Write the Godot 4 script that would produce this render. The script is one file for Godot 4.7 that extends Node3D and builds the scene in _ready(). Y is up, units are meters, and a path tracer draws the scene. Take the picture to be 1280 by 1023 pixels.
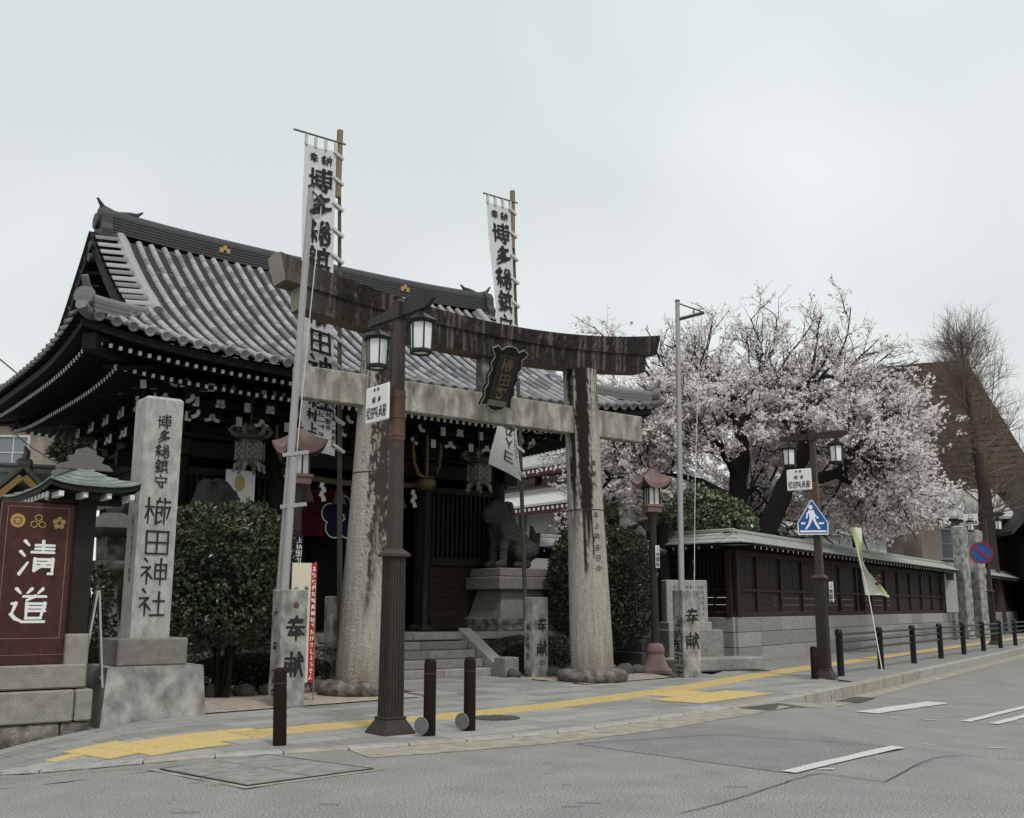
extends Node3D
# A stone torii and tiled shrine gate beside a quiet street under an overcast sky.
# World: x right, y up, z towards the viewer. The shrine keeps its own axes: t along the gate's front, d behind the torii.

const YAW := 0.6464
const SHRINE := Vector3(-0.4716, 0.0, -19.3553)

var rng := RandomNumberGenerator.new()
var taken := {}
var M := {}
var T := {}


class Mb:
	var v := PackedVector3Array()
	var n := PackedVector3Array()
	var c := PackedColorArray()

	func tri(a: Vector3, b: Vector3, d: Vector3, o: Vector3) -> void:
		var m: Vector3 = (d - a).cross(b - a)
		if m.length_squared() < 1e-16:
			return
		m = m.normalized()
		v.push_back(a)
		if m.dot(o) < 0.0:
			m = -m
			v.push_back(d)
			v.push_back(b)
		else:
			v.push_back(b)
			v.push_back(d)
		n.push_back(m)
		n.push_back(m)
		n.push_back(m)

	func tris(a: Vector3, b: Vector3, d: Vector3, na: Vector3, nb: Vector3, nd: Vector3) -> void:
		var m: Vector3 = (d - a).cross(b - a)
		if m.length_squared() < 1e-16:
			return
		v.push_back(a)
		n.push_back(na)
		if m.dot(na + nb + nd) < 0.0:
			v.push_back(d)
			v.push_back(b)
			n.push_back(nd)
			n.push_back(nb)
		else:
			v.push_back(b)
			v.push_back(d)
			n.push_back(nb)
			n.push_back(nd)

	func quad(a: Vector3, b: Vector3, d: Vector3, e: Vector3, o: Vector3) -> void:
		tri(a, b, d, o)
		tri(a, d, e, o)

	func box(at: Vector3, s: Vector3, b := Basis(), bev := 0.0) -> void:
		var h := s * 0.5
		var k: float = minf(bev, minf(h.x, minf(h.y, h.z)) * 0.9)
		for ax in 3:
			var u := (ax + 1) % 3
			var w := (ax + 2) % 3
			for sg in [-1.0, 1.0]:
				var p := []
				for q in [[-1.0, -1.0], [1.0, -1.0], [1.0, 1.0], [-1.0, 1.0]]:
					var r := Vector3()
					r[ax] = sg * h[ax]
					r[u] = q[0] * (h[u] - k)
					r[w] = q[1] * (h[w] - k)
					p.append(at + b * r)
				var o := Vector3()
				o[ax] = sg
				quad(p[0], p[1], p[2], p[3], b * o)
		if k <= 0.0:
			return
		for ax in 3:
			var u := (ax + 1) % 3
			var w := (ax + 2) % 3
			for su in [-1.0, 1.0]:
				for sw in [-1.0, 1.0]:
					var a1 := Vector3()
					a1[u] = su * h[u]
					a1[w] = sw * (h[w] - k)
					var a2 := Vector3()
					a2[u] = su * (h[u] - k)
					a2[w] = sw * h[w]
					var e := Vector3()
					e[ax] = h[ax] - k
					var o := Vector3()
					o[u] = su
					o[w] = sw
					quad(at + b * (a1 - e), at + b * (a1 + e), at + b * (a2 + e), at + b * (a2 - e), b * o)
		for sx in [-1.0, 1.0]:
			for sy in [-1.0, 1.0]:
				for sz in [-1.0, 1.0]:
					var g := Vector3(sx, sy, sz)
					tri(at + b * (g * Vector3(h.x, h.y - k, h.z - k)), at + b * (g * Vector3(h.x - k, h.y, h.z - k)), at + b * (g * Vector3(h.x - k, h.y - k, h.z)), b * g)

	# eight corners: 0-3 round the bottom, 4-7 above them
	func hexa(p: Array) -> void:
		var m := Vector3()
		for q in p:
			m += q / 8.0
		for f in [[0, 1, 2, 3], [4, 5, 6, 7], [0, 1, 5, 4], [1, 2, 6, 5], [2, 3, 7, 6], [3, 0, 4, 7]]:
			var w: Vector3 = (p[f[0]] + p[f[1]] + p[f[2]] + p[f[3]]) / 4.0
			quad(p[f[0]], p[f[1]], p[f[2]], p[f[3]], w - m)

	func frustum(at: Vector3, lo: Vector2, hi: Vector2, h: float, b := Basis()) -> void:
		var p := []
		for s in [[lo, 0.0], [hi, h]]:
			for q in [[-1.0, -1.0], [1.0, -1.0], [1.0, 1.0], [-1.0, 1.0]]:
				p.append(at + b * Vector3(q[0] * s[0].x * 0.5, s[1], q[1] * s[0].y * 0.5))
		hexa(p)

	# a polygon in x, y drawn out from z0 to z1
	func prism(poly: PackedVector2Array, z0: float, z1: float, t := Transform3D()) -> void:
		var ids := Geometry2D.triangulate_polygon(poly)
		for i in range(0, ids.size(), 3):
			var a := poly[ids[i]]
			var b := poly[ids[i + 1]]
			var d := poly[ids[i + 2]]
			tri(t * Vector3(a.x, a.y, z0), t * Vector3(b.x, b.y, z0), t * Vector3(d.x, d.y, z0), t.basis * Vector3(0, 0, signf(z0 - z1)))
			tri(t * Vector3(a.x, a.y, z1), t * Vector3(b.x, b.y, z1), t * Vector3(d.x, d.y, z1), t.basis * Vector3(0, 0, signf(z1 - z0)))
		var cw := -1.0 if Geometry2D.is_polygon_clockwise(poly) else 1.0
		for i in poly.size():
			var a := poly[i]
			var b := poly[(i + 1) % poly.size()]
			var o := Vector3(b.y - a.y, a.x - b.x, 0.0) * cw
			quad(t * Vector3(a.x, a.y, z0), t * Vector3(b.x, b.y, z0), t * Vector3(b.x, b.y, z1), t * Vector3(a.x, a.y, z1), t.basis * o)

	# profile points are (radius, height)
	func lathe(p: Array, seg := 16, t := Transform3D(), turn := 0.0, smooth := true) -> void:
		var sn := []
		for i in p.size() - 1:
			var e: Vector2 = p[i + 1] - p[i]
			sn.append(Vector2(e.y, -e.x).normalized() if e.length() > 1e-6 else Vector2(1, 0))
		for i in p.size() - 1:
			var n0: Vector2 = sn[i]
			var n1: Vector2 = sn[i]
			if i > 0 and sn[i - 1].dot(sn[i]) > 0.6:
				n0 = (sn[i - 1] + sn[i]).normalized()
			if i < p.size() - 2 and sn[i + 1].dot(sn[i]) > 0.6:
				n1 = (sn[i + 1] + sn[i]).normalized()
			for k in seg:
				var a := turn + TAU * k / seg
				var b := turn + TAU * (k + 1) / seg
				var ca := Vector3(cos(a), 0, sin(a))
				var cb := Vector3(cos(b), 0, sin(b))
				var am := ca
				var bm := cb
				if not smooth:
					am = (ca + cb).normalized()
					bm = am
				var p0: Vector3 = t * (ca * p[i].x + Vector3(0, p[i].y, 0))
				var p1: Vector3 = t * (cb * p[i].x + Vector3(0, p[i].y, 0))
				var p2: Vector3 = t * (cb * p[i + 1].x + Vector3(0, p[i + 1].y, 0))
				var p3: Vector3 = t * (ca * p[i + 1].x + Vector3(0, p[i + 1].y, 0))
				var q0: Vector3 = (t.basis * (am * n0.x + Vector3(0, n0.y, 0))).normalized()
				var q1: Vector3 = (t.basis * (bm * n0.x + Vector3(0, n0.y, 0))).normalized()
				var q2: Vector3 = (t.basis * (bm * n1.x + Vector3(0, n1.y, 0))).normalized()
				var q3: Vector3 = (t.basis * (am * n1.x + Vector3(0, n1.y, 0))).normalized()
				tris(p0, p1, p2, q0, q1, q2)
				tris(p0, p2, p3, q0, q2, q3)

	func tube(p: Array, r: Array, seg := 6, caps := true) -> void:
		var side := Vector3()
		var rings := []
		for i in p.size():
			var e: Vector3 = (p[mini(i + 1, p.size() - 1)] - p[maxi(i - 1, 0)]).normalized()
			if i == 0:
				side = e.cross(Vector3(0.31, 0.17, 0.93) if absf(e.z) < 0.9 else Vector3.RIGHT).normalized()
			side = (side - e * side.dot(e)).normalized()
			var up := e.cross(side)
			var ring := []
			for k in seg:
				var a := TAU * k / seg
				ring.append(side * cos(a) + up * sin(a))
			rings.append(ring)
		for i in p.size() - 1:
			var ra: float = r[mini(i, r.size() - 1)]
			var rb: float = r[mini(i + 1, r.size() - 1)]
			for k in seg:
				var l := (k + 1) % seg
				var a: Vector3 = rings[i][k]
				var b: Vector3 = rings[i][l]
				var d: Vector3 = rings[i + 1][l]
				var e: Vector3 = rings[i + 1][k]
				tris(p[i] + a * ra, p[i] + b * ra, p[i + 1] + d * rb, a, b, d)
				tris(p[i] + a * ra, p[i + 1] + d * rb, p[i + 1] + e * rb, a, d, e)
		if caps:
			for s in [0, p.size() - 1]:
				var rr: float = r[mini(s, r.size() - 1)]
				var o: Vector3 = p[s] - p[1 if s == 0 else s - 1]
				for k in range(1, seg - 1):
					tri(p[s] + rings[s][0] * rr, p[s] + rings[s][k] * rr, p[s] + rings[s][k + 1] * rr, o)

	# rows of points; smooth shading; o says which side is out
	func grid(rows: Array, o: Vector3) -> void:
		var nn := []
		for i in rows.size():
			var line := []
			for j in rows[i].size():
				var du: Vector3 = rows[i][mini(j + 1, rows[i].size() - 1)] - rows[i][maxi(j - 1, 0)]
				var dv: Vector3 = rows[mini(i + 1, rows.size() - 1)][j] - rows[maxi(i - 1, 0)][j]
				var m := du.cross(dv).normalized()
				line.append(m if m.dot(o) >= 0.0 else -m)
			nn.append(line)
		for i in rows.size() - 1:
			for j in rows[i].size() - 1:
				tris(rows[i][j], rows[i][j + 1], rows[i + 1][j + 1], nn[i][j], nn[i][j + 1], nn[i + 1][j + 1])
				tris(rows[i][j], rows[i + 1][j + 1], rows[i + 1][j], nn[i][j], nn[i + 1][j + 1], nn[i + 1][j])

	func ball(at: Vector3, r: Vector3, seg := 10, rings := 6, b := Basis()) -> void:
		for i in rings:
			for k in seg:
				var q := []
				for w in [[i, k], [i, k + 1], [i + 1, k + 1], [i + 1, k]]:
					var la: float = PI * w[0] / rings
					var lo: float = TAU * w[1] / seg
					q.append(Vector3(sin(la) * cos(lo), cos(la), sin(la) * sin(lo)))
				var m := []
				for x in q:
					m.append((b * (x / r)).normalized())
				tris(at + b * (q[0] * r), at + b * (q[1] * r), at + b * (q[2] * r), m[0], m[1], m[2])
				tris(at + b * (q[0] * r), at + b * (q[2] * r), at + b * (q[3] * r), m[0], m[2], m[3])

	func paint(how: Callable) -> void:
		c.resize(v.size())
		for i in v.size():
			c[i] = how.call(v[i], n[i])

	func mesh() -> ArrayMesh:
		var a := []
		a.resize(Mesh.ARRAY_MAX)
		a[Mesh.ARRAY_VERTEX] = v
		a[Mesh.ARRAY_NORMAL] = n
		if c.size() == v.size():
			a[Mesh.ARRAY_COLOR] = c
		var m := ArrayMesh.new()
		m.add_surface_from_arrays(Mesh.PRIMITIVE_TRIANGLES, a)
		return m


func numbered(called: String) -> String:
	var k: int = taken.get(called, 0)
	taken[called] = k + 1
	return called if k == 0 else "%s_%03d" % [called, k]


func tag(o: Node, label: String, category := "", group := "", kind := "") -> void:
	if label:
		o.set_meta("label", label)
	if category:
		o.set_meta("category", category)
	if group:
		o.set_meta("group", group)
	if kind:
		o.set_meta("kind", kind)


func thing(called: String, label: String, category: String, at := Vector3.ZERO, turn := 0.0, group := "") -> Node3D:
	var o := Node3D.new()
	o.name = numbered(called)
	add_child(o)
	o.position = at
	o.rotation.y = turn
	tag(o, label, category, group)
	return o


func setting(called: String, label: String) -> Node3D:
	var o := Node3D.new()
	o.name = numbered(called)
	add_child(o)
	tag(o, label, "", "", "structure")
	return o


func part(parent: Node, called: String, m, material: Material, at := Vector3.ZERO, turn := 0.0) -> MeshInstance3D:
	var o := MeshInstance3D.new()
	o.name = called
	o.mesh = m.mesh() if m is Mb else m
	o.material_override = material
	parent.add_child(o, true)
	o.position = at
	o.rotation.y = turn
	return o


func stuff(parent: Node, called: String, m, material: Material) -> MeshInstance3D:
	var o := part(parent, called, m, material)
	o.set_meta("kind", "stuff")
	return o


func many(parent: Node, called: String, m, material: Material, places: Array, colors := []) -> MultiMeshInstance3D:
	var mm := MultiMesh.new()
	mm.transform_format = MultiMesh.TRANSFORM_3D
	mm.use_colors = colors.size() > 0
	mm.mesh = m.mesh() if m is Mb else m
	mm.instance_count = places.size()
	for i in places.size():
		mm.set_instance_transform(i, places[i])
		if colors.size():
			mm.set_instance_color(i, colors[i % colors.size()] if colors.size() != places.size() else colors[i])
	var o := MultiMeshInstance3D.new()
	o.name = called
	o.multimesh = mm
	o.material_override = material
	parent.add_child(o, true)
	o.set_meta("kind", "stuff")
	return o


func dup(root: Node3D, label: String, at: Vector3, turn: float) -> Node3D:
	var called: String = root.name
	if called.length() > 4 and called[called.length() - 4] == "_" and called.right(3).is_valid_int():
		called = called.left(called.length() - 4)
	var r: Node3D = root.duplicate()
	r.name = numbered(called)
	add_child(r)
	r.position = at
	r.rotation.y = turn
	if label:
		r.set_meta("label", label)
	return r


# a point of the shrine's own axes in the world
func at(t: float, y: float, d: float) -> Vector3:
	return SHRINE + Vector3(cos(YAW) * t - sin(YAW) * d, y, -sin(YAW) * t - cos(YAW) * d)


func lin(r: float, g: float, b: float) -> Color:
	return Color(r, g, b).linear_to_srgb()


func noise_tex(freq: float, lo: float, hi: float, sd: int, oct := 4, kind := FastNoiseLite.TYPE_SIMPLEX_SMOOTH, side := 512, sharp := 0.0) -> NoiseTexture2D:
	var f := FastNoiseLite.new()
	f.noise_type = kind
	f.frequency = freq
	f.seed = sd
	f.fractal_octaves = oct
	f.fractal_gain = 0.55
	var t := NoiseTexture2D.new()
	t.width = side
	t.height = side
	t.seamless = true
	t.noise = f
	var g := Gradient.new()
	g.set_color(0, lin(lo, lo, lo))
	g.set_color(1, lin(hi, hi, hi))
	g.set_offset(0, sharp * 0.5)
	g.set_offset(1, 1.0 - sharp * 0.5)
	t.color_ramp = g
	return t


func normal_tex(freq: float, sd: int, strength: float, oct := 4) -> NoiseTexture2D:
	var t := noise_tex(freq, 0, 1, sd, oct)
	t.color_ramp = null
	t.as_normal_map = true
	t.bump_strength = strength
	return t


# base colour in linear light; over: name of a grain texture and its repeats per metre; also: a second, coarser one
func mat(r: float, g: float, b: float, rough := 0.85, over := "", sc := Vector3.ONE, also := "", sc2 := Vector3.ONE, bump := "", depth := 1.0, metal := 0.0) -> StandardMaterial3D:
	var m := StandardMaterial3D.new()
	m.albedo_color = lin(r, g, b)
	m.roughness = rough
	m.metallic = metal
	m.metallic_specular = 0.4
	if over:
		m.albedo_texture = T[over]
		m.uv1_triplanar = true
		m.uv1_world_triplanar = true
		m.uv1_scale = sc
	if bump:
		m.normal_enabled = true
		m.normal_texture = T[bump]
		m.normal_scale = depth
		m.uv1_triplanar = true
		m.uv1_world_triplanar = true
		m.uv1_scale = sc
	if also:
		m.detail_enabled = true
		m.detail_blend_mode = BaseMaterial3D.BLEND_MODE_MUL
		m.detail_uv_layer = BaseMaterial3D.DETAIL_UV_2
		m.detail_albedo = T[also]
		m.uv2_triplanar = true
		m.uv2_world_triplanar = true
		m.uv2_scale = sc2
	return m


func local_grain(m: StandardMaterial3D) -> StandardMaterial3D:
	m.uv1_world_triplanar = false
	m.uv2_world_triplanar = false
	return m


func make_materials() -> void:
	T.speck = noise_tex(0.18, 0.45, 1.0, 3, 3)
	T.grit = noise_tex(0.28, 0.25, 1.0, 31, 2, FastNoiseLite.TYPE_SIMPLEX_SMOOTH, 512, 0.3)
	T.mottle = noise_tex(0.018, 0.55, 1.0, 5, 5)
	T.blotch = noise_tex(0.012, 0.2, 1.0, 8, 5, FastNoiseLite.TYPE_SIMPLEX_SMOOTH, 512, 0.5)
	T.streak = noise_tex(0.025, 0.55, 1.0, 11, 5, FastNoiseLite.TYPE_SIMPLEX_SMOOTH, 512, 0.3)
	T.aggregate = noise_tex(0.13, 0.4, 1.0, 33, 2, FastNoiseLite.TYPE_SIMPLEX_SMOOTH, 512, 0.45)
	T.flecks = noise_tex(0.2, 0.4, 1.0, 35, 2, FastNoiseLite.TYPE_SIMPLEX_SMOOTH, 512, 0.55)
	T.chips = noise_tex(0.24, 0.32, 1.0, 37, 2, FastNoiseLite.TYPE_SIMPLEX_SMOOTH, 1024, 0.5)
	T.wear = noise_tex(0.012, 0.84, 1.0, 41, 6, FastNoiseLite.TYPE_SIMPLEX_SMOOTH, 512, 0.4)
	T.stain = noise_tex(0.014, 0.3, 1.0, 39, 6, FastNoiseLite.TYPE_SIMPLEX_SMOOTH, 512, 0.45)
	T.soft = noise_tex(0.03, 0.75, 1.0, 14, 4)
	T.grain = noise_tex(0.06, 0.5, 1.0, 17, 4)
	T.bump = normal_tex(0.14, 21, 5.0, 3)
	T.rough = normal_tex(0.05, 22, 8.0, 5)
	var V := Vector3.ONE
	M.asphalt = mat(0.42, 0.413, 0.395, 0.9, "chips", V * 0.19, "wear", Vector3(0.16, 0.16, 0.16))
	M.asphalt_dark = mat(0.36, 0.355, 0.343, 0.9, "chips", V * 0.18, "wear", Vector3(0.2, 0.2, 0.2))
	M.seam = mat(0.06, 0.06, 0.058, 0.9)
	M.paint = mat(0.95, 0.95, 0.92, 0.7, "soft", V * 1.5, "flecks", V * 0.9)
	M.earth = mat(0.2, 0.175, 0.14, 0.95, "aggregate", V * 1.0, "mottle", V * 0.4)
	M.gravel = mat(0.8, 0.7, 0.58, 0.95, "aggregate", V * 0.9, "mottle", V * 0.5, "bump", 1.0)
	M.mortar = mat(0.05, 0.05, 0.048, 0.95)
	for i in 4:
		var k: float = [0.45, 0.36, 0.5, 0.41][i]
		M["slab%d" % i] = mat(k * 1.13, k * 1.11, k * 1.05, 0.85, "flecks", V * 0.7, "soft", V * (0.8 + 0.1 * i))
		k = [0.58, 0.49, 0.64, 0.54][i]
		M["granite%d" % i] = mat(k, k * 0.975, k * 0.91, 0.85, "flecks", V * 0.8, "mottle", V * (0.6 + 0.13 * i), "bump", 0.4)
	M.kerb = mat(0.66, 0.65, 0.59, 0.85, "flecks", V * 1.1, "mottle", V * 0.6)
	M.concrete = mat(0.62, 0.57, 0.47, 0.88, "flecks", V * 1.1, "mottle", V * 0.4)
	M.course = mat(0.53, 0.51, 0.45, 0.88, "flecks", V * 0.8, "mottle", V * 0.5, "bump", 0.4)
	M.plate = mat(0.48, 0.47, 0.45, 0.85, "flecks", V * 1.2, "mottle", V * 0.5)
	M.yellow = mat(0.92, 0.7, 0.3, 0.8, "flecks", V * 1.3, "soft", V * 0.7)
	M.old_stone = mat(0.42, 0.395, 0.34, 0.9, "aggregate", V * 1.3, "blotch", V * 0.7, "rough", 0.6)
	M.dark_stone = mat(0.17, 0.17, 0.155, 0.9, "aggregate", V * 1.3, "mottle", V * 0.7, "rough", 0.6)
	M.pillar = mat(0.76, 0.745, 0.695, 0.85, "flecks", V * 0.75, "streak", Vector3(0.8, 0.25, 0.8), "bump", 0.4)
	M.weathered = mat(0.68, 0.66, 0.61, 0.88, "flecks", V * 0.8, "stain", Vector3(0.55, 0.3, 0.55), "bump", 0.5)
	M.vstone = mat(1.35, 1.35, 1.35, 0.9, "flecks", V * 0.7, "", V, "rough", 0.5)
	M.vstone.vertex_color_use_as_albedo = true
	M.ink = mat(0.02, 0.02, 0.021, 0.8)
	M.carved = mat(0.045, 0.043, 0.04, 0.9)
	M.wood_black = mat(0.013, 0.0115, 0.0105, 0.75, "grain", Vector3(6, 0.7, 6))
	M.wood_dark = mat(0.028, 0.021, 0.017, 0.75, "grain", Vector3(9, 0.8, 9), "mottle", V * 0.5)
	M.wood_brown = mat(0.04, 0.024, 0.018, 0.75, "grain", Vector3(0.8, 9, 0.8), "mottle", V * 0.6)
	M.white_end = mat(0.72, 0.71, 0.68, 0.8)
	M.plaster = mat(0.62, 0.61, 0.58, 0.9, "soft", V * 0.4)
	for i in 4:
		var k: float = [0.54, 0.68, 0.34, 0.6][i]
		M["tile%d" % i] = mat(k, k * 0.995, k * 1.0, 0.6, "mottle", V * (1.7 + 0.4 * i), "speck", V * 1.2)
	M.tile_flat = mat(0.035, 0.035, 0.038, 0.8, "mottle", V * 1.6)
	M.tile_rim = mat(0.095, 0.095, 0.1, 0.75, "mottle", V * 1.6)
	M.disc_grey = mat(0.2, 0.2, 0.2, 0.7, "mottle", V * 3.0)
	M.tile_dark = mat(0.1, 0.1, 0.106, 0.6, "mottle", V * 1.3, "speck", V)
	M.copper = mat(0.33, 0.4, 0.355, 0.7, "mottle", V * 1.1, "streak", Vector3(0.4, 0.4, 0.4))
	M.roof_pale = mat(0.5, 0.53, 0.49, 0.75, "soft", V * 0.8, "mottle", V * 0.3)
	M.gold = mat(0.5, 0.33, 0.12, 0.5, "soft", V * 3.0, "", V, "", 1.0, 0.45)
	M.gold_dull = mat(0.2, 0.15, 0.065, 0.5, "mottle", V * 3.0, "", V, "", 1.0, 0.4)
	M.bronze = mat(0.2, 0.19, 0.17, 0.6, "mottle", V * 3.0, "", V, "", 1.0, 0.3)
	M.bronze_pale = mat(0.45, 0.42, 0.36, 0.6, "grit", V * 3.0)
	M.lamp_brown = mat(0.047, 0.039, 0.036, 0.62, "mottle", Vector3(1.6, 0.7, 1.6))
	M.pole_brown = mat(0.072, 0.053, 0.048, 0.6, "mottle", Vector3(3, 0.8, 3))
	M.rust = mat(0.15, 0.08, 0.055, 0.65, "mottle", V * 2.0)
	M.copper_pink = mat(0.3, 0.2, 0.18, 0.6, "mottle", V * 2.2)
	M.bollard = mat(0.017, 0.0105, 0.01, 0.6)
	M.bollard.metallic_specular = 0.2
	M.fence = mat(0.012, 0.014, 0.018, 0.4)
	M.steel = mat(0.42, 0.42, 0.42, 0.5, "soft", Vector3(2, 0.4, 2), "", V, "", 1.0, 0.3)
	M.iron = mat(0.1, 0.1, 0.098, 0.6, "speck", V * 2.0)
	M.milk = mat(0.78, 0.79, 0.78, 0.25)
	M.sign_white = mat(0.8, 0.8, 0.79, 0.45)
	M.sign_blue = mat(0.012, 0.09, 0.3, 0.4)
	M.sign_red = mat(0.32, 0.012, 0.03, 0.4)
	M.red = mat(0.5, 0.02, 0.03, 0.7)
	M.maroon = mat(0.07, 0.006, 0.009, 0.9)
	M.navy = mat(0.01, 0.013, 0.035, 0.9)
	M.cream = mat(0.68, 0.62, 0.5, 0.8)
	M.rope = mat(0.22, 0.175, 0.11, 0.9, "grit", V * 4.0)
	M.cloth = mat(0.78, 0.785, 0.78, 0.9, "soft", V * 0.7)
	M.cloth.backlight_enabled = true
	M.cloth.backlight = lin(0.3, 0.3, 0.3)
	M.bamboo = mat(0.105, 0.1, 0.075, 0.6, "mottle", V * 2.0)
	M.pale_wood = mat(0.33, 0.25, 0.15, 0.8, "grain", Vector3(6, 0.7, 6))
	M.lacquer = mat(0.1, 0.03, 0.022, 0.5, "streak", Vector3(0.7, 0.3, 0.7), "mottle", V * 0.9)
	M.vermilion = mat(0.1, 0.034, 0.026, 0.8)
	M.brown_roof = mat(0.17, 0.128, 0.088, 0.9, "stain", V * 0.25, "grit", V * 0.8)
	M.beige = mat(0.36, 0.3, 0.24, 0.9, "soft", V * 0.3)
	M.glass_dark = mat(0.2, 0.23, 0.25, 0.2)
	M.bark = mat(0.03, 0.024, 0.022, 0.95, "grit", V * 1.5, "mottle", V * 1.5, "rough", 1.0)
	M.twig = mat(0.045, 0.035, 0.03, 0.95)
	M.bare = mat(0.2, 0.16, 0.12, 0.95)
	M.leaf = mat(1, 1, 1, 0.32)
	M.leaf.vertex_color_use_as_albedo = true
	M.leaf.backlight_enabled = true
	M.leaf.backlight = lin(0.1, 0.13, 0.05)
	M.petal = mat(1, 1, 1, 0.8)
	M.petal.vertex_color_use_as_albedo = true
	M.petal.backlight_enabled = true
	M.petal.backlight = lin(0.6, 0.58, 0.58)
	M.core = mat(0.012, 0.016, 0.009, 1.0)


# ---- lettering: every character is a handful of brush strokes on a ten by ten grid, two digits to a point ----
var GLYPH := {
	"博": "0424 1119 3191 6066 3336 339396 3595 2797 777969 4758 8090", "多": "5023 418125 4263 6417 559519 4667",
	"総": "200223 310544 2529 1608 3648 6052 8092 725494 8395 5648 66698998 7587 9698", "鎮": "2003 2042 1333 0545 2329 0948 1617 3637 4191 7072 528286 5256 5484 4797 6749 8799",
	"守": "4051 1214 129284 1595 656948 3647", "奉": "2181 1282 0494 504217 5497 3666 2777 5559", "納": "200223 310544 2529 1608 3648 5259 529289 707357 7386",
	"献": "0252 3033 0409 045459 2535 1646 1747 3639 5393 707459 7499 8192", "櫛": "0333 1019 1407 2436 5042 4161 7072 7191 436366 434968 4565 739387 7379",
	"田": "1119 119199 1595 5159 1999", "神": "1021 033306 2529 2547 5257 529297 5494 5797 7079", "社": "1021 033306 2529 2547 5494 7179 4999", "宮": "4051 1113 119183 335553 3353 226252 2826 286866 2969",
	"清": "1021 0314 0926 4191 4292 3393 6063 4548 454895 459599 4696 4797 8999", "道": "1021 041407 071839 3999 5041 8071 3292 6243 4448 449488 4595 4696 4888",
	"大": "0494 504318 5499", "村": "0343 2029 2406 2436 4393 808979 5567", "上": "5058 5494 1898", "祇": "1021 033306 2529 2547 8152 5259 5594 729699", "園": "0009 009099 0999 4143 2262 1373 3535 3545 355575 357555 5558 4628 5678",
	"町": "0109 015159 0555 3139 0959 6292 828978", "中": "1216 129296 1696 5059", "写": "0113 018172 2263 2466 647467 0696 679989", "真": "2181 5052 2327 232787 237377 2474 2575 0797 3719 6799",
	"館": "2003 2042 1434 1419 143436 1939 4647 6061 4143 419183 545956 548486 5686 5989 5778", "松": "0343 2029 2406 2436 6053 8092 735989 7898", "福": "1021 033306 2529 2547 4191 535585 5383 4649 469699 6669 4797 4999",
	"株": "0343 2029 2406 2436 5194 5193 4494 7079 7348 7498", "七": "0594 303949 4999", "月": "2127 212719 218189 2484 2686", "吉": "1292 5055 2585 2629 267679 2979", "日": "2129 218189 2585 2989", "年": "3012 2181 2484 2446 0696 5059",
	"一": "0595", "令": "504004 5094 3363 266674 5759", "和": "4021 0343 2028 2406 2436 5358 539398 5898", "う": "3171 247486 8659", "け": "1019 3393 707658", "さ": "1282 506677 2748", "あ": "1171 4048 354618 6438 467698", "な": "0242 2004 6263 5568 9695 2838",
	"た": "0242 2107 5383 5899", "の": "505319 501416 8086", "お": "0272 3038 083838 357589", "ま": "1181 1484 5058 583879", "し": "303859 5998", "ょ": "5058 5484 583878", "ん": "5009 095688", "で": "1181 715387",
	"D": "1019 106080 80946799 1969", "Y": "105590 5559", "E": "1019 1090 1585 1999", "V": "105990", "R": "1019 108084 1585 5599", "口": "2228 228288 2888", "ラ": "2181 148467", "プ": "117186 8091", "ビ": "1018 1474 1898 8091", "ー": "0595", "ハ": "4019 5099",
}


# vertical or horizontal lettering; o is the first character's top left corner
func write(m: Mb, text: String, o: Vector3, right: Vector3, down: Vector3, size: Vector2, w: float, step: float, along := true, rise := 0.002) -> void:
	var out := down.cross(right).normalized()
	var lift := rise
	for ch in text:
		if GLYPH.has(ch):
			for s in GLYPH[ch].split(" "):
				var p: Array[Vector3] = []
				var q := 0
				while q + 1 < s.length():
					p.append(o + right * ((s[q].to_int() + 0.5) / 10.0 * size.x) + down * ((s[q + 1].to_int() + 0.5) / 10.0 * size.y))
					q += 2
				lift += 0.00025
				for i in p.size() - 1:
					var e := (p[i + 1] - p[i]).normalized()
					var side := e.cross(out)
					var flat := absf(e.dot(right))
					var w0 := w * (0.78 if flat > 0.9 else 1.05)
					var w1 := w0 * (0.62 if i == p.size() - 2 and flat < 0.9 else 1.0)
					var a := p[i] - e * w0 * 0.42 + out * lift
					var b := p[i + 1] + e * w1 * 0.42 + out * lift
					lift += 0.0001
					var h0 := side * w0 * 0.5
					var h1 := side * w1 * 0.5
					var tip0 := e * w0 * 0.2
					var tip1 := e * w1 * 0.24
					m.quad(a - h0 * 0.55 - tip0 * 0.6, a - h0 + tip0, a + h0 + tip0 * 0.4, a + h0 * 0.6 - tip0, out)
					m.quad(a - h0 + tip0, a + h0 + tip0 * 0.4, b + h1 - tip1 * 0.4, b - h1 - tip1, out)
					m.quad(b - h1 - tip1, b + h1 - tip1 * 0.4, b + h1 * 0.6 + tip1 * 0.8, b - h1 * 0.35 + tip1, out)
		o += (down if along else right) * step
		if lift > rise + 0.006:
			lift = rise


func crack(m: Mb, p: Array, w: float) -> void:
	for i in p.size() - 1:
		var a: Vector3 = p[i]
		var b: Vector3 = p[i + 1]
		var s := (b - a).cross(Vector3.UP).normalized() * w * 0.5
		m.quad(a - s, a + s, b + s, b - s, Vector3.UP)


func gy(x: float, z: float) -> float:
	var a := clampf((-3.9 - x) * 0.8 + (z + 13.3) * 0.35, 0.0, 3.0) if z > -18.0 else 0.0
	return -0.06 * a * a


func road_y(x: float, z: float) -> float:
	return gy(x, z) - lerpf(0.028, 0.21, smoothstep(4.0, 5.6, x))


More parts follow.
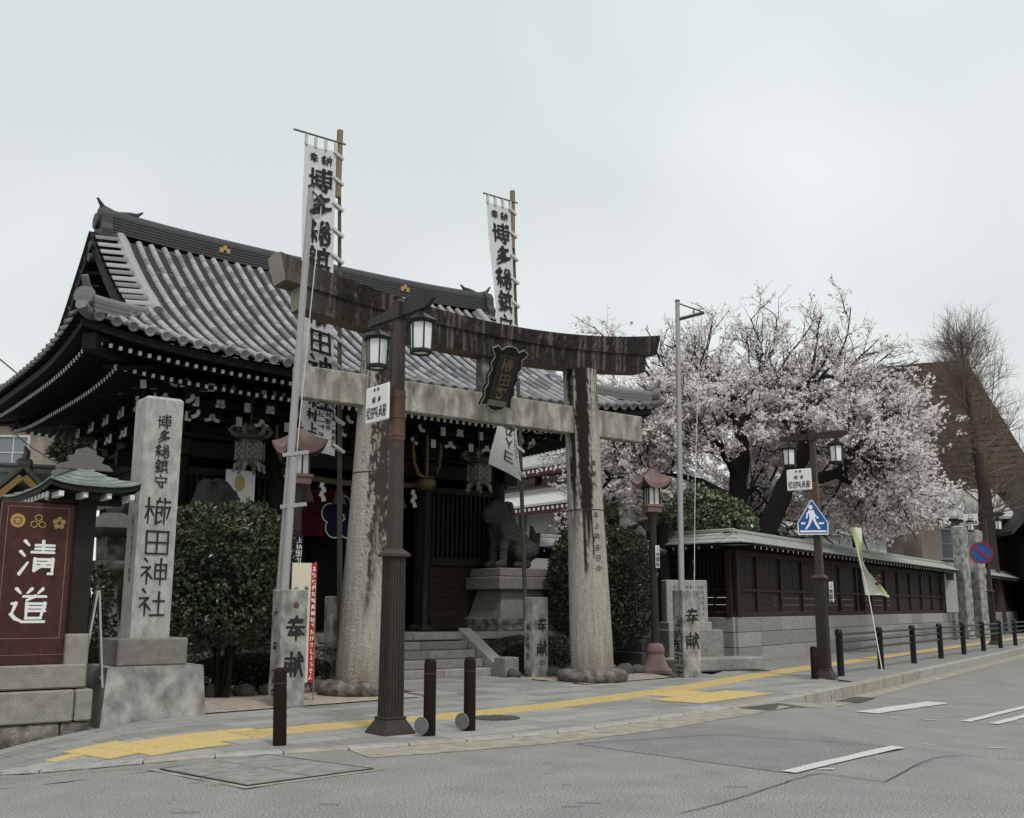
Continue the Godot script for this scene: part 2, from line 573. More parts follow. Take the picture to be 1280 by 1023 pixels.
var KERB := [Vector2(-9.3, -15.2), Vector2(-7.3, -13.4), Vector2(-6.05, -11.95), Vector2(-5.4, -11.05), Vector2(-4.6, -10.55), Vector2(-3.9, -10.4), Vector2(-3.1, -10.52), Vector2(-2.1, -10.95), Vector2(-1.0, -11.52), Vector2(0.0, -12.15), Vector2(1.2, -13.25), Vector2(2.4, -14.65), Vector2(3.6, -16.1), Vector2(4.65, -17.4), Vector2(5.5, -18.65), Vector2(7.1, -21.0), Vector2(18.5, -38.0), Vector2(30.0, -55.2), Vector2(60.0, -100.0)]


func flat(p: Vector2, y := 0.0) -> Vector3:
	return Vector3(p.x, y, p.y)


# a sheet over the ground or the road: polygon in x, z lifted a little
func sheet(m: Mb, poly: PackedVector2Array, lift: float, road := false) -> void:
	var ids := Geometry2D.triangulate_polygon(poly)
	for i in range(0, ids.size(), 3):
		var q := []
		for k in 3:
			var p := poly[ids[i + k]]
			q.append(Vector3(p.x, (road_y(p.x, p.y) if road else gy(p.x, p.y)) + lift, p.y))
		m.tri(q[0], q[1], q[2], Vector3.UP)


func slab_shape(poly: PackedVector2Array, top: float, thick: float) -> Mb:
	var m := Mb.new()
	sheet(m, poly, top)
	var mid := Vector2()
	for p in poly:
		mid += p / poly.size()
	for i in poly.size():
		var a := poly[i]
		var b := poly[(i + 1) % poly.size()]
		var pa := Vector3(a.x, gy(a.x, a.y) + top, a.y)
		var pb := Vector3(b.x, gy(b.x, b.y) + top, b.y)
		var o := (a + b) * 0.5 - mid
		m.quad(pa, pb, pb + Vector3(0, -thick, 0), pa + Vector3(0, -thick, 0), Vector3(o.x, 0, o.y))
	return m


func walk(line: Array, s: float) -> Array:
	for i in line.size() - 1:
		var l: float = (line[i + 1] - line[i]).length()
		if s <= l or i == line.size() - 2:
			var e: Vector2 = (line[i + 1] - line[i]) / l
			return [line[i] + e * s, e]
		s -= l
	return []


func length_of(line: Array) -> float:
	var s := 0.0
	for i in line.size() - 1:
		s += (line[i + 1] - line[i]).length()
	return s


func smooth_line(line: Array, every: float) -> Array:
	var c := Curve2D.new()
	for i in line.size():
		var e: Vector2 = (line[mini(i + 1, line.size() - 1)] - line[maxi(i - 1, 0)]) / 6.0
		var la: float = (line[i] - line[maxi(i - 1, 0)]).length() / 3.0
		var lb: float = (line[mini(i + 1, line.size() - 1)] - line[i]).length() / 3.0
		c.add_point(line[i], -e.normalized() * la, e.normalized() * lb)
	c.bake_interval = every
	var r := []
	var n := int(c.get_baked_length() / every)
	for i in n + 1:
		r.append(c.sample_baked(c.get_baked_length() * i / n))
	return r


# tilts a tile to the slope of the ground under it
func lay(o: Node3D) -> void:
	var p := o.position
	var up := Vector3(gy(p.x - 0.1, p.z) - gy(p.x + 0.1, p.z), 0.2, gy(p.x, p.z - 0.1) - gy(p.x, p.z + 0.1)).normalized()
	var x := o.basis.x
	var z := x.cross(up).normalized()
	o.basis = Basis(up.cross(z), up, z)
	o.position.y -= 0.001


func build_ground() -> void:
	var m := Mb.new()
	m.quad(Vector3(-700, -0.75, 200), Vector3(700, -0.75, 200), Vector3(700, -0.75, -900), Vector3(-700, -0.75, -900), Vector3.UP)
	var g := part(self, numbered("ground"), m, M.earth)
	tag(g, "bare ground stretching away beyond the street and the shrine", "", "", "structure")
	# road
	var road := setting("road", "grey worn asphalt street in front of the shrine")
	m = Mb.new()
	var rows := []
	for i in 71:
		var row := []
		for j in 71:
			var x := -40.0 + j * 100.0 / 70.0 if j < 1 or j > 69 else -18.0 + (j - 1) * 0.62
			var z := 14.0 - i * 0.7 if i < 66 else -32.2 - (i - 66) * 22.0
			if j == 70:
				x = 90.0
			row.append(Vector3(x, road_y(x, z), z))
		rows.append(row)
	m.grid(rows, Vector3.UP)
	part(road, "asphalt", m, M.asphalt)
	m = Mb.new()
	sheet(m, PackedVector2Array([Vector2(0.7, -11.65), Vector2(2.47, -13.68), Vector2(3.52, -12.68), Vector2(4.09, -11.5), Vector2(2.44, -9.75)]), 0.004, true)
	part(road, "asphalt_patch", m, M.asphalt_dark)
	m = Mb.new()
	sheet(m, PackedVector2Array([Vector2(-5.75, -11.45), Vector2(-5.15, -10.75), Vector2(-4.5, -10.36), Vector2(-3.9, -10.22), Vector2(-3.1, -10.36), Vector2(-2.45, -10.63), Vector2(-3.2, -10.0), Vector2(-4.1, -9.85), Vector2(-5.2, -10.2)]), 0.004, true)
	part(road, "asphalt_patch", m, M.asphalt_dark)
	m = Mb.new()
	for s in [[[1.22, -7.85], [1.59, -8.23], [2.32, -9.15], [2.64, -9.57], [2.79, -9.66], [3.19, -9.22]], [[3.19, -9.22], [4.0, -10.4], [4.83, -11.54]], [[2.44, -12.51], [3.24, -12.01], [4.1, -11.47], [5.67, -11.87]], [[0.7, -11.65], [2.44, -12.51]]]:
		var p := []
		for i in s.size() - 1:
			for k in 4:
				var q := Vector2(s[i][0], s[i][1]).lerp(Vector2(s[i + 1][0], s[i + 1][1]), k / 4.0)
				q += Vector2(rng.randf_range(-0.012, 0.012), rng.randf_range(-0.012, 0.012))
				p.append(Vector3(q.x, road_y(q.x, q.y) + 0.009, q.y))
		var l: Array = s[s.size() - 1]
		p.append(Vector3(l[0], road_y(l[0], l[1]) + 0.009, l[1]))
		crack(m, p, 0.013)
	for i in 16:
		var a := Vector2(rng.randf_range(-3.0, 4.0), rng.randf_range(-10.5, -8.0))
		var b := a + Vector2(rng.randf_range(0.05, 0.22), rng.randf_range(-0.02, 0.03))
		crack(m, [Vector3(a.x, road_y(a.x, a.y) + 0.006, a.y), Vector3(b.x, road_y(b.x, b.y) + 0.006, b.y)], 0.012)
	stuff(road, "road_seam", m, M.seam)
	# painted lines
	for s in [[2.5, -9.72, 4.15, -11.47, 0.16], [5.63, -16.87, 7.51, -18.67, 0.42], [6.66, -15.62, 15.0, -25.1, 0.15], [6.94, -15.32, 15.3, -24.7, 0.15], [-30.0, -2.0, -20.0, -2.0, 0.15]]:
		m = Mb.new()
		var a := Vector2(s[0], s[1])
		var b := Vector2(s[2], s[3])
		var e := (b - a).normalized()
		var w: Vector2 = Vector2(-e.y, e.x) * s[4] * 0.5
		var n := maxi(6, int((b - a).length() / 0.25))
		var left := PackedVector2Array()
		var right := PackedVector2Array()
		for i in n + 1:
			var p := a.lerp(b, float(i) / n)
			left.append(p + w * (1.0 + rng.randf_range(-0.16, 0.1)))
			right.append(p - w * (1.0 + rng.randf_range(-0.16, 0.1)))
		for i in n:
			sheet(m, PackedVector2Array([left[i], left[i + 1], right[i + 1], right[i]]), 0.012, true)
		part(road, "painted_line", m, M.paint)
	m = Mb.new()
	for s in [[5.83, -16.16], [6.25, -15.83], [5.78, -12.78], [4.81, -12.35], [2.64, -15.2], [5.2, -16.2], [7.0, -16.5], [6.5, -16.2], [2.9, -9.9]]:
		var p := PackedVector2Array()
		for k in 7:
			p.append(Vector2(s[0], s[1]) + Vector2(cos(TAU * k / 7), sin(TAU * k / 7)) * Vector2(0.12, 0.035) * rng.randf_range(0.5, 1.1))
		sheet(m, p, 0.012, true)
	stuff(road, "paint_remnant", m, M.paint)
	# kerb stones and the concrete gutter beside them
	var line := smooth_line(KERB, 0.4)
	var kerb := setting("kerb", "pale stone kerb curving round the corner, sunk at the crossing")
	var s := 0.0
	var total := minf(length_of(line), 62.0)
	var gut := Mb.new()
	while s < total:
		var l := rng.randf_range(0.62, 0.72) if s > 7.0 else 1.1
		if s > 22.0:
			l = 1.6
		var shape := Mb.new()
		var ring := []
		for k in 3:
			var w := walk(line, s + 0.008 + (l - 0.016) * k / 2.0)
			var e: Vector2 = w[1]
			var o := Vector2(-e.y, e.x)
			if o.dot(Vector2(0.7, 0.7)) < 0.0 and s > 3.0:
				o = -o
			var wide := 0.17
			var q := []
			for f in [[0.0, 0.002], [wide - 0.02, 0.002], [wide, -0.018], [wide + 0.015, -0.4]]:
				var p: Vector2 = w[0] + o * (f[0] - wide)
				q.append(Vector3(p.x, gy(p.x, p.y) + f[1], p.y))
			ring.append(q)
		for k in 2:
			for f in 3:
				shape.quad(ring[k][f], ring[k][f + 1], ring[k + 1][f + 1], ring[k + 1][f], Vector3.UP + flat((ring[k][3] - ring[k][0]).normalized().x * Vector2.RIGHT + (ring[k][3] - ring[k][0]).normalized().z * Vector2.DOWN))
		for k in [0, 2]:
			shape.quad(ring[k][0], ring[k][1], ring[k][3], ring[k][3] + (ring[k][0] - ring[k][1]), ring[k][0] - ring[1][0])
		part(kerb, "kerb_stone", shape, M.kerb if rng.randf() < 0.6 else M.concrete)
		if s > 9.5:
			var w0 := walk(line, s + 0.003)
			var w1 := walk(line, s + l)
			var o0 := Vector2(-w0[1].y, w0[1].x)
			var o1 := Vector2(-w1[1].y, w1[1].x)
			var wide := 0.62 if s < 16.0 else lerpf(0.62, 0.4, clampf((s - 16.0) / 3.0, 0, 1))
			sheet(gut, PackedVector2Array([w0[0], w1[0], w1[0] + o1 * wide, w0[0] + o0 * wide]), 0.005, true)
		s += l
	part(road, "concrete_gutter", gut, M.concrete)
	# the big concrete trench cover: a frame and four plates
	var quad := [Vector2(-3.28, -10.02), Vector2(-2.45, -10.78), Vector2(-1.27, -9.88), Vector2(-2.2, -8.98)]
	m = Mb.new()
	var wide := PackedVector2Array()
	var mid: Vector2 = (quad[0] + quad[1] + quad[2] + quad[3]) / 4.0
	for p in quad:
		wide.append(mid + (p - mid) * 1.12)
	sheet(m, wide, 0.005, true)
	var bed := part(road, "trench_frame", m, M.concrete)
	for i in 2:
		for j in 2:
			var q := PackedVector2Array()
			for c in [[0, 0], [1, 0], [1, 1], [0, 1]]:
				var u: float = 0.504 * i + 0.496 * c[0]
				var w: float = 0.504 * j + 0.496 * c[1]
				q.append(quad[0].lerp(quad[1], u).lerp(quad[3].lerp(quad[2], u), w))
			m = Mb.new()
			sheet(m, q, 0.009, true)
			part(bed, "cover_plate", m, M.plate)
	m = Mb.new()
	for k in 4:
		var p0: Vector2 = quad[k]
		var p1: Vector2 = quad[(k + 1) % 4]
		crack(m, [Vector3(p0.x, road_y(p0.x, p0.y) + 0.013, p0.y), Vector3(p1.x, road_y(p1.x, p1.y) + 0.013, p1.y)], 0.026)
	part(bed, "steel_edge", m, M.iron)
	for q in [[Vector2(3.35, -15.7), Vector2(4.15, -16.5), Vector2(4.5, -16.2), Vector2(3.7, -15.35)], [Vector2(5.75, -18.85), Vector2(6.4, -19.8), Vector2(6.72, -19.55), Vector2(6.1, -18.6)]]:
		m = Mb.new()
		sheet(m, PackedVector2Array(q), 0.012, true)
		part(road, "drain_cover", m, M.iron)
	# precinct ground, the pavement bed and its slabs
	m = Mb.new()
	sheet(m, PackedVector2Array([Vector2(-6.3, -12.6), Vector2(-5.3, -13.4), Vector2(3.4, -21.95), Vector2(6.0, -27.6), Vector2(40, -78), Vector2(40, -110), Vector2(-90, -110), Vector2(-90, -40), Vector2(-9.0, -15.2)]), -0.012)
	tag(part(self, numbered("precinct_ground"), m, M.earth), "dark trodden soil inside the shrine precinct", "", "", "structure")
	var pave := setting("pavement", "grey slab pavement with a yellow tactile path along the kerb")
	var inner := PackedVector2Array()
	for p in line:
		if p.y > -60.0 and p.x > -6.2:
			inner.append(p)
	inner.append(Vector2(29.2, -60))
	for p in [Vector2(5.95, -27.5), Vector2(5.6, -26.0), Vector2(4.3, -22.9), Vector2(3.45, -22.0), Vector2(-4.24, -14.45), Vector2(-5.3, -13.35), Vector2(-6.3, -12.55)]:
		inner.append(p)
	m = Mb.new()
	sheet(m, inner, -0.022)
	part(pave, "bedding", m, M.mortar)
	m = Mb.new()
	var far_side := PackedVector2Array()
	for p in line:
		if p.y > -60.0 and p.y < -20.5:
			far_side.append(p + Vector2(-0.14, -0.09))
	far_side.append(Vector2(29.2, -60))
	far_side.append(Vector2(5.95, -27.5))
	far_side.append(Vector2(5.65, -26.0))
	sheet(m, far_side, -0.008)
	part(pave, "asphalt_walk", m, M.asphalt)
	var e := Vector2(0.713, -0.70).normalized()
	var o := Vector2(0.70, 0.713).normalized()
	var origin := Vector2(-4.24, -14.45)
	var near := Geometry2D.offset_polygon(inner, -0.03)[0]
	var count := 0
	for j in range(-10, 26):
		for i in range(-10, 26):
			var u := i * 0.78 + (0.39 if posmod(j, 2) else 0.0)
			var w := j * 0.39
			var q := PackedVector2Array()
			for c in [[0.006, 0.006], [0.774, 0.006], [0.774, 0.384], [0.006, 0.384]]:
				q.append(origin + e * (u + c[0]) + o * (w + c[1]))
			for piece in Geometry2D.intersect_polygons(q, near):
				if piece.size() < 3 or piece[0].y < -25.5 or piece[0].x > 7.0:
					continue
				var beyond := false
				for p in piece:
					if p.y < -24.8:
						beyond = true
				if beyond or count >= 300:
					continue
				count += 1
				part(pave, "paving_slab", slab_shape(piece, rng.randf_range(-0.003, -0.0005), 0.02), M["slab%d" % rng.randi_range(0, 3)])
	# yellow tactile tiles: bars along the way, dots where it turns
	var bars := Mb.new()
	bars.box(Vector3(0, 0.002, 0), Vector3(0.296, 0.008, 0.296))
	for k in 4:
		bars.box(Vector3(0, 0.0075, -0.105 + 0.07 * k), Vector3(0.26, 0.005, 0.03), Basis(), 0.002)
	var dots := Mb.new()
	dots.box(Vector3(0, 0.002, 0), Vector3(0.296, 0.008, 0.296))
	for a in 5:
		for b in 5:
			dots.frustum(Vector3(-0.112 + 0.056 * a, 0.006, -0.112 + 0.056 * b), Vector2(0.028, 0.028), Vector2(0.018, 0.018), 0.005)
	var bar_mesh := bars.mesh()
	var dot_mesh := dots.mesh()
	var way := smooth_line([Vector2(-3.0, -12.3), Vector2(-2.16, -13.1), Vector2(0, -15.1), Vector2(2.3, -18.0), Vector2(3.5, -19.75), Vector2(4.8, -21.9), Vector2(7.16, -25.5), Vector2(10.0, -29.6)], 0.3)
	for i in way.size() - 1:
		var d: Vector2 = (way[mini(i + 1, way.size() - 1)] - way[maxi(i - 1, 0)]).normalized()
		for side in [-0.15, 0.15]:
			var p: Vector2 = way[i] + Vector2(-d.y, d.x) * side
			lay(part(pave, "tactile_tile", bar_mesh, M.yellow, Vector3(p.x, gy(p.x, p.y), p.y), atan2(-d.y, d.x)))
	m = Mb.new()
	way = smooth_line([Vector2(10.1, -29.75), Vector2(16, -38.2), Vector2(24.9, -51)], 2.0)
	for i in way.size() - 1:
		var d: Vector2 = (way[i + 1] - way[i]).normalized()
		var w := Vector2(-d.y, d.x) * 0.3
		sheet(m, PackedVector2Array([way[i] + w, way[i + 1] + w, way[i + 1] - w, way[i] - w]), 0.008)
	stuff(pave, "tactile_strip", m, M.yellow)
	var pads := []
	for i in 8:
		for j in 3:
			pads.append(Vector2(2.85, -16.3) + Vector2(0.65, -0.76) * 0.3 * i + Vector2(-0.76, -0.65) * 0.3 * j)
	for i in 4:
		for j in 2:
			pads.append(Vector2(2.05, -17.9) + Vector2(0.65, -0.76) * 0.3 * i + Vector2(0.76, 0.65) * (0.3 * j + 0.42))
	for p in pads:
		part(pave, "tactile_tile", dot_mesh, M.yellow, Vector3(p.x, gy(p.x, p.y) + 0.005, p.y), atan2(0.76, 0.65))
	# at the left the path turns: blocks of dotted tiles, each a step further along the kerb
	var corner := PackedVector2Array([Vector2(-4.75, -11.0), Vector2(-4.7, -12.0), Vector2(-4.15, -11.95), Vector2(-3.5, -12.4), Vector2(-3.0, -12.95), Vector2(-2.75, -12.1), Vector2(-3.05, -11.55), Vector2(-3.4, -10.95), Vector2(-4.1, -10.95)])
	for i in range(-8, 9):
		for j in range(-8, 9):
			var p: Vector2 = Vector2(-3.6, -11.8) + e * 0.3 * i + o * 0.3 * j
			if Geometry2D.is_point_in_polygon(p, corner):
				lay(part(pave, "tactile_tile", dot_mesh, M.yellow, Vector3(p.x, gy(p.x, p.y), p.y), atan2(-e.y, e.x)))
	# gravel beds and the pale granite approach between the columns
	m = Mb.new()
	for poly in [[at(-6.05, 0, -1.62), at(-2.0, 0, -1.08), at(-1.9, 0, 2.2), at(-6.0, 0, 1.2)], [at(1.9, 0, -0.6), at(3.2, 0, -0.42), at(4.6, 0, -0.2), at(5.3, 0, 1.2), at(1.9, 0, 1.9)]]:
		var q := PackedVector2Array()
		for p in poly:
			q.append(Vector2(p.x, p.z))
		sheet(m, q, 0.006)
	tag(part(self, numbered("gravel_bed"), m, M.gravel), "beige gravel strip at the foot of the torii columns", "", "", "stuff")
	var approach := setting("approach", "pale granite slabs leading from the torii to the steps")
	for i in 6:
		for j in 5:
			var t0 := -1.86 + i * 0.62 + (0.2 if j % 2 else 0.0)
			var d0 := -0.95 + j * 0.64
			m = Mb.new()
			var w := 0.614 if i < 5 else 0.4
			var c := at(t0 + w * 0.5, -0.03 + rng.randf_range(0.0, 0.003), d0 + 0.317)
			m.box(c + Vector3(0, 0.02, 0), Vector3(w, 0.05, 0.634), Basis(Vector3.UP, YAW), 0.004)
			part(approach, "granite_slab", m, M["slab%d" % rng.randi_range(0, 3)])
	# round cast iron cover
	m = Mb.new()
	m.lathe([Vector2(0.0, 0.006), Vector2(0.31, 0.006), Vector2(0.31, -0.01)], 32)
	var lid := part(self, numbered("manhole_cover"), m, M.iron, Vector3(-0.2, 0.0, -14.05))
	tag(lid, "round cast iron manhole cover beside the second bollard", "manhole cover")
	m = Mb.new()
	for i in range(-7, 8):
		for j in range(-7, 8):
			if Vector2(i, j).length() < 7.3 and (i + j) % 2 == 0:
				m.box(Vector3(i * 0.04, 0.009, j * 0.04), Vector3(0.05, 0.006, 0.05), Basis(Vector3.UP, PI / 4), 0.003)
	stuff(lid, "tread", m, M.iron)


func lift_of(t: float) -> float:
	return 0.4 * pow(absf(t) / 6.95, 3.5)


const EAVE := 2.42
const RIDGE := 7.64


# height of the tiled slope; d measured from the front eave to the ridge, mirrored behind
func roof_y(t: float, d: float) -> float:
	var s := clampf((d - EAVE) / (RIDGE - EAVE), 0.0, 1.0)
	return 6.05 + 3.72 * (0.66 * s + 0.34 * s * s) + lift_of(t) * (1.0 - s) * (1.0 - s)


func hip_d(t: float) -> float:
	return EAVE + (7.0 - absf(t)) / 1.85 * 2.15 if absf(t) > 5.15 else RIDGE - 0.15


# a stacked ridge: a stepped profile swept along a path
func ridge_shape(p: Array, w: float, h: float, courses := 4) -> Mb:
	var m := Mb.new()
	var prof := []
	for k in courses:
		var y := h * 0.72 * k / courses
		var y2 := h * 0.72 * (k + 1) / courses
		prof.append(Vector2(w, y))
		prof.append(Vector2(w, y2 - h * 0.03))
		prof.append(Vector2(w * 0.88, y2 - h * 0.03))
		prof.append(Vector2(w * 0.88, y2))
	for k in 6:
		var a := PI * k / 5.0
		prof.append(Vector2(cos(a) * w * 0.8, h * 0.72 + sin(a) * h * 0.28))
	for k in range(courses - 1, -1, -1):
		var y := h * 0.72 * k / courses
		var y2 := h * 0.72 * (k + 1) / courses
		prof.append(Vector2(-w * 0.88, y2))
		prof.append(Vector2(-w * 0.88, y2 - h * 0.03))
		prof.append(Vector2(-w, y2 - h * 0.03))
		prof.append(Vector2(-w, y))
	var rings := []
	for i in p.size():
		var e: Vector3 = (p[mini(i + 1, p.size() - 1)] - p[maxi(i - 1, 0)]).normalized()
		var s := e.cross(Vector3.UP).normalized()
		var u := s.cross(e)
		var ring := []
		for q in prof:
			ring.append(p[i] + s * q.x + u * q.y)
		rings.append([ring, s, u])
	for i in p.size() - 1:
		for k in prof.size() - 1:
			var mid: Vector2 = (prof[k] + prof[k + 1]) * 0.5
			var e2: Vector2 = prof[k + 1] - prof[k]
			var nn: Vector2 = Vector2(e2.y, -e2.x)
			m.quad(rings[i][0][k], rings[i][0][k + 1], rings[i + 1][0][k + 1], rings[i + 1][0][k], rings[i][1] * nn.x + rings[i][2] * nn.y)
	for i in [0, p.size() - 1]:
		var o: Vector3 = p[i] - p[1 if i == 0 else i - 1]
		for k in prof.size() - 1:
			m.tri(p[i] + rings[i][2] * h * 0.3, rings[i][0][k], rings[i][0][k + 1], o)
	return m


func tile_shape(end_disc := false) -> Mb:
	var m := Mb.new()
	var r := 0.073
	var l := 0.305
	for k in 7:
		var a := PI * k / 7.0
		var b := PI * (k + 1) / 7.0
		var ca := Vector3(cos(a), sin(a), 0)
		var cb := Vector3(cos(b), sin(b), 0)
		m.tris(ca * r, cb * r, cb * r * 0.94 + Vector3(0, 0, l), ca, cb, cb)
		m.tris(ca * r, cb * r * 0.94 + Vector3(0, 0, l), ca * r * 0.94 + Vector3(0, 0, l), ca, cb, ca)
		m.tri(Vector3(0, 0, 0), ca * r, cb * r, Vector3(0, 0, -1))
	if end_disc:
		m.lathe([Vector2(0, -0.02), Vector2(0.05, -0.02), Vector2(0.06, -0.035), Vector2(0.09, -0.035), Vector2(0.09, 0.03)], 14, Transform3D(Basis(Vector3.RIGHT, PI / 2), Vector3(0, 0.01, 0)))
	return m


func bracket_meshes() -> Array:
	var m := Mb.new()
	var w := Mb.new()
	m.frustum(Vector3(0, 0, 0), Vector2(0.34, 0.34), Vector2(0.46, 0.46), 0.22)
	for k in 3:
		var y := 0.22 + 0.24 * k
		var reach := 0.42 + 0.42 * k
		m.box(Vector3(0, y + 0.08, reach * 0.5 - 0.2), Vector3(0.15, 0.17, reach + 0.4), Basis(), 0.01)
		w.box(Vector3(0, y + 0.08, reach + 0.004), Vector3(0.13, 0.2, 0.02))
		var wide := 1.05 + 0.12 * k
		m.box(Vector3(0, y + 0.1, reach - 0.18), Vector3(wide, 0.13, 0.14), Basis(), 0.01)
		for s in [-1, 0, 1]:
			m.frustum(Vector3(s * wide * 0.43, y + 0.165, reach - 0.18), Vector2(0.17, 0.17), Vector2(0.24, 0.24), 0.13)
		for s in [-1, 1]:
			var c := PackedVector2Array()
			for i in 7:
				var a := -PI * 0.5 + PI * 0.62 * i / 6.0
				c.append(Vector2(cos(a) * 0.17, sin(a) * 0.13))
			for i in range(6, -1, -1):
				var a := -PI * 0.5 + PI * 0.62 * i / 6.0
				c.append(Vector2(cos(a) * 0.115 - 0.02, sin(a) * 0.075 + 0.015))
			w.prism(c, 0.0, 0.03, Transform3D(Basis(Vector3(s, 0, 0), Vector3.UP, Vector3(0, 0, 1)), Vector3(s * (wide * 0.5 - 0.12), y + 0.15, reach - 0.108)))
	# nose of the sloping tail arm
	m.box(Vector3(0, 0.86, 0.9), Vector3(0.14, 0.18, 1.5), Basis(Vector3.RIGHT, 0.22), 0.01)
	w.box(Vector3(0, 0.692, 1.66), Vector3(0.12, 0.16, 0.02), Basis(Vector3.RIGHT, 0.22))
	return [m.mesh(), w.mesh()]


func nose_of(set_: Node3D, m: ArrayMesh) -> void:
	part(set_, "white_nose", m, M.white_end).set_meta("kind", "stuff")


func build_gate() -> void:
	var plat := setting("gate_platform", "stone platform carrying the shrine gate and its guardian lions")
	plat.position = SHRINE
	plat.rotation.y = YAW
	var m := Mb.new()
	m.box(Vector3(0, 0.36, -8.05), Vector3(12.2, 0.72, 9.0))
	part(plat, "core", m, M.dark_stone)
	for i in 11:
		var t0 := -6.15 + i * 1.12
		m = Mb.new()
		m.box(Vector3(t0 + 0.56, 0.8, -3.85), Vector3(1.112, 0.15, 0.8), Basis(), 0.012)
		part(plat, "edge_stone", m, M["granite%d" % (i % 4)])
		for k in 2:
			if absf(t0 + 0.56) < 1.9:
				continue
			m = Mb.new()
			m.box(Vector3(t0 + 0.56 + (0.3 if k else 0.0), 0.18 + 0.355 * k, -3.56), Vector3(1.105, 0.345, 0.06), Basis(), 0.012)
			part(plat, "facing_stone", m, M.old_stone)
	m = Mb.new()
	m.box(Vector3(0, 0.795, -8.4), Vector3(12.1, 0.15, 8.25))
	part(plat, "paving", m, M.dark_stone)
	# steps
	var steps := setting("stone_steps", "five weathered granite steps rising to the gate")
	steps.position = SHRINE
	steps.rotation.y = YAW
	for i in 4:
		for k in 3:
			var w := 1.2
			m = Mb.new()
			m.box(Vector3(-1.2 + 1.2 * k, 0.175 * i + 0.0875, -(2.3 + 0.3 * i + 0.6)), Vector3(w - 0.008, 0.17, 1.2), Basis(), 0.014)
			part(steps, "step_stone", m, M["granite%d" % ((i + k * 3) % 4)])
	for s in [-1, 1]:
		m = Mb.new()
		var x0: float = 1.82 * s
		var x1: float = 2.14 * s
		m.hexa([Vector3(x0, 0, -2.25), Vector3(x1, 0, -2.25), Vector3(x1, 0, -3.6), Vector3(x0, 0, -3.6), Vector3(x0, 0.27, -2.25), Vector3(x1, 0.27, -2.25), Vector3(x1, 0.97, -3.6), Vector3(x0, 0.97, -3.6)])
		part(steps, "cheek_stone", m, M.granite2)
		m = Mb.new()
		m.box(Vector3((x0 + x1) * 0.5, 0.2, -2.02), Vector3(0.36, 0.4, 0.42), Basis(), 0.02)
		part(steps, "cheek_end", m, M.granite1)
	# the gate itself
	var gate := thing("shrine_gate", "large dark timber shrine gate under a curved grey tile roof", "gate", SHRINE, YAW)
	for d in [5.3, 7.64, 10.0]:
		for t in [-4.1, -1.9, 1.9, 4.1]:
			m = Mb.new()
			m.lathe([Vector2(0.34, 0.87), Vector2(0.34, 0.97), Vector2(0.26, 1.03), Vector2(0.0, 1.03)], 16)
			m.lathe([Vector2(0.19, 1.03), Vector2(0.215, 1.4), Vector2(0.215, 4.5), Vector2(0.19, 4.9), Vector2(0, 4.9)], 16)
			part(gate, "column", m, M.wood_black, Vector3(t, 0, -d))
	m = Mb.new()
	for d in [5.3, 7.64, 10.0]:
		m.box(Vector3(0, 4.68, -d), Vector3(9.4, 0.34, 0.2), Basis(), 0.015)
		m.box(Vector3(0, 4.94, -d), Vector3(9.2, 0.1, 0.5), Basis(), 0.015)
		m.box(Vector3(0, 5.35, -d), Vector3(8.5, 0.75, 0.08))
	for t in [-4.1, -1.9, 1.9, 4.1]:
		m.box(Vector3(t, 4.66, -7.64), Vector3(0.2, 0.33, 5.6), Basis(), 0.015)
		m.box(Vector3(t, 4.93, -7.64), Vector3(0.44, 0.1, 5.5), Basis(), 0.015)
		if absf(t) > 3:
			m.box(Vector3(t, 5.35, -7.64), Vector3(0.08, 0.75, 4.9))
	part(gate, "beam", m, M.wood_black)
	# side walls, plus a back wall and ceiling added to block light
	m = Mb.new()
	m.box(Vector3(0, 2.8, -7.7), Vector3(8.3, 3.9, 0.06))
	for s in [-1, 1]:
		m.box(Vector3(4.12 * s, 2.8, -7.64), Vector3(0.06, 3.9, 4.7))
	m.box(Vector3(0, 5.72, -7.64), Vector3(9.4, 0.06, 6.0))
	part(gate, "wall_and_light_block", m, M.wood_black)
	for s in [-1, 1]:
		m = Mb.new()
		m.box(Vector3(0.92 * s, 2.6, -7.6), Vector3(1.8, 3.3, 0.08))
		for k in 4:
			m.box(Vector3(0.92 * s, 1.15 + 0.95 * k, -7.54), Vector3(1.8, 0.13, 0.06), Basis(), 0.01)
		for k in 3:
			m.box(Vector3((0.12 + 0.8 * k) * s, 2.6, -7.53), Vector3(0.12, 3.3, 0.06), Basis(), 0.01)
		part(gate, "added_door_leaf", m, M.wood_dark)  # closed leaves added so the open passage stays dark
		# lattice bays either side of the passage
		for q in [[2.5, 0.2, 0.24, 0.0], [1.02, 0.24, 0.3, 0.0], [4.22, 0.16, 0.2, 0.0], [3.4, 1.36, 0.03, -0.06]]:
			m = Mb.new()
			m.box(Vector3(3.0 * s, q[0], -5.3 + q[3]), Vector3(1.84, q[1], q[2]), Basis(), 0.012)
			part(gate, "bay_rail" if q[1] < 1 else "bay_back", m, M.wood_dark)
		for k in 5:
			m = Mb.new()
			m.box(Vector3(3.0 * s, 1.27 + 0.25 * k, -5.3), Vector3(1.82, 0.244, 0.06), Basis(), 0.006)
			part(gate, "plank", m, M.wood_brown)
		for k in 13:
			m = Mb.new()
			m.box(Vector3(s * (2.18 + 0.137 * k), 3.37, -5.28), Vector3(0.05, 1.6, 0.07), Basis(), 0.006)
			part(gate, "slat", m, M.wood_dark)
	# bracket sets with white painted noses
	var bm := bracket_meshes()
	for t in [-4.1, -3.0, -1.9, 0.0, 1.9, 3.0, 4.1]:
		nose_of(part(gate, "bracket_set", bm[0], M.wood_black, Vector3(t, 4.99, -5.3)), bm[1])
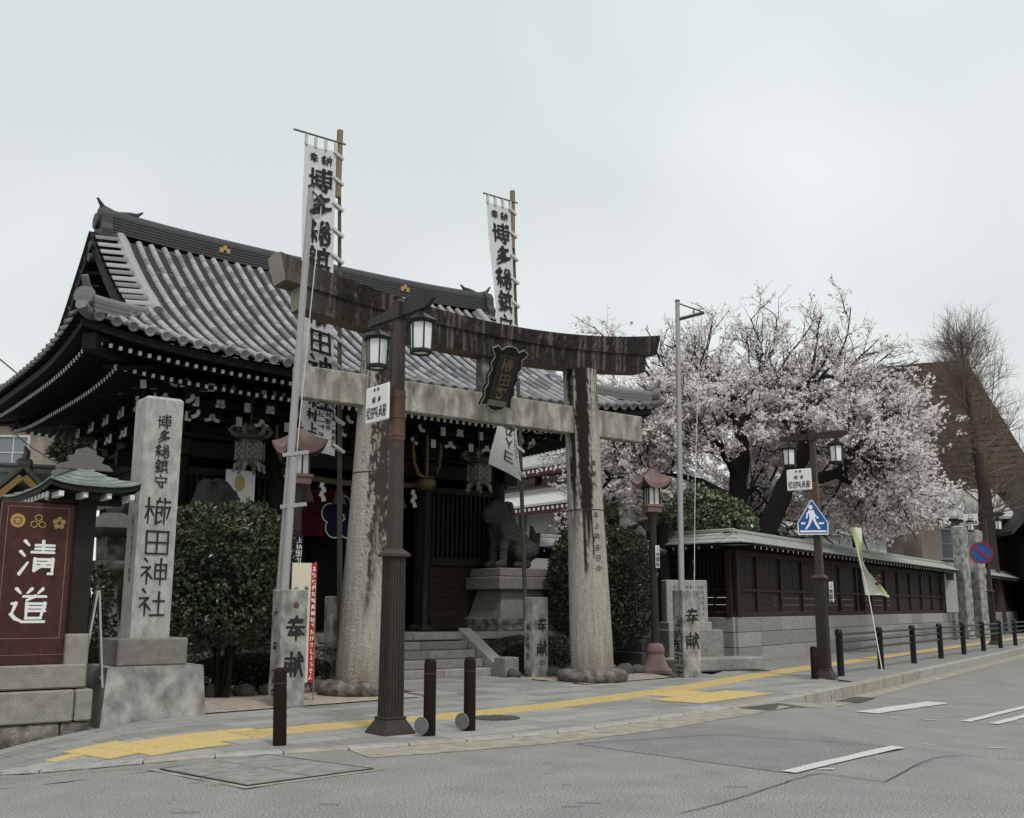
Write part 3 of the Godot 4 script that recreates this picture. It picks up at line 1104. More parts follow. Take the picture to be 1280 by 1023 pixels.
	for s in [-1, 1]:
		for d in [5.3, 6.5, 7.64, 8.8, 10.0]:
			nose_of(part(gate, "bracket_set", bm[0], M.wood_black, Vector3(4.1 * s, 4.99, -d), PI / 2 * s), bm[1])
		nose_of(part(gate, "bracket_set", bm[0], M.wood_black, Vector3(4.1 * s, 4.99, -5.3), PI / 4 * s), bm[1])
	# two rows of rafters on every side, their ends painted white
	m = Mb.new()
	var w := Mb.new()
	for row in 2:
		var out := [0.28, 0.92][row] as float
		var y0 := [5.75, 5.56][row] as float
		var n := int((6.95 - out) * 2.0 / 0.172)
		for side in 4:
			var long := 10.44 if side > 1 else 13.9
			n = int((long - out * 2.0) / 0.172)
			for i in n + 1:
				var x := -long * 0.5 + out + (long - out * 2.0) * i / n
				var lf := lift_of(x * (6.95 / (long * 0.5))) * 0.85
				var lg := clampf(long * 0.5 - absf(x) - 0.1, 0.3, 3.0)
				var a := Vector3(x, y0 + lf, -(EAVE + out))
				var b := a + Vector3(0, lg * 0.2, -lg)
				if side == 1:
					a.z = -(2.0 * RIDGE) - a.z
					b.z = -(2.0 * RIDGE) - b.z
				elif side > 1:
					var sg := -1.0 if side == 2 else 1.0
					a = Vector3(sg * (6.95 - out), a.y, -RIDGE + x)
					b = Vector3(sg * (6.95 - out - lg), b.y, -RIDGE + x)
				var e := (b - a).normalized()
				var sd := e.cross(Vector3.UP).normalized()
				var bs := Basis(sd, sd.cross(e), -e)
				m.box((a + b) * 0.5, Vector3(0.075, 0.09, lg), bs)
				w.box(a - e * 0.004, Vector3(0.06, 0.074, 0.012), bs)
	stuff(gate, "rafter", m, M.wood_black)
	stuff(gate, "white_rafter_end", w, M.white_end)
	# soffit boards and eave fascia
	m = Mb.new()
	for side in 4:
		var rows := []
		for k in 3:
			var row := []
			var inset := [0.06, 1.2, 2.9][k] as float
			for i in 25:
				var half := 6.95 if side < 2 else 5.22
				var x: float = lerpf(-half + inset, half - inset, i / 24.0)
				var yy: float = [5.84, 6.02, 6.2][k] + lift_of(x * 6.95 / half) * [1.0, 0.6, 0.1][k]
				var p := Vector3(x, yy, -(EAVE + inset))
				if side == 1:
					p.z = -2.0 * RIDGE - p.z
				elif side > 1:
					p = Vector3((6.95 - inset) * (-1.0 if side == 2 else 1.0), yy, -RIDGE + x)
				row.append(p)
			rows.append(row)
		m.grid(rows, Vector3.DOWN)
		var face := []
		for dy in [0.0, 0.14]:
			var row := []
			for p in rows[0]:
				row.append(p + Vector3(0, dy, 0))
			face.append(row)
		m.grid(face, [Vector3(0, 0, 1), Vector3(0, 0, -1), Vector3(-1, 0, 0), Vector3(1, 0, 0)][side])
	part(gate, "soffit", m, M.wood_black)
	# corner beams
	for sx in [-1, 1]:
		for sz in [-1, 1]:
			m = Mb.new()
			var a := Vector3(6.72 * sx, 6.02, -RIDGE + 5.0 * sz)
			var b := Vector3(4.1 * sx, 6.1, -RIDGE + 2.4 * sz)
			var e := (b - a).normalized()
			var sd := e.cross(Vector3.UP).normalized()
			m.box((a + b) * 0.5, Vector3(0.26, 0.32, (b - a).length()), Basis(sd, sd.cross(e), -e), 0.02)
			part(gate, "corner_beam", m, M.wood_dark)
	# ---- roof: pan tiles in courses, then round tiles in rows ----
	m = Mb.new()
	var rims := Mb.new()
	var courses := 50
	for back in 2:
		for k in courses:
			var d0 := lerpf(EAVE - 0.06, RIDGE - 0.1, float(k) / courses)
			var d1 := lerpf(EAVE - 0.06, RIDGE - 0.1, float(k + 1) / courses)
			var reach := 6.9 if d1 < EAVE + 0.2 else (6.95 - (d0 - EAVE) / 2.15 * 1.85 if d0 < EAVE + 2.15 else 5.15)
			var prev := []
			for i in 27:
				var t := -reach + 2.0 * reach * i / 26.0
				var y0 := roof_y(t, d0)
				var y1 := roof_y(t, d1)
				var zs := [-d0, -d1]
				if back:
					zs = [-2.0 * RIDGE + d0, -2.0 * RIDGE + d1]
				var q := [Vector3(t, y0 + 0.005, zs[0]), Vector3(t, y0 + 0.042, zs[0]), Vector3(t, y1 + 0.002, zs[1])]
				if i:
					rims.quad(prev[0], prev[1], q[1], q[0], Vector3(0, 0, 1 if not back else -1))
					m.quad(prev[1], prev[2], q[2], q[1], Vector3.UP)
				prev = q
	for s in [-1, 1]:
		for k in 14:
			var u0 := 7.0 - 2.2 * k / 14.0
			var u1 := 7.0 - 2.2 * (k + 1) / 14.0
			var prev := []
			for i in 21:
				var half0 := 5.22 - (7.0 - u0) * 1.16
				var half1 := 5.22 - (7.0 - u1) * 1.16
				var f := -1.0 + i / 10.0
				var s0 := (7.0 - u0) / 2.2
				var y0 := 6.05 + 1.25 * s0 + 0.4 * pow(absf(f), 3.5) * (1 - s0)
				var y1 := 6.05 + 1.25 * (s0 + 1.0 / 14.0) + 0.4 * pow(absf(f), 3.5) * (1 - s0)
				var q := [Vector3(u0 * s, y0 - 0.02, -RIDGE + f * half0), Vector3(u0 * s, y0 + 0.03, -RIDGE + f * half0), Vector3(u1 * s, y1, -RIDGE + f * half1)]
				if i:
					rims.quad(prev[0], prev[1], q[1], q[0], Vector3(s, 0, 0))
					m.quad(prev[1], prev[2], q[2], q[1], Vector3.UP)
				prev = q
	stuff(gate, "pan_tile", m, M.tile_flat)
	stuff(gate, "pan_tile_edge", rims, M.tile_rim)
	var rowmesh := tile_shape().mesh()
	var endmesh := tile_shape(true).mesh()
	var places := []
	var shades := []
	var tile_count := 0
	for back in 2:
		for i in 46:
			var t := -6.66 + i * 0.296
			if absf(t) > 4.9 and absf(t) < 5.15:
				continue
			var d := EAVE - 0.1
			var stop := minf(hip_d(t), RIDGE - 0.2) - 0.05
			var k := 0
			while d < stop:
				var y := roof_y(t, d)
				var f := Vector3(0, roof_y(t, d + 0.1) - roof_y(t, maxf(d, EAVE)), -0.1)
				if d < EAVE:
					f = Vector3(0, 0.045, -0.1)
					y -= 0.03
				var p := Vector3(t + rng.randf_range(-0.004, 0.004), y + 0.03 + rng.randf_range(-0.004, 0.004), -d)
				if back:
					p.z = -2.0 * RIDGE + d
					f.z = -f.z
				f = f.normalized()
				var x := Vector3.RIGHT if f.z > 0.0 else Vector3.LEFT
				var b := Basis(x, f.cross(x), f)
				if not back and tile_count < 300 and i < 20:
					tile_count += 1
					var o := part(gate, "barrel_tile", endmesh if k == 0 else rowmesh, M["tile%d" % rng.randi_range(0, 3)])
					o.transform = Transform3D(b, p)
				elif k == 0:
					var o := part(gate, "eave_tile", endmesh, M.tile2)
					o.transform = Transform3D(b, p)
				else:
					places.append(Transform3D(b, p))
					shades.append([Color(1.75, 1.74, 1.75), Color(2.25, 2.24, 2.25), Color(1.1, 1.1, 1.12), Color(1.95, 1.94, 1.95)][rng.randi_range(0, 3)])
				d += 0.3 * absf(f.z)
				k += 1
	# side skirts: short rows running outwards
	for s in [-1, 1]:
		for i in 34:
			var z := -RIDGE - 5.05 + i * 0.306
			var f := (z + RIDGE) / 5.22
			for k in 7:
				var u := 7.06 - k * 0.26
				if absf(z + RIDGE) > 5.22 - (7.0 - u) * 1.16 + 0.05:
					break
				var s0 := (7.0 - u) / 2.2
				var e := Vector3(-s, 0.56, 0).normalized()
				var x := Vector3.UP.cross(e).normalized()
				places.append(Transform3D(Basis(x, e.cross(x), e), Vector3(u * s, 6.06 + 1.25 * s0 + 0.4 * pow(absf(f), 3.5) * (1.0 - s0), z)))
				shades.append(Color(0.8, 0.82, 0.8))
	M.tile_many = M.tile0.duplicate()
	M.tile_many.vertex_color_use_as_albedo = true
	M.tile_many.albedo_color = lin(0.29, 0.29, 0.3)
	many(gate, "barrel_tile_field", rowmesh, M.tile_many, places, shades)
	# verges: short rolls laid across the gable edge, a sloping ridge inside them, boards under them
	for s in [-1, 1]:
		for back in 2:
			var d := EAVE + 2.2
			while d < RIDGE - 0.15:
				var p := Vector3(5.1 * s, roof_y(0, d) + 0.06, -d if not back else -2.0 * RIDGE + d)
				var f := Vector3(s, -0.1, 0).normalized()
				var up := Vector3.UP
				var x := up.cross(f).normalized()
				var b := Basis(x * 2.15, f.cross(x) * 1.8, f * 1.7)
				var o := part(gate, "verge_tile", rowmesh, M["tile%d" % (2 if rng.randf() < 0.6 else 3)])
				o.transform = Transform3D(b, p)
				d += 0.27
			var path := []
			for k in 12:
				var dd := lerpf(EAVE + 2.0, RIDGE - 0.1, k / 11.0)
				path.append(Vector3(5.02 * s, roof_y(0, dd) + 0.0, -dd if not back else -2.0 * RIDGE + dd))
			part(gate, "verge_ridge", ridge_shape(path, 0.12, 0.2, 2), M.tile3)
			m = Mb.new()
			var bedrows := []
			for k in 12:
				var dd := lerpf(EAVE + 2.0, RIDGE, k / 11.0)
				var zz: float = -dd if not back else -2.0 * RIDGE + dd
				bedrows.append([Vector3(5.0 * s, roof_y(0, dd) + 0.05, zz), Vector3(5.64 * s, roof_y(0, dd) - 0.0, zz)])
			m.grid(bedrows, Vector3.UP)
			part(gate, "verge_bed", m, M.tile_rim)
			m = Mb.new()
			var rows := []
			for k in 12:
				var dd := lerpf(EAVE + 2.0, RIDGE, k / 11.0)
				var z: float = -dd if not back else -2.0 * RIDGE + dd
				rows.append([Vector3(5.6 * s, roof_y(0, dd) - 0.02, z), Vector3(5.6 * s, roof_y(0, dd) - 0.34, z)])
			m.grid(rows, Vector3(s, 0, 0))
			rows = []
			for k in 12:
				var dd := lerpf(EAVE + 2.0, RIDGE, k / 11.0)
				var z: float = -dd if not back else -2.0 * RIDGE + dd
				rows.append([Vector3(5.66 * s, roof_y(0, dd) + 0.02, z), Vector3(4.7 * s, roof_y(0, dd) + 0.0, z)])
			m.grid(rows, Vector3.DOWN)
			part(gate, "bargeboard", m, M.wood_black)
			# hip ridge running out to the corner, with its upturned end
			path = []
			for k in 12:
				var q := k / 11.0
				var tt := lerpf(4.95, 6.84, q)
				var dd := lerpf(EAVE + 2.35, EAVE - 0.02, q)
				var yy: float = lerpf(7.16, 6.42, sqrt(q) * 0.35 + q * 0.65) + 0.06 * q * q
				path.append(Vector3(tt * s, yy, -dd if not back else -2.0 * RIDGE + dd))
			part(gate, "hip_ridge", ridge_shape(path, 0.13, 0.32, 3), M.tile2)
			m = Mb.new()
			var tip: Vector3 = path[11]
			var way: Vector3 = (path[11] - path[9]).normalized()
			way.y = 0.0
			way = way.normalized()
			m.lathe([Vector2(0, 0), Vector2(0.13, 0.02), Vector2(0.17, 0.1), Vector2(0.17, 0.2), Vector2(0, 0.22)], 14, Transform3D(Basis(way.cross(Vector3.UP), way, Vector3.UP) * Basis(Vector3.RIGHT, 0.0), tip + Vector3(0, 0.22, 0)))
			m.tube([tip + way * -0.1 + Vector3(0, 0.33, 0), tip + way * 0.1 + Vector3(0, 0.4, 0), tip + way * 0.2 + Vector3(0, 0.58, 0)], [0.08, 0.075, 0.06], 8)
			m.tube([tip + way * -0.25 + Vector3(0, -0.05, 0), tip + way * 0.1 + Vector3(0, 0.0, 0), tip + way * 0.24 + Vector3(0, 0.06, 0)], [0.11, 0.11, 0.11], 10)
			part(gate, "corner_tile", m, M.tile2)
	# gable walls
	for s in [-1, 1]:
		m = Mb.new()
		var tri := PackedVector2Array([Vector2(-3.2, 6.8), Vector2(3.2, 6.8), Vector2(1.6, 8.35), Vector2(0, 9.7), Vector2(-1.6, 8.35)])
		m.prism(tri, -0.05, 0.05, Transform3D(Basis(Vector3(0, 0, 1), Vector3.UP, Vector3(-1, 0, 0)), Vector3(4.72 * s, 0, -RIDGE)))
		for k in 7:
			m.box(Vector3(4.8 * s, 7.6 + 0.0 * k, -RIDGE - 1.5 + 0.5 * k), Vector3(0.08, 1.1, 0.1))
		m.box(Vector3(4.85 * s, 7.3, -RIDGE), Vector3(0.2, 0.26, 5.2))
		part(gate, "gable_wall", m, M.wood_dark)
	# main ridge with its end tiles and gold crests
	var top := []
	for k in 21:
		var t := -5.3 + 10.6 * k / 20.0
		top.append(Vector3(t, 9.68 + 0.14 * pow(absf(t) / 5.3, 3.0), -RIDGE))
	part(gate, "main_ridge", ridge_shape(top, 0.19, 0.58, 6), M.tile_dark)
	for s in [-1, 1]:
		m = Mb.new()
		var plate := PackedVector2Array([Vector2(-0.36, 0), Vector2(0.36, 0), Vector2(0.38, 0.2), Vector2(0.28, 0.36), Vector2(0.27, 0.58), Vector2(0.17, 0.74), Vector2(0.0, 0.8), Vector2(-0.17, 0.74), Vector2(-0.27, 0.58), Vector2(-0.28, 0.36), Vector2(-0.38, 0.2)])
		m.prism(plate, -0.12, 0.12, Transform3D(Basis(Vector3(0, 0, 1), Vector3.UP, Vector3(-1, 0, 0)), Vector3(5.36 * s, 9.62, -RIDGE)))
		m.lathe([Vector2(0.0, 0.0), Vector2(0.15, 0.0), Vector2(0.18, 0.05), Vector2(0.18, 0.1), Vector2(0, 0.1)], 16, Transform3D(Basis(Vector3(0, 0, 1), -PI / 2 * s), Vector3(5.46 * s, 10.05, -RIDGE)))
		m.box(Vector3(5.3 * s, 9.5, -RIDGE), Vector3(0.4, 0.5, 0.7), Basis(), 0.05)
		for k in 2:
			m.tube([Vector3(5.1 * s, 9.4 - 0.28 * k, -RIDGE + 0.3), Vector3(5.7 * s, 9.35 - 0.28 * k, -RIDGE + 0.3)], [0.1], 8)
		m.tube([Vector3(5.2 * s, 10.33, -RIDGE), Vector3(5.4 * s, 10.42, -RIDGE), Vector3(5.54 * s, 10.62, -RIDGE)], [0.08, 0.06, 0.025], 8)
		m.tube([Vector3(5.0 * s, 10.33, -RIDGE), Vector3(4.8 * s, 10.38, -RIDGE), Vector3(4.62 * s, 10.4, -RIDGE), Vector3(4.5 * s, 10.5, -RIDGE)], [0.07, 0.06, 0.05, 0.02], 8)
		part(gate, "ridge_end_tile", m, M.tile_dark)
		m = Mb.new()
		for k in 3:
			m.box(Vector3(2.55 * s + 0.085 * (k - 1), 9.95 + (0.045 if k == 1 else -0.02), -RIDGE + 0.2), Vector3(0.105, 0.13, 0.03), Basis(Vector3(0, 0, 1), 0.0), 0.02)
		part(gate, "gold_crest", m, M.gold)
	# shimenawa, tassels, paper strips and curtain in the passage
	m = Mb.new()
	var pts := []
	for k in 17:
		pts.append(Vector3(-1.8 + 3.6 * k / 16.0, 4.32 - 0.1 * sin(PI * k / 16.0), -5.25))
	m.tube(pts, [0.07], 8)
	for k in 60:
		var u := k / 60.0
		m.ball(Vector3(-1.8 + 3.6 * u, 4.32 - 0.1 * sin(PI * u), -5.25) + Vector3(0, cos(k * 1.3), sin(k * 1.3)) * 0.03, Vector3(0.055, 0.05, 0.05), 6, 4)
	var sh := thing("sacred_rope", "straw rope with tassels and paper strips across the gate passage", "sacred rope", SHRINE, YAW)
	part(sh, "rope", m, M.rope)
	for k in 4:
		m = Mb.new()
		m.lathe([Vector2(0.0, 0.0), Vector2(0.05, -0.02), Vector2(0.06, -0.12), Vector2(0.1, -0.25), Vector2(0.17, -0.48), Vector2(0.0, -0.5)], 14)
		part(sh, "tassel", m, M.rope, Vector3(-1.2 + 0.8 * k, 4.2, -5.22))
		m = Mb.new()
		for j in 4:
			m.box(Vector3(0.05 * (j % 2), -0.08 - 0.1 * j, 0), Vector3(0.1, 0.12, 0.012), Basis(Vector3(0, 0, 1), 0.3 if j % 2 else -0.3))
		part(sh, "paper_strip", m, M.sign_white, Vector3(-0.85 + 0.8 * k, 4.2, -5.2))
	var cur := thing("gate_curtain", "maroon curtain with white edged navy blossom crests inside the gate", "curtain", SHRINE, YAW)
	var rows := []
	for j in 9:
		var row := []
		for i in 41:
			row.append(Vector3(-1.7 + 3.4 * i / 40.0, 4.15 - 1.1 * j / 8.0, -6.2 + 0.04 * sin(i * 0.9) * (0.4 + j / 8.0)))
		rows.append(row)
	m = Mb.new()
	m.grid(rows, Vector3(0, 0, 1))
	part(cur, "cloth", m, M.maroon)
	for k in 2:
		var c := Vector3(0.15 + 1.15 * k, 3.5, -6.12)
		var edge := Mb.new()
		var fill := Mb.new()
		for j in 5:
			var a := TAU * j / 5.0 + PI / 2
			edge.lathe([Vector2(0, 0.01), Vector2(0.25, 0.01), Vector2(0.25, -0.01)], 18, Transform3D(Basis(Vector3.RIGHT, PI / 2), c + Vector3(cos(a), sin(a), 0) * 0.3 + Vector3(0, 0, 0.001 * j)))
			fill.lathe([Vector2(0, 0.01), Vector2(0.22, 0.01), Vector2(0.22, -0.01)], 18, Transform3D(Basis(Vector3.RIGHT, PI / 2), c + Vector3(cos(a), sin(a), 0) * 0.3 + Vector3(0, 0, 0.012 + 0.001 * j)))
		part(cur, "crest_edge", edge, M.sign_white)
		part(cur, "crest", fill, M.navy)


func build_torii() -> void:
	var tor := thing("torii", "tall weathered stone torii with dark stained curved lintel", "torii", SHRINE, YAW)
	var f := FastNoiseLite.new()
	f.seed = 4
	f.frequency = 1.0
	f.fractal_octaves = 4
	var m: Mb
	for s in [-1, 1]:
		m = Mb.new()
		var rows := []
		for j in 161:
			var q := j / 160.0
			var y := 0.1 + 6.15 * q
			var row := []
			for i in 81:
				var a := TAU * i / 80.0
				var r := lerpf(0.425, 0.352, smoothstep(0.0, 0.75, q))
				row.append(Vector3(cos(a) * r + s * lerpf(2.6, 2.35, q), y, sin(a) * r))
			rows.append(row)
		for i in 160:
			for k in 80:
				var c := [rows[i][k], rows[i][k + 1], rows[i + 1][k + 1], rows[i + 1][k]]
				var nn := []
				for p in c:
					nn.append(Vector3(p.x - s * lerpf(2.6, 2.35, (p.y - 0.1) / 6.15), 0, p.z).normalized())
				m.tris(c[0], c[1], c[2], nn[0], nn[1], nn[2])
				m.tris(c[0], c[2], c[3], nn[0], nn[2], nn[3])
		m.paint(func(p: Vector3, nn: Vector3) -> Color:
			var ang := atan2(nn.x, nn.z)
			var base := Color(0.4, 0.378, 0.325)
			var run := f.get_noise_3d(ang * 2.2, p.y * 0.22, s * 9.0)
			var fine := f.get_noise_3d(ang * 7.0, p.y * 0.9, s * 5.0)
			var spots := f.get_noise_3d(ang * 16.0, p.y * 7.0, s * 3.0)
			var drip := f.get_noise_3d(ang * 11.0, p.y * 0.25, s * 2.0)
			base = base * (1.0 + 0.3 * fine + 0.35 * spots)
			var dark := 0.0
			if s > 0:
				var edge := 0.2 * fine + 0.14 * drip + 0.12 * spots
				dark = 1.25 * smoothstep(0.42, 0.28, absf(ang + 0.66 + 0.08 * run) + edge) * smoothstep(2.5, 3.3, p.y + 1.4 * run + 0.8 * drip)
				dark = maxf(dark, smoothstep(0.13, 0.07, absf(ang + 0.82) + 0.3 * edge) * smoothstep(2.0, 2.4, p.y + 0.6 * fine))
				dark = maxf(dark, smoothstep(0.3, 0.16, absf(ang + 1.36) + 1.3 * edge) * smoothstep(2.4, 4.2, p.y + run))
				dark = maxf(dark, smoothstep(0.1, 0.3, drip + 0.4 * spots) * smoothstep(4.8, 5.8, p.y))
			else:
				var patch := 0.62 - absf(ang + 0.12) * 1.25 + run * 0.5 + drip * 0.5
				dark = smoothstep(-0.12, 0.14, patch + spots * 0.95 + fine * 0.35) * smoothstep(1.5, 3.0, p.y + run * 1.8 + spots)
				dark = maxf(dark * 0.93, smoothstep(0.15, 0.3, drip + 0.3 * spots) * smoothstep(4.6, 5.4, p.y))
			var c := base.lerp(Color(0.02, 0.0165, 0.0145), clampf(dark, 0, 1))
			var low := smoothstep(1.0, 0.1, p.y + 0.6 * run)
			c = c.lerp(Color(0.16, 0.115, 0.08), low * 0.55)
			return c)
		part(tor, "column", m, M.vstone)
		m = Mb.new()
		m.lathe([Vector2(0.0, 0.0), Vector2(0.66, 0.0), Vector2(0.7, 0.05), Vector2(0.71, 0.12), Vector2(0.66, 0.2), Vector2(0.56, 0.235), Vector2(0.4, 0.24)], 30)
		var ring := part(tor, "base_ring", m, M.old_stone, Vector3(2.6 * s, 0, 0))
		ring.name = "base_ring" if s < 0 else "base_ring_001"
		# engraved dedication running down the column
		m = Mb.new()
		for k in 11 if s > 0 else 8:
			var y := 4.35 - 0.21 * k if s > 0 else 4.95 - 0.34 * k
			var q := (y - 0.1) / 6.15
			var ang := -0.14 if s > 0 else 0.33
			var r := lerpf(0.425, 0.352, smoothstep(0.0, 0.75, q)) + 0.003
			var o := Vector3(s * lerpf(2.6, 2.35, q) + sin(ang) * r, y, cos(ang) * r)
			var right := Vector3(cos(ang), 0, -sin(ang))
			var sz := 0.13 if s > 0 else 0.2
			write(m, ("奉献大正二年上月吉日中町" if s > 0 else "大正三年二月吉日中")[k], o - right * sz * 0.5, right, Vector3(-0.04 * s, -1, 0).normalized(), Vector2(sz, sz), sz * 0.11, 0.2, true, 0.004)
		part(tor, "engraving", m, M.carved)
		# a joint round the column
		m = Mb.new()
		var qj := ((3.35 if s > 0 else 3.72) - 0.1) / 6.15
		var rj := lerpf(0.425, 0.352, smoothstep(0.0, 0.75, qj))
		m.lathe([Vector2(rj + 0.004, -0.012), Vector2(rj + 0.004, 0.012)], 40, Transform3D(Basis(), Vector3(s * lerpf(2.6, 2.35, qj), 0.1 + 6.15 * qj, 0)))
		part(tor, "joint", m, M.carved)
	# tie beam in three lengths: the ends pass outside the columns
	for b in [[-4.02, -2.12], [-2.12, 2.12], [2.12, 4.02]]:
		m = Mb.new()
		m.box(Vector3((b[0] + b[1]) * 0.5, 5.176, 0), Vector3(b[1] - b[0] - 0.006, 0.565, 0.24), Basis(), 0.02)
		part(tor, "tie_beam", m, M.nuki)
	m = Mb.new()
	m.box(Vector3(0, 5.82, 0), Vector3(0.4, 0.73, 0.24), Basis(), 0.015)
	part(tor, "strut", m, M.old_stone)
	# lintel: two courses, both curving up towards their ends
	for c in 2:
		m = Mb.new()
		var n := 220
		var half := 4.05 if c == 0 else 4.47
		var rings := []
		for i in n + 1:
			var u := -1.0 + 2.0 * i / n
			var lo: float = (6.17 + 0.0155 * pow(u * half, 2)) if c == 0 else (6.575 + 0.0145 * pow(u * 4.36, 2))
			var hi: float = (6.57 + 0.0145 * pow(u * half, 2)) if c == 0 else (6.835 + 0.0238 * pow(u * half, 2))
			var dl := 0.2 if c == 0 else 0.245
			var dh := 0.205 if c == 0 else 0.26
			var tl: float = u * half if c == 0 else u * 4.37
			var th: float = u * half * 1.005
			var nb := 8
			var ring := [Vector3(tl, lo, dl)]
			for k in nb:
				ring.append(Vector3(lerpf(tl, th, (k + 1.0) / nb), lerpf(lo, hi, (k + 1.0) / nb), lerpf(dl, dh, (k + 1.0) / nb)))
			if c == 1:
				ring.append(Vector3(th, hi + 0.045, 0))
			for k in nb + 1:
				ring.append(Vector3(lerpf(th, tl, float(k) / nb), lerpf(hi, lo, float(k) / nb), -lerpf(dh, dl, float(k) / nb)))
			rings.append(ring)
		var centre := Vector3(0, 6.6, 0)
		for i in n:
			var sz: int = rings[i].size()
			for k in sz:
				var l := (k + 1) % sz
				var mid: Vector3 = (rings[i][k] + rings[i][l] + rings[i + 1][k] + rings[i + 1][l]) / 4.0
				var cc: Vector3 = (rings[i][0] + rings[i][sz / 2]) / 2.0
				cc.x = mid.x
				cc.y = (rings[i][0].y + rings[i][8].y) * 0.5
				m.quad(rings[i][k], rings[i][l], rings[i + 1][l], rings[i + 1][k], mid - cc)
		for i in [0, n]:
			var cc := Vector3()
			for p in rings[i]:
				cc += p / rings[i].size()
			for k in rings[i].size():
				m.tri(cc, rings[i][k], rings[i][(k + 1) % rings[i].size()], Vector3(-1 if i == 0 else 1, 0, 0))
		m.paint(func(p: Vector3, nn: Vector3) -> Color:
			var run := f.get_noise_3d(p.x * 3.0, p.y * 0.5, p.z * 2.0)
			var thin := f.get_noise_3d(p.x * 11.0, p.y * 0.35 + 7.0, p.z * 3.0)
			var dots := f.get_noise_3d(p.x * 9.0, p.y * 9.0, p.z * 9.0)
			var wide := f.get_noise_3d(p.x * 0.5, p.y * 0.6, 3.0)
			var k := smoothstep(0.08, 0.5, thin * 1.1 + run * 0.5 + wide * 0.3 + 0.12 * dots + 0.08 - 0.05 * smoothstep(-2.0, 3.5, p.x) - 0.12 * float(c) * smoothstep(6.7, 7.1, p.y))
			var col := (Color(0.021, 0.0175, 0.0162) * (1.0 + 1.2 * dots)).lerp(Color(0.17, 0.148, 0.127), k * 0.7)
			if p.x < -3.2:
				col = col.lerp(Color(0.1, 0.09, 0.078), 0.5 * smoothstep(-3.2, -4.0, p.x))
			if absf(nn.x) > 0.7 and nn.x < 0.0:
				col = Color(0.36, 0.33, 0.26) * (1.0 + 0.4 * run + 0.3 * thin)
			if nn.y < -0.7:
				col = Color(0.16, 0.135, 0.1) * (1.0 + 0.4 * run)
			return col)
		part(tor, "upper_lintel" if c else "lower_lintel", m, M.vstone)
	# name tablet
	var tab := thing("name_tablet", "black shrine name tablet with gold characters in a scalloped frame", "tablet", at(-0.03, 5.16, -0.24), YAW)
	var lean := Transform3D(Basis(Vector3.RIGHT, 0.44), Vector3(0, 0.05, 0))
	var outline := PackedVector2Array()
	for q in [[-0.36, -0.02], [-0.22, 0.0], [-0.12, -0.07], [0.0, -0.1], [0.12, -0.07], [0.22, 0.0], [0.36, -0.02], [0.31, 0.16], [0.35, 0.28], [0.3, 0.42], [0.35, 0.55], [0.3, 0.68], [0.36, 0.8], [0.31, 0.93], [0.42, 1.08], [0.3, 1.15], [0.2, 1.08], [0.12, 1.15], [0.0, 1.18], [-0.12, 1.15], [-0.2, 1.08], [-0.3, 1.15], [-0.42, 1.08], [-0.31, 0.93], [-0.36, 0.8], [-0.3, 0.68], [-0.35, 0.55], [-0.3, 0.42], [-0.35, 0.28], [-0.31, 0.16]]:
		outline.append(Vector2(q[0], q[1]))
	m = Mb.new()
	m.prism(outline, 0.0, 0.08, lean)
	part(tab, "frame", m, M.wood_black)
	m = Mb.new()
	for i in outline.size():
		var a := outline[i]
		var b := outline[(i + 1) % outline.size()]
		m.tube([lean * Vector3(a.x, a.y, 0.08), lean * Vector3(b.x, b.y, 0.08)], [0.012], 5)
	part(tab, "gold_edge", m, M.bronze_pale)
	m = Mb.new()
	m.box(lean * Vector3(0, 0.56, 0.09), Vector3(0.46, 0.86, 0.03), lean.basis, 0.008)
	var panel := part(tab, "panel", m, M.ink)
	m = Mb.new()
	write(m, "櫛田宮", lean * Vector3(-0.13, 0.93, 0.106), Vector3.RIGHT, lean.basis * Vector3.DOWN, Vector2(0.26, 0.24), 0.028, 0.27)
	part(panel, "lettering", m, M.gold_dull)
	m = Mb.new()
	m.box(lean * Vector3(0, 0.06, 0.088), Vector3(0.44, 0.12, 0.03), lean.basis, 0.01)
	part(tab, "sill", m, M.bronze)


func strip(m: Mb, a: Vector3, b: Vector3, w: float, out: Vector3) -> void:
	var s := (b - a).normalized().cross(out) * w * 0.5
	m.quad(a - s, a + s, b + s, b - s, out)


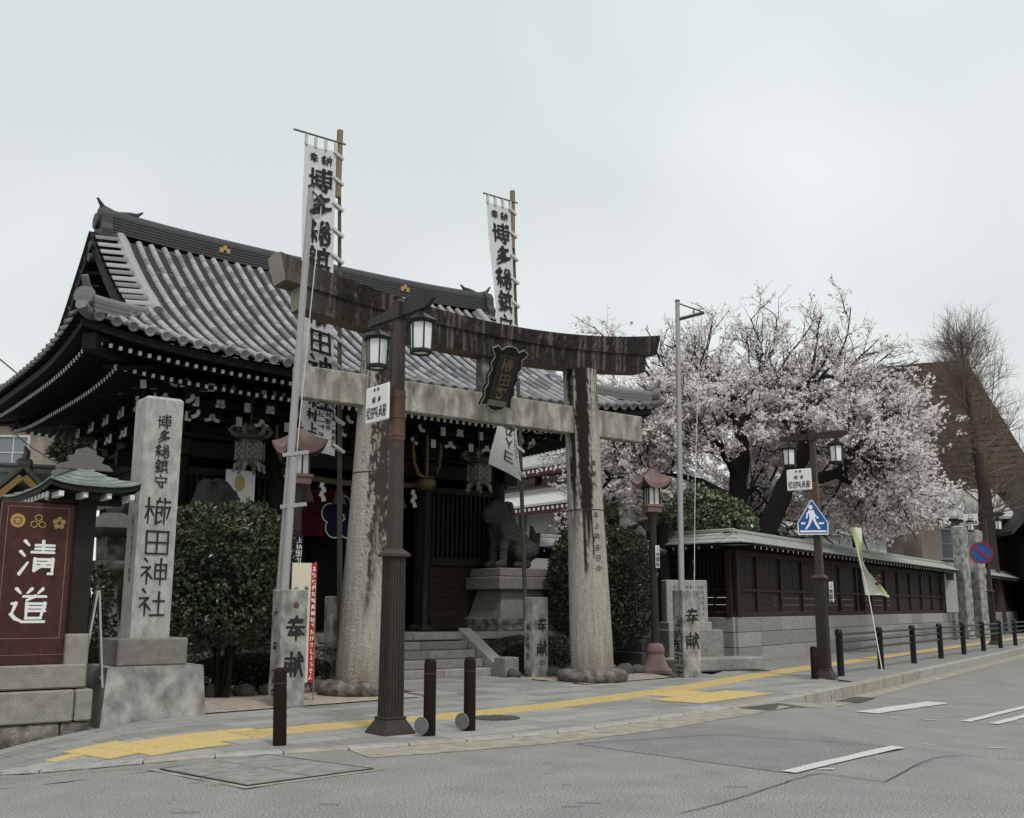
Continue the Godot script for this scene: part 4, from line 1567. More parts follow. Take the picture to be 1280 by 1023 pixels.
func lantern_shape(parent: Node3D, at_: Vector3, turn: float) -> void:
	var p := Vector3.ZERO
	# hexagonal hanging lantern: hook, roof, six panes held by a dark frame, a milky bottom pane
	var lan := Mb.new()
	lan.lathe([Vector2(0.215, 0.0), Vector2(0.225, 0.02), Vector2(0.17, 0.055), Vector2(0.11, 0.1), Vector2(0.05, 0.13), Vector2(0.03, 0.15), Vector2(0.03, 0.2), Vector2(0, 0.2)], 6, Transform3D(Basis(), p), turn, false)
	lan.lathe([Vector2(0.0, -0.02), Vector2(0.2, -0.02), Vector2(0.215, 0.0)], 6, Transform3D(Basis(), p), turn, false)
	lan.tube([p + Vector3(0, 0.18, 0), p + Vector3(0, 0.3, 0)], [0.018], 6)
	lan.lathe([Vector2(0.165, -0.43), Vector2(0.15, -0.45), Vector2(0.13, -0.45), Vector2(0.13, -0.415), Vector2(0.165, -0.39), Vector2(0.165, -0.43)], 6, Transform3D(Basis(), p), turn, false)
	for k in 6:
		var a := turn + TAU * k / 6.0
		lan.tube([p + Vector3(cos(a) * 0.165, -0.02, sin(a) * 0.165), p + Vector3(cos(a) * 0.15, -0.42, sin(a) * 0.15)], [0.014], 4)
	var body := part(parent, "lantern", lan, M.fence, at_)
	body.scale = Vector3.ONE * 0.88
	for k in 6:
		var pane := Mb.new()
		var a := turn + TAU * k / 6.0
		var b := turn + TAU * (k + 1) / 6.0
		pane.quad(p + Vector3(cos(a) * 0.157, -0.02, sin(a) * 0.157), p + Vector3(cos(b) * 0.157, -0.02, sin(b) * 0.157), p + Vector3(cos(b) * 0.142, -0.41, sin(b) * 0.142), p + Vector3(cos(a) * 0.142, -0.41, sin(a) * 0.142), Vector3(cos(a) + cos(b), 0, sin(a) + sin(b)))
		part(body, "pane", pane, M.milk)
	var low := Mb.new()
	low.lathe([Vector2(0, -0.425), Vector2(0.13, -0.425)], 6, Transform3D(Basis(), p), turn)
	part(body, "pane", low, M.milk)


func street_lamp(where: Vector3, turn: float, label: String, arm_rise: float) -> Node3D:
	var o := thing("street_lamp", label, "street lamp", where, turn, "lantern street lamps along the kerb")
	var m := Mb.new()
	m.frustum(Vector3.ZERO, Vector2(0.43, 0.43), Vector2(0.41, 0.41), 0.03)
	m.frustum(Vector3(0, 0.03, 0), Vector2(0.41, 0.41), Vector2(0.26, 0.26), 0.13)
	m.box(Vector3(0, 0.175, 0), Vector3(0.275, 0.03, 0.275), Basis(), 0.008)
	part(o, "foot", m, M.lamp_brown)
	m = Mb.new()
	m.frustum(Vector3(0, 0.19, 0), Vector2(0.22, 0.22), Vector2(0.198, 0.198), 1.84)
	for s in 4:
		var b := Basis(Vector3.UP, PI / 2 * s)
		for k in 5:
			var x0 := -0.096 + 0.0425 * k
			var x1 := -0.086 + 0.038 * k
			m.hexa([b * Vector3(x0, 0.19, 0.105), b * Vector3(x0 + 0.022, 0.19, 0.105), b * Vector3(x0 + 0.022, 0.19, 0.119), b * Vector3(x0, 0.19, 0.119), b * Vector3(x1, 2.03, 0.094), b * Vector3(x1 + 0.02, 2.03, 0.094), b * Vector3(x1 + 0.02, 2.03, 0.108), b * Vector3(x1, 2.03, 0.108)])
	part(o, "pedestal", m, M.lamp_brown)
	m = Mb.new()
	m.frustum(Vector3(0, 2.03, 0), Vector2(0.285, 0.285), Vector2(0.285, 0.285), 0.03)
	m.frustum(Vector3(0, 2.06, 0), Vector2(0.285, 0.285), Vector2(0.155, 0.155), 0.06)
	part(o, "cap", m, M.pole_brown)
	m = Mb.new()
	m.frustum(Vector3(0, 2.1, 0), Vector2(0.145, 0.145), Vector2(0.108, 0.108), 3.05)
	part(o, "pole", m, M.pole_brown)
	m = Mb.new()
	m.box(Vector3(0, 3.75, 0), Vector3(0.143, 0.62, 0.143), Basis(), 0.004)
	for y in [3.5, 3.72, 3.98]:
		m.box(Vector3(0, y, 0), Vector3(0.158, 0.018, 0.158), Basis(), 0.004)
	part(o, "sleeve", m, M.rust)
	m = Mb.new()
	var top := 5.08
	m.hexa([Vector3(-0.72, top - 0.06, -0.035), Vector3(0.62, top - 0.09, -0.035), Vector3(0.62, top - 0.09, 0.035), Vector3(-0.72, top - 0.06, 0.035), Vector3(-0.72, top + 0.03, -0.035), Vector3(0.62, top + 0.07 + arm_rise, -0.035), Vector3(0.62, top + 0.07 + arm_rise, 0.035), Vector3(-0.72, top + 0.03, 0.035)])
	m.hexa([Vector3(0.622, top - 0.09, -0.033), Vector3(0.78, top + 0.0, -0.02), Vector3(0.78, top + 0.0, 0.02), Vector3(0.622, top - 0.09, 0.033), Vector3(0.622, top + 0.07, -0.033), Vector3(0.78, top + 0.03, -0.02), Vector3(0.78, top + 0.03, 0.02), Vector3(0.622, top + 0.07, 0.033)])
	m.box(Vector3(0, top + 0.0, 0), Vector3(0.16, 0.22, 0.16), Basis(), 0.012)
	m.frustum(Vector3(0, top + 0.11, 0), Vector2(0.16, 0.16), Vector2(0.04, 0.04), 0.05)
	part(o, "arm", m, M.lamp_brown)
	for x in [-0.52, 0.5]:
		lantern_shape(o, Vector3(x, top - 0.25, 0), 0.35)
	return o


func sign_plate(where: Vector3, turn: float, label: String) -> void:
	var o := thing("sign_plate", label, "sign", where, turn, "white dedication plates on the lamps")
	var m := Mb.new()
	m.box(Vector3.ZERO, Vector3(0.54, 0.46, 0.03), Basis(), 0.012)
	part(o, "board", m, M.sign_white)
	m = Mb.new()
	var r := Vector3.RIGHT
	var d := Vector3.DOWN
	write(m, "奉納", Vector3(-0.08, 0.2, 0.016), r, d, Vector2(0.05, 0.05), 0.007, 0.09, false)
	write(m, "博多", Vector3(-0.11, 0.09, 0.016), r, d, Vector2(0.08, 0.08), 0.011, 0.13, false)
	write(m, "松田写真館", Vector3(-0.24, -0.03, 0.016), r, d, Vector2(0.09, 0.15), 0.014, 0.097, false)
	part(o, "lettering", m, M.ink)


func pagoda_lamp(where: Vector3, turn: float, label: String) -> void:
	var o := thing("pagoda_lamp", label, "street lamp", where, turn, "copper roofed lantern lamps by the torii")
	var m := Mb.new()
	m.lathe([Vector2(0, 0), Vector2(0.36, 0.0), Vector2(0.36, 0.07), Vector2(0.29, 0.12), Vector2(0.25, 0.2), Vector2(0.2, 0.34), Vector2(0.185, 0.42)], 24)
	m.lathe([Vector2(0.185, 0.42), Vector2(0.2, 0.44), Vector2(0.2, 0.52), Vector2(0.16, 0.62), Vector2(0.1, 0.65), Vector2(0, 0.65)], 24)
	part(o, "base", m, M.copper_pink)
	m = Mb.new()
	m.lathe([Vector2(0.085, 0.6), Vector2(0.085, 3.3), Vector2(0.1, 3.42), Vector2(0.15, 3.55), Vector2(0, 3.55)], 16)
	part(o, "pole", m, M.lamp_brown)
	m = Mb.new()
	m.box(Vector3(0, 3.61, 0), Vector3(0.34, 0.12, 0.34), Basis(), 0.01)
	m.box(Vector3(0, 3.7, 0), Vector3(0.4, 0.06, 0.4), Basis(), 0.01)
	part(o, "collar", m, M.copper_pink)
	m = Mb.new()
	for x in [-1, 1]:
		for z in [-1, 1]:
			m.box(Vector3(0.135 * x, 3.94, 0.135 * z), Vector3(0.03, 0.42, 0.03))
	for s in 4:
		var b := Basis(Vector3.UP, PI / 2 * s)
		m.box(b * Vector3(0, 3.94, 0.135), Vector3(0.02, 0.42, 0.02))
		m.box(b * Vector3(0, 4.12, 0.135), Vector3(0.24, 0.025, 0.02), b)
	var cage := part(o, "lantern", m, M.lamp_brown)
	for s in 4:
		var b := Basis(Vector3.UP, PI / 2 * s)
		m = Mb.new()
		m.box(b * Vector3(0, 3.94, 0.122), Vector3(0.24, 0.42, 0.01), b)
		part(cage, "pane", m, M.milk)
	m = Mb.new()
	for s in 4:
		var b := Basis(Vector3.UP, PI / 2 * s)
		var rows := []
		var face := [[], []]
		for j in 7:
			var q := j / 6.0
			var row := []
			for i in 11:
				var u := -1.0 + i / 5.0
				var sag := 1.0 - u * u
				var edge := Vector3(u * 0.37, 4.35 - 0.15 * sag, 0.37 - 0.05 * sag)
				var peak := Vector3(0, 4.62, 0)
				var p := edge.lerp(peak, q)
				p.y -= 0.13 * sin(PI * q) * (0.5 + 0.5 * sag)
				row.append(b * p)
				if j == 0:
					face[0].append(b * edge)
					face[1].append(b * (edge + Vector3(0, -0.012 - 0.11 * sqrt(maxf(sag, 0.0)), 0)))
			rows.append(row)
		m.grid(rows, b * Vector3(0, 1, 0.5))
		m.grid(face, b * Vector3(0, 0, 1))
	m.lathe([Vector2(0.03, 4.58), Vector2(0.03, 4.64), Vector2(0.0, 4.72)], 10)
	part(o, "roof", m, M.copper_pink)


func bollard(where: Vector3, h: float, disc: bool, lean: float, label: String) -> void:
	var o := thing("bollard", label, "bollard", where, 0.0, "dark brown bollards at the kerb")
	o.rotation.z = lean
	var m := Mb.new()
	m.lathe([Vector2(0.072, 0), Vector2(0.07, h - 0.05), Vector2(0.062, h - 0.015), Vector2(0.03, h), Vector2(0, h)], 20)
	part(o, "post", m, M.bollard)
	m = Mb.new()
	m.lathe([Vector2(0.071, h - 0.17), Vector2(0.0725, h - 0.17), Vector2(0.0725, h - 0.155), Vector2(0.071, h - 0.155)], 20)
	part(o, "band", m, M.lamp_brown)
	if disc:
		m = Mb.new()
		m.lathe([Vector2(0, 0.012), Vector2(0.095, 0.012), Vector2(0.1, 0.0), Vector2(0, 0.0)], 24, Transform3D(Basis(Vector3.UP, -0.55) * Basis(Vector3.RIGHT, PI / 2), Vector3(-0.085, 0.11, 0.06)))
		part(o, "disc", m, M.disc_grey)


func stone_post(where: Vector3, turn: float, size: Vector3, label: String) -> Node3D:
	var o := thing("dedication_post", label, "stone post", where, turn, "stone posts holding the poles")
	var m := Mb.new()
	m.box(Vector3(0, size.y * 0.5 - 0.1, 0), size + Vector3(0, 0.2, 0), Basis(), 0.015)
	part(o, "shaft", m, M.weathered)
	return o


func flag_pole(foot: Vector3, top: Vector3, label: String, reach: Vector3) -> Node3D:
	var o := thing("flagpole", label, "flagpole", foot, 0.0, "grey flagpoles by the torii")
	var e := top - foot
	var m := Mb.new()
	m.tube([Vector3.ZERO, e * 0.5, e], [0.068, 0.06, 0.05], 12)
	part(o, "pole", m, M.steel)
	m = Mb.new()
	m.tube([e * 0.945, e * 0.945 + reach], [0.04], 6)
	m.tube([e * 0.995, e * 0.945 + reach], [0.018], 5)
	m.tube([e * 0.945 + reach * 0.62, e * 0.945 + reach * 0.62 + Vector3(0, 0.18, 0)], [0.012], 5)
	m.lathe([Vector2(0.055, -0.01), Vector2(0.058, 0.03), Vector2(0, 0.04)], 12, Transform3D(Basis(), e))
	part(o, "bracket", m, M.iron)
	m = Mb.new()
	var pts := []
	for k in 13:
		var q := k / 12.0
		pts.append((e * 0.945 + reach * 0.9).lerp(reach * 0.45 + Vector3(0, 0.25, 0), q) + reach.normalized() * 0.12 * sin(PI * q) * -0.5)
	m.tube(pts, [0.009], 5)
	part(o, "rope", m, M.cloth)
	return o


# a tall shrine banner: pole, crossbar, cloth with ties, printed characters
func banner(foot: Vector3, h: float, lean: Vector3, label: String, bend: Callable, low: float, bar: Vector2, second: bool) -> void:
	var o := thing("banner", label, "banner", foot, YAW, "white votive banners behind the torii")
	var m := Mb.new()
	m.tube([Vector3.ZERO, lean * 0.5 + Vector3(0, h * 0.5, 0), lean + Vector3(0, h, 0)], [0.05, 0.042, 0.03], 8)
	part(o, "pole", m, M.bamboo)
	m = Mb.new()
	m.tube([lean + Vector3(0.005, h - 1.25, 0.02), lean + Vector3(0.0, h + 0.12, 0.02)], [0.055, 0.06], 8)
	part(o, "splint", m, M.pale_wood)
	m = Mb.new()
	m.tube([lean + Vector3(bar.x, h - 0.16, 0.07), lean + Vector3(bar.y, h - 0.16, 0.07)], [0.02], 6)
	part(o, "crossbar", m, M.bronze)
	var long := h - 0.34 - low
	var wide := 0.66
	# cloth space: x from 0 (pole side) to -wide, y from 0 down to -long
	var place := func(q: Vector3) -> Vector3:
		var v: float = -q.y / long
		var b: Vector3 = bend.call(v, -q.x / wide)
		return Vector3(-0.08 + q.x, h - 0.34 + q.y, 0.05 + q.z) + b + lean * (1.0 - v * 0.6)
	var rows := []
	for j in 61:
		var row := []
		for i in 13:
			row.append(place.call(Vector3(-wide * i / 12.0, -long * j / 60.0, 0)))
		rows.append(row)
	m = Mb.new()
	m.grid(rows, Vector3(0, 0, 1))
	var cl := part(o, "cloth", m, M.cloth)
	m = Mb.new()
	for k in 12:
		var p: Vector3 = place.call(Vector3(0, -long * (k + 0.02) / 11.4, 0))
		var q := lean * (p.y / h) + Vector3(0, p.y - 0.09, 0)
		m.box((p + q) * 0.5 + Vector3(0, 0, 0.02), Vector3(absf(p.x - q.x) + 0.14, 0.05, 0.1), Basis(Vector3(0, 0, 1), -0.5))
	for k in 4:
		var p: Vector3 = place.call(Vector3(-wide * (0.03 + k / 3.2), 0, 0))
		m.box(p + Vector3(0, 0.08, 0.01), Vector3(0.05, 0.2, 0.05))
	part(cl, "tie", m, M.cloth)
	m = Mb.new()
	var r := Vector3.RIGHT
	var d := Vector3.DOWN
	write(m, "奉納", Vector3(-wide * 0.86, -0.14, 0.012), r, d, Vector2(0.2, 0.2), 0.028, 0.27, false)
	write(m, "博多総鎮守櫛田神社", Vector3(-wide * 0.83, -0.42, 0.012), r, d, Vector2(0.46, 0.46), 0.068, 0.525)
	if second:
		write(m, "DYE", Vector3(-wide * 0.62, -long + 1.15, 0.012), r, d, Vector2(0.22, 0.24), 0.035, 0.33)
		write(m, "株ラビDRDY", Vector3(-wide * 0.2, -long + 1.3, 0.012), r, d, Vector2(0.09, 0.09), 0.014, 0.13)
	else:
		write(m, "大村上", Vector3(-wide * 0.83, -long + 1.0, 0.012), r, d, Vector2(0.2, 0.2), 0.04, 0.25)
		write(m, "株ラビープラ", Vector3(-wide * 0.49, -long + 1.0, 0.012), r, d, Vector2(0.1, 0.1), 0.02, 0.125)
		write(m, "福上村町中", Vector3(-wide * 0.31, -long + 1.0, 0.012), r, d, Vector2(0.09, 0.09), 0.017, 0.12)
		write(m, "令和七年一月吉日", Vector3(-wide * 0.15, -long + 1.05, 0.012), r, d, Vector2(0.09, 0.09), 0.017, 0.115)
	for i in m.v.size():
		m.v[i] = place.call(m.v[i])
	part(cl, "lettering", m, M.ink)


func stone_lantern(where: Vector3, k: float, label: String) -> void:
	var o := thing("stone_lantern", label, "stone lantern", where, YAW, "")
	var m := Mb.new()
	for q in [[0.0, 0.34, 1.3], [0.34, 0.3, 1.05], [0.64, 0.3, 0.8]]:
		m.box(Vector3(0, q[0] + q[1] * 0.5, 0) * k, Vector3(q[2], q[1] - 0.01, q[2]) * k, Basis(), 0.02)
	part(o, "base", m, M.dark_stone)
	m = Mb.new()
	m.lathe([Vector2(0.42, 0.94), Vector2(0.3, 1.05), Vector2(0.2, 1.3), Vector2(0.17, 1.7), Vector2(0.24, 2.0), Vector2(0.4, 2.1), Vector2(0.46, 2.2), Vector2(0.46, 2.3), Vector2(0, 2.3)].map(func(p): return p * k), 6, Transform3D(), 0.0, false)
	part(o, "stem", m, M.old_stone)
	m = Mb.new()
	m.lathe([Vector2(0.27, 2.3), Vector2(0.29, 2.75), Vector2(0, 2.75)].map(func(p): return p * k), 6, Transform3D(), 0.0, false)
	var fire := part(o, "fire_box", m, M.old_stone)
	for s in 3:
		m = Mb.new()
		var a := TAU * (s * 2 + 0.5) / 6.0
		for j in 4:
			m.box(Vector3(cos(a), 0, sin(a)) * 0.25 * k + Vector3(-sin(a), 0, cos(a)) * (j - 1.5) * 0.06 * k + Vector3(0, 2.52 * k, 0), Vector3(0.02, 0.36, 0.02) * k)
		part(fire, "lattice", m, M.granite2)
	m = Mb.new()
	m.lathe([Vector2(0.3, 2.72), Vector2(0.66, 2.76), Vector2(0.72, 2.86), Vector2(0.6, 2.9), Vector2(0.38, 3.02), Vector2(0.2, 3.15), Vector2(0, 3.16)].map(func(p): return p * k), 6, Transform3D(), 0.0, false)
	part(o, "roof", m, M.dark_stone)
	m = Mb.new()
	m.lathe([Vector2(0.1, 3.14), Vector2(0.17, 3.25), Vector2(0.15, 3.38), Vector2(0.05, 3.5), Vector2(0.0, 3.55)].map(func(p): return p * k), 14)
	part(o, "finial", m, M.dark_stone)


func build_left_side() -> void:
	# three courses of stone under the notice board
	var base := thing("course_wall", "low wall of weathered stone courses under the red brown board", "stone wall", SHRINE, YAW)
	for q in [[-9.2, -7.54, 0.44, 0.73, -1.9], [-9.2, -8.62, 0.04, 0.425, -1.96], [-8.61, -7.68, 0.04, 0.425, -1.96], [-7.67, -7.46, 0.04, 0.425, -1.96], [-9.2, -7.82, -0.55, 0.03, -1.93], [-7.81, -7.47, -0.55, 0.03, -1.93]]:
		var m := Mb.new()
		m.box(Vector3((q[0] + q[1]) * 0.5, (q[2] + q[3]) * 0.5, -q[4] - 0.75), Vector3(q[1] - q[0] - 0.006, q[3] - q[2] - 0.004, 1.5), Basis(), 0.018)
		part(base, "stone_block", m, M.course if q[2] > 0.0 else M.old_stone)
	# red brown board
	var o := thing("notice_board", "red brown lacquered board with white characters and three gold crests", "sign board", at(-8.24, 0.73, -1.74), YAW)
	var m := Mb.new()
	m.box(Vector3(0, 1.0, 0), Vector3(0.86, 2.0, 0.09), Basis(), 0.01)
	part(o, "board", m, M.lacquer)
	m = Mb.new()
	for s in [-1, 1]:
		strip(m, Vector3(0.36 * s, 0.32, 0.0475), Vector3(0.36 * s, 1.94, 0.0475), 0.008, Vector3(0, 0, 1))
	for y in [0.32, 1.94]:
		strip(m, Vector3(-0.36, y, 0.048), Vector3(0.36, y, 0.048), 0.008, Vector3(0, 0, 1))
	strip(m, Vector3(-0.42, 0.12, 0.048), Vector3(0.42, 0.12, 0.048), 0.006, Vector3(0, 0, 1))
	part(o, "border_line", m, M.copper_pink)
	m = Mb.new()
	write(m, "清", Vector3(-0.19, 1.53, 0.047), Vector3.RIGHT, Vector3.DOWN, Vector2(0.42, 0.44), 0.042, 0.5)
	write(m, "道", Vector3(-0.24, 0.94, 0.047), Vector3.RIGHT, Vector3.DOWN, Vector2(0.42, 0.44), 0.042, 0.5)
	part(o, "lettering", m, M.sign_white)
	var face := Basis(Vector3.RIGHT, PI / 2)
	m = Mb.new()
	m.lathe([Vector2(0.045, 0.0), Vector2(0.05, 0.012), Vector2(0.085, 0.012), Vector2(0.09, 0.0)], 24, Transform3D(face, Vector3(-0.24, 1.76, 0.046)))
	for k in 5:
		var a := TAU * k / 5.0 + PI / 2
		m.lathe([Vector2(0, 0.01), Vector2(0.018, 0.008), Vector2(0.02, 0)], 10, Transform3D(face, Vector3(-0.24 + cos(a) * 0.022, 1.76 + sin(a) * 0.022, 0.046 + 0.0004 * k)))
	part(o, "gold_crest", m, M.gold)
	m = Mb.new()
	for k in 3:
		var a := TAU * k / 3.0 + PI / 2
		m.lathe([Vector2(0.032, 0.0), Vector2(0.035, 0.012), Vector2(0.046, 0.012), Vector2(0.05, 0.0)], 6, Transform3D(face, Vector3(cos(a) * 0.055, 1.75 + sin(a) * 0.055, 0.046)), PI / 6)
	part(o, "gold_crest", m, M.gold)
	m = Mb.new()
	for k in 5:
		var a := TAU * k / 5.0 + PI / 2
		m.ball(Vector3(0.25 + cos(a) * 0.05, 1.75 + sin(a) * 0.05, 0.05), Vector3(0.036, 0.036, 0.01), 10, 6)
	part(o, "gold_crest", m, M.gold)
	# roofed post beside it
	var roof := thing("roofed_notice_post", "dark timber post carrying a small green copper hipped roof", "notice shelter", SHRINE, YAW)
	for d in [-1.72, 0.1]:
		m = Mb.new()
		m.box(Vector3(-7.67, 0.9, -d), Vector3(0.28, 0.4, 0.3), Basis(), 0.02)
		part(roof, "foot_stone", m, M.course)
		m = Mb.new()
		m.box(Vector3(-7.67, 2.0, -d), Vector3(0.24, 1.9, 0.2), Basis(), 0.012)
		part(roof, "post", m, M.wood_dark)
	m = Mb.new()
	m.box(Vector3(-7.67, 2.86, 0.8), Vector3(0.16, 0.16, 2.6), Basis(), 0.01)
	for d in [-1.72, 0.1]:
		m.box(Vector3(-7.67, 2.8, -d), Vector3(0.9, 0.12, 0.14), Basis(), 0.01)
	part(roof, "beam", m, M.wood_black)
	var copper := Mb.new()
	var ridge := [Vector3(-7.67, 3.28, 1.45), Vector3(-7.67, 3.28, 0.15)]
	for side in 4:
		var corner := [Vector3(-8.24, 2.94, 2.2), Vector3(-7.1, 2.94, 2.2), Vector3(-7.1, 2.94, -0.6), Vector3(-8.24, 2.94, -0.6)]
		var a: Vector3 = corner[side]
		var b: Vector3 = corner[(side + 1) % 4]
		var ra: Vector3 = ridge[0] if side in [0, 3] and side == 0 else (ridge[0] if side == 1 else ridge[1])
		var rb: Vector3 = [ridge[0], ridge[1], ridge[1], ridge[0]][side]
		ra = [ridge[0], ridge[0], ridge[1], ridge[1]][side]
		for k in 5:
			var q0 := k / 5.0
			var q1 := (k + 1) / 5.0
			var prev := []
			for i in 9:
				var u := i / 8.0
				var rise := 0.07 * pow(absf(u * 2.0 - 1.0), 3.0)
				var lo := a.lerp(b, u).lerp(ra.lerp(rb, u), q0)
				var hi := a.lerp(b, u).lerp(ra.lerp(rb, u), q1)
				lo.y += rise * (1 - q0) - 0.05 * sin(PI * q0)
				hi.y += rise * (1 - q1) - 0.05 * sin(PI * q1)
				var p := [lo + Vector3(0, -0.004, 0), lo + Vector3(0, 0.018, 0), hi + Vector3(0, 0.0, 0)]
				var o2 := ((a + b) * 0.5 - (ra + rb) * 0.5)
				o2.y = 0.0
				if i:
					copper.quad(prev[0], prev[1], p[1], p[0], o2)
					copper.quad(prev[1], prev[2], p[2], p[1], o2 + Vector3.UP)
				prev = p
	var cop := part(roof, "roof", copper, M.copper)
	m = Mb.new()
	for side in 4:
		var c := [Vector3(-8.22, 2.93, 2.18), Vector3(-7.12, 2.93, 2.18), Vector3(-7.12, 2.93, -0.58), Vector3(-8.22, 2.93, -0.58)]
		var rows := []
		for dy in [0.0, -0.07]:
			var row := []
			for i in 9:
				var u := i / 8.0
				row.append(c[side].lerp(c[(side + 1) % 4], u) + Vector3(0, dy + 0.07 * pow(absf(u * 2 - 1), 3.0), 0))
			rows.append(row)
		m.grid(rows, [Vector3(0, 0, 1), Vector3(1, 0, 0), Vector3(0, 0, -1), Vector3(-1, 0, 0)][side])
	m.quad(Vector3(-8.2, 2.87, 2.15), Vector3(-7.14, 2.87, 2.15), Vector3(-7.14, 2.87, -0.55), Vector3(-8.2, 2.87, -0.55), Vector3.DOWN)
	part(cop, "eave_board", m, M.wood_black)
	for k in 4:
		m = Mb.new()
		m.box(Vector3(-8.08 + 0.29 * k, 2.83, 1.8), Vector3(0.06, 0.07, 0.7))
		m.box(Vector3(-8.08 + 0.29 * k, 2.83, 2.153), Vector3(0.05, 0.06, 0.01))
		part(cop, "rafter", m, M.white_end)
	m = Mb.new()
	for k in 13:
		for s in [-1, 1]:
			m.box(Vector3(-7.67 + 0.52 * s, 2.83, 1.9 - 0.19 * k), Vector3(0.03, 0.07, 0.05))
	stuff(cop, "white_rafter_end", m, M.white_end)
	var orn := Mb.new()
	var shape := PackedVector2Array()
	for q in [[-0.36, 0.0], [0.36, 0.0], [0.3, 0.07], [0.2, 0.1], [0.23, 0.17], [0.13, 0.2], [0.12, 0.26], [0.0, 0.3], [-0.12, 0.26], [-0.13, 0.2], [-0.23, 0.17], [-0.2, 0.1], [-0.3, 0.07]]:
		shape.append(Vector2(q[0], q[1]))
	orn.prism(shape, -0.05, 0.05, Transform3D(Basis(), Vector3(-7.67, 3.22, 1.52)))
	orn.box(Vector3(-7.67, 3.3, 0.8), Vector3(0.16, 0.12, 1.5), Basis(), 0.02)
	part(cop, "ridge_ornament", orn, M.bronze)
	# sandwich boards
	for q in [[-7.4, 0.425, -1.6, 1.22, "white framed sandwich board standing edge on beside the roofed post"], [-9.0, 0.73, -1.84, 0.6, "low white framed sandwich board left of the red brown board"]]:
		var sb := thing("sandwich_board", q[4], "sandwich board", at(q[0], q[1], q[2]), 0.42 if q[0] > -8.0 else YAW)
		for s in [-1, 1]:
			var h: float = q[3]
			var b := Basis(Vector3(0, 0, 1), 0.1 * s)
			m = Mb.new()
			for z in [-0.24, 0.24]:
				m.box(Vector3(0.07 * s, h * 0.5, z), Vector3(0.025, h, 0.025), b)
			for y in [0.12, h - 0.02]:
				m.box(Vector3((0.13 - 0.1 * y / 0.9) * s * 0.9, y, 0), Vector3(0.02, 0.03, 0.48), b)
			var fr := part(sb, "frame", m, M.steel)
			m = Mb.new()
			m.box(Vector3(0.07 * s, h * 0.55, 0), Vector3(0.01, h * 0.8, 0.45), b)
			part(fr, "panel", m, M.sign_white if q[0] < -8.0 else M.navy)
	# inscribed pillar on its two blocks
	var pil := thing("name_pillar", "tall granite pillar with the shrine's engraved name on stepped blocks", "stone pillar", at(-6.62, 0, -1.8), YAW)
	m = Mb.new()
	m.frustum(Vector3(0, -0.35, -0.62), Vector2(1.42, 1.3), Vector2(1.26, 1.16), 1.01)
	part(pil, "lower_block", m, M.weathered)
	m = Mb.new()
	m.box(Vector3(0, 0.84, -0.62), Vector3(0.94, 0.36, 0.8), Basis(), 0.02)
	part(pil, "upper_block", m, M.old_stone2)
	m = Mb.new()
	m.frustum(Vector3(0, 1.02, -0.64), Vector2(0.53, 0.46), Vector2(0.53, 0.46), 3.3)
	m.frustum(Vector3(0, 4.32, -0.64), Vector2(0.53, 0.46), Vector2(0.45, 0.38), 0.04)
	var shaft := part(pil, "shaft", m, M.pillar)
	m = Mb.new()
	write(m, "博多総鎮守", Vector3(-0.09, 4.1, -0.405), Vector3.RIGHT, Vector3.DOWN, Vector2(0.19, 0.19), 0.021, 0.212)
	write(m, "櫛田神社", Vector3(-0.19, 2.93, -0.405), Vector3.RIGHT, Vector3.DOWN, Vector2(0.37, 0.38), 0.031, 0.415)
	write(m, "大正七年一月吉日上町中", Vector3(-0.267, 2.95, -0.65), Vector3(0, 0, 1), Vector3.DOWN, Vector2(0.09, 0.09), 0.012, 0.11, true, 0.004)
	part(shaft, "engraving", m, M.ink)


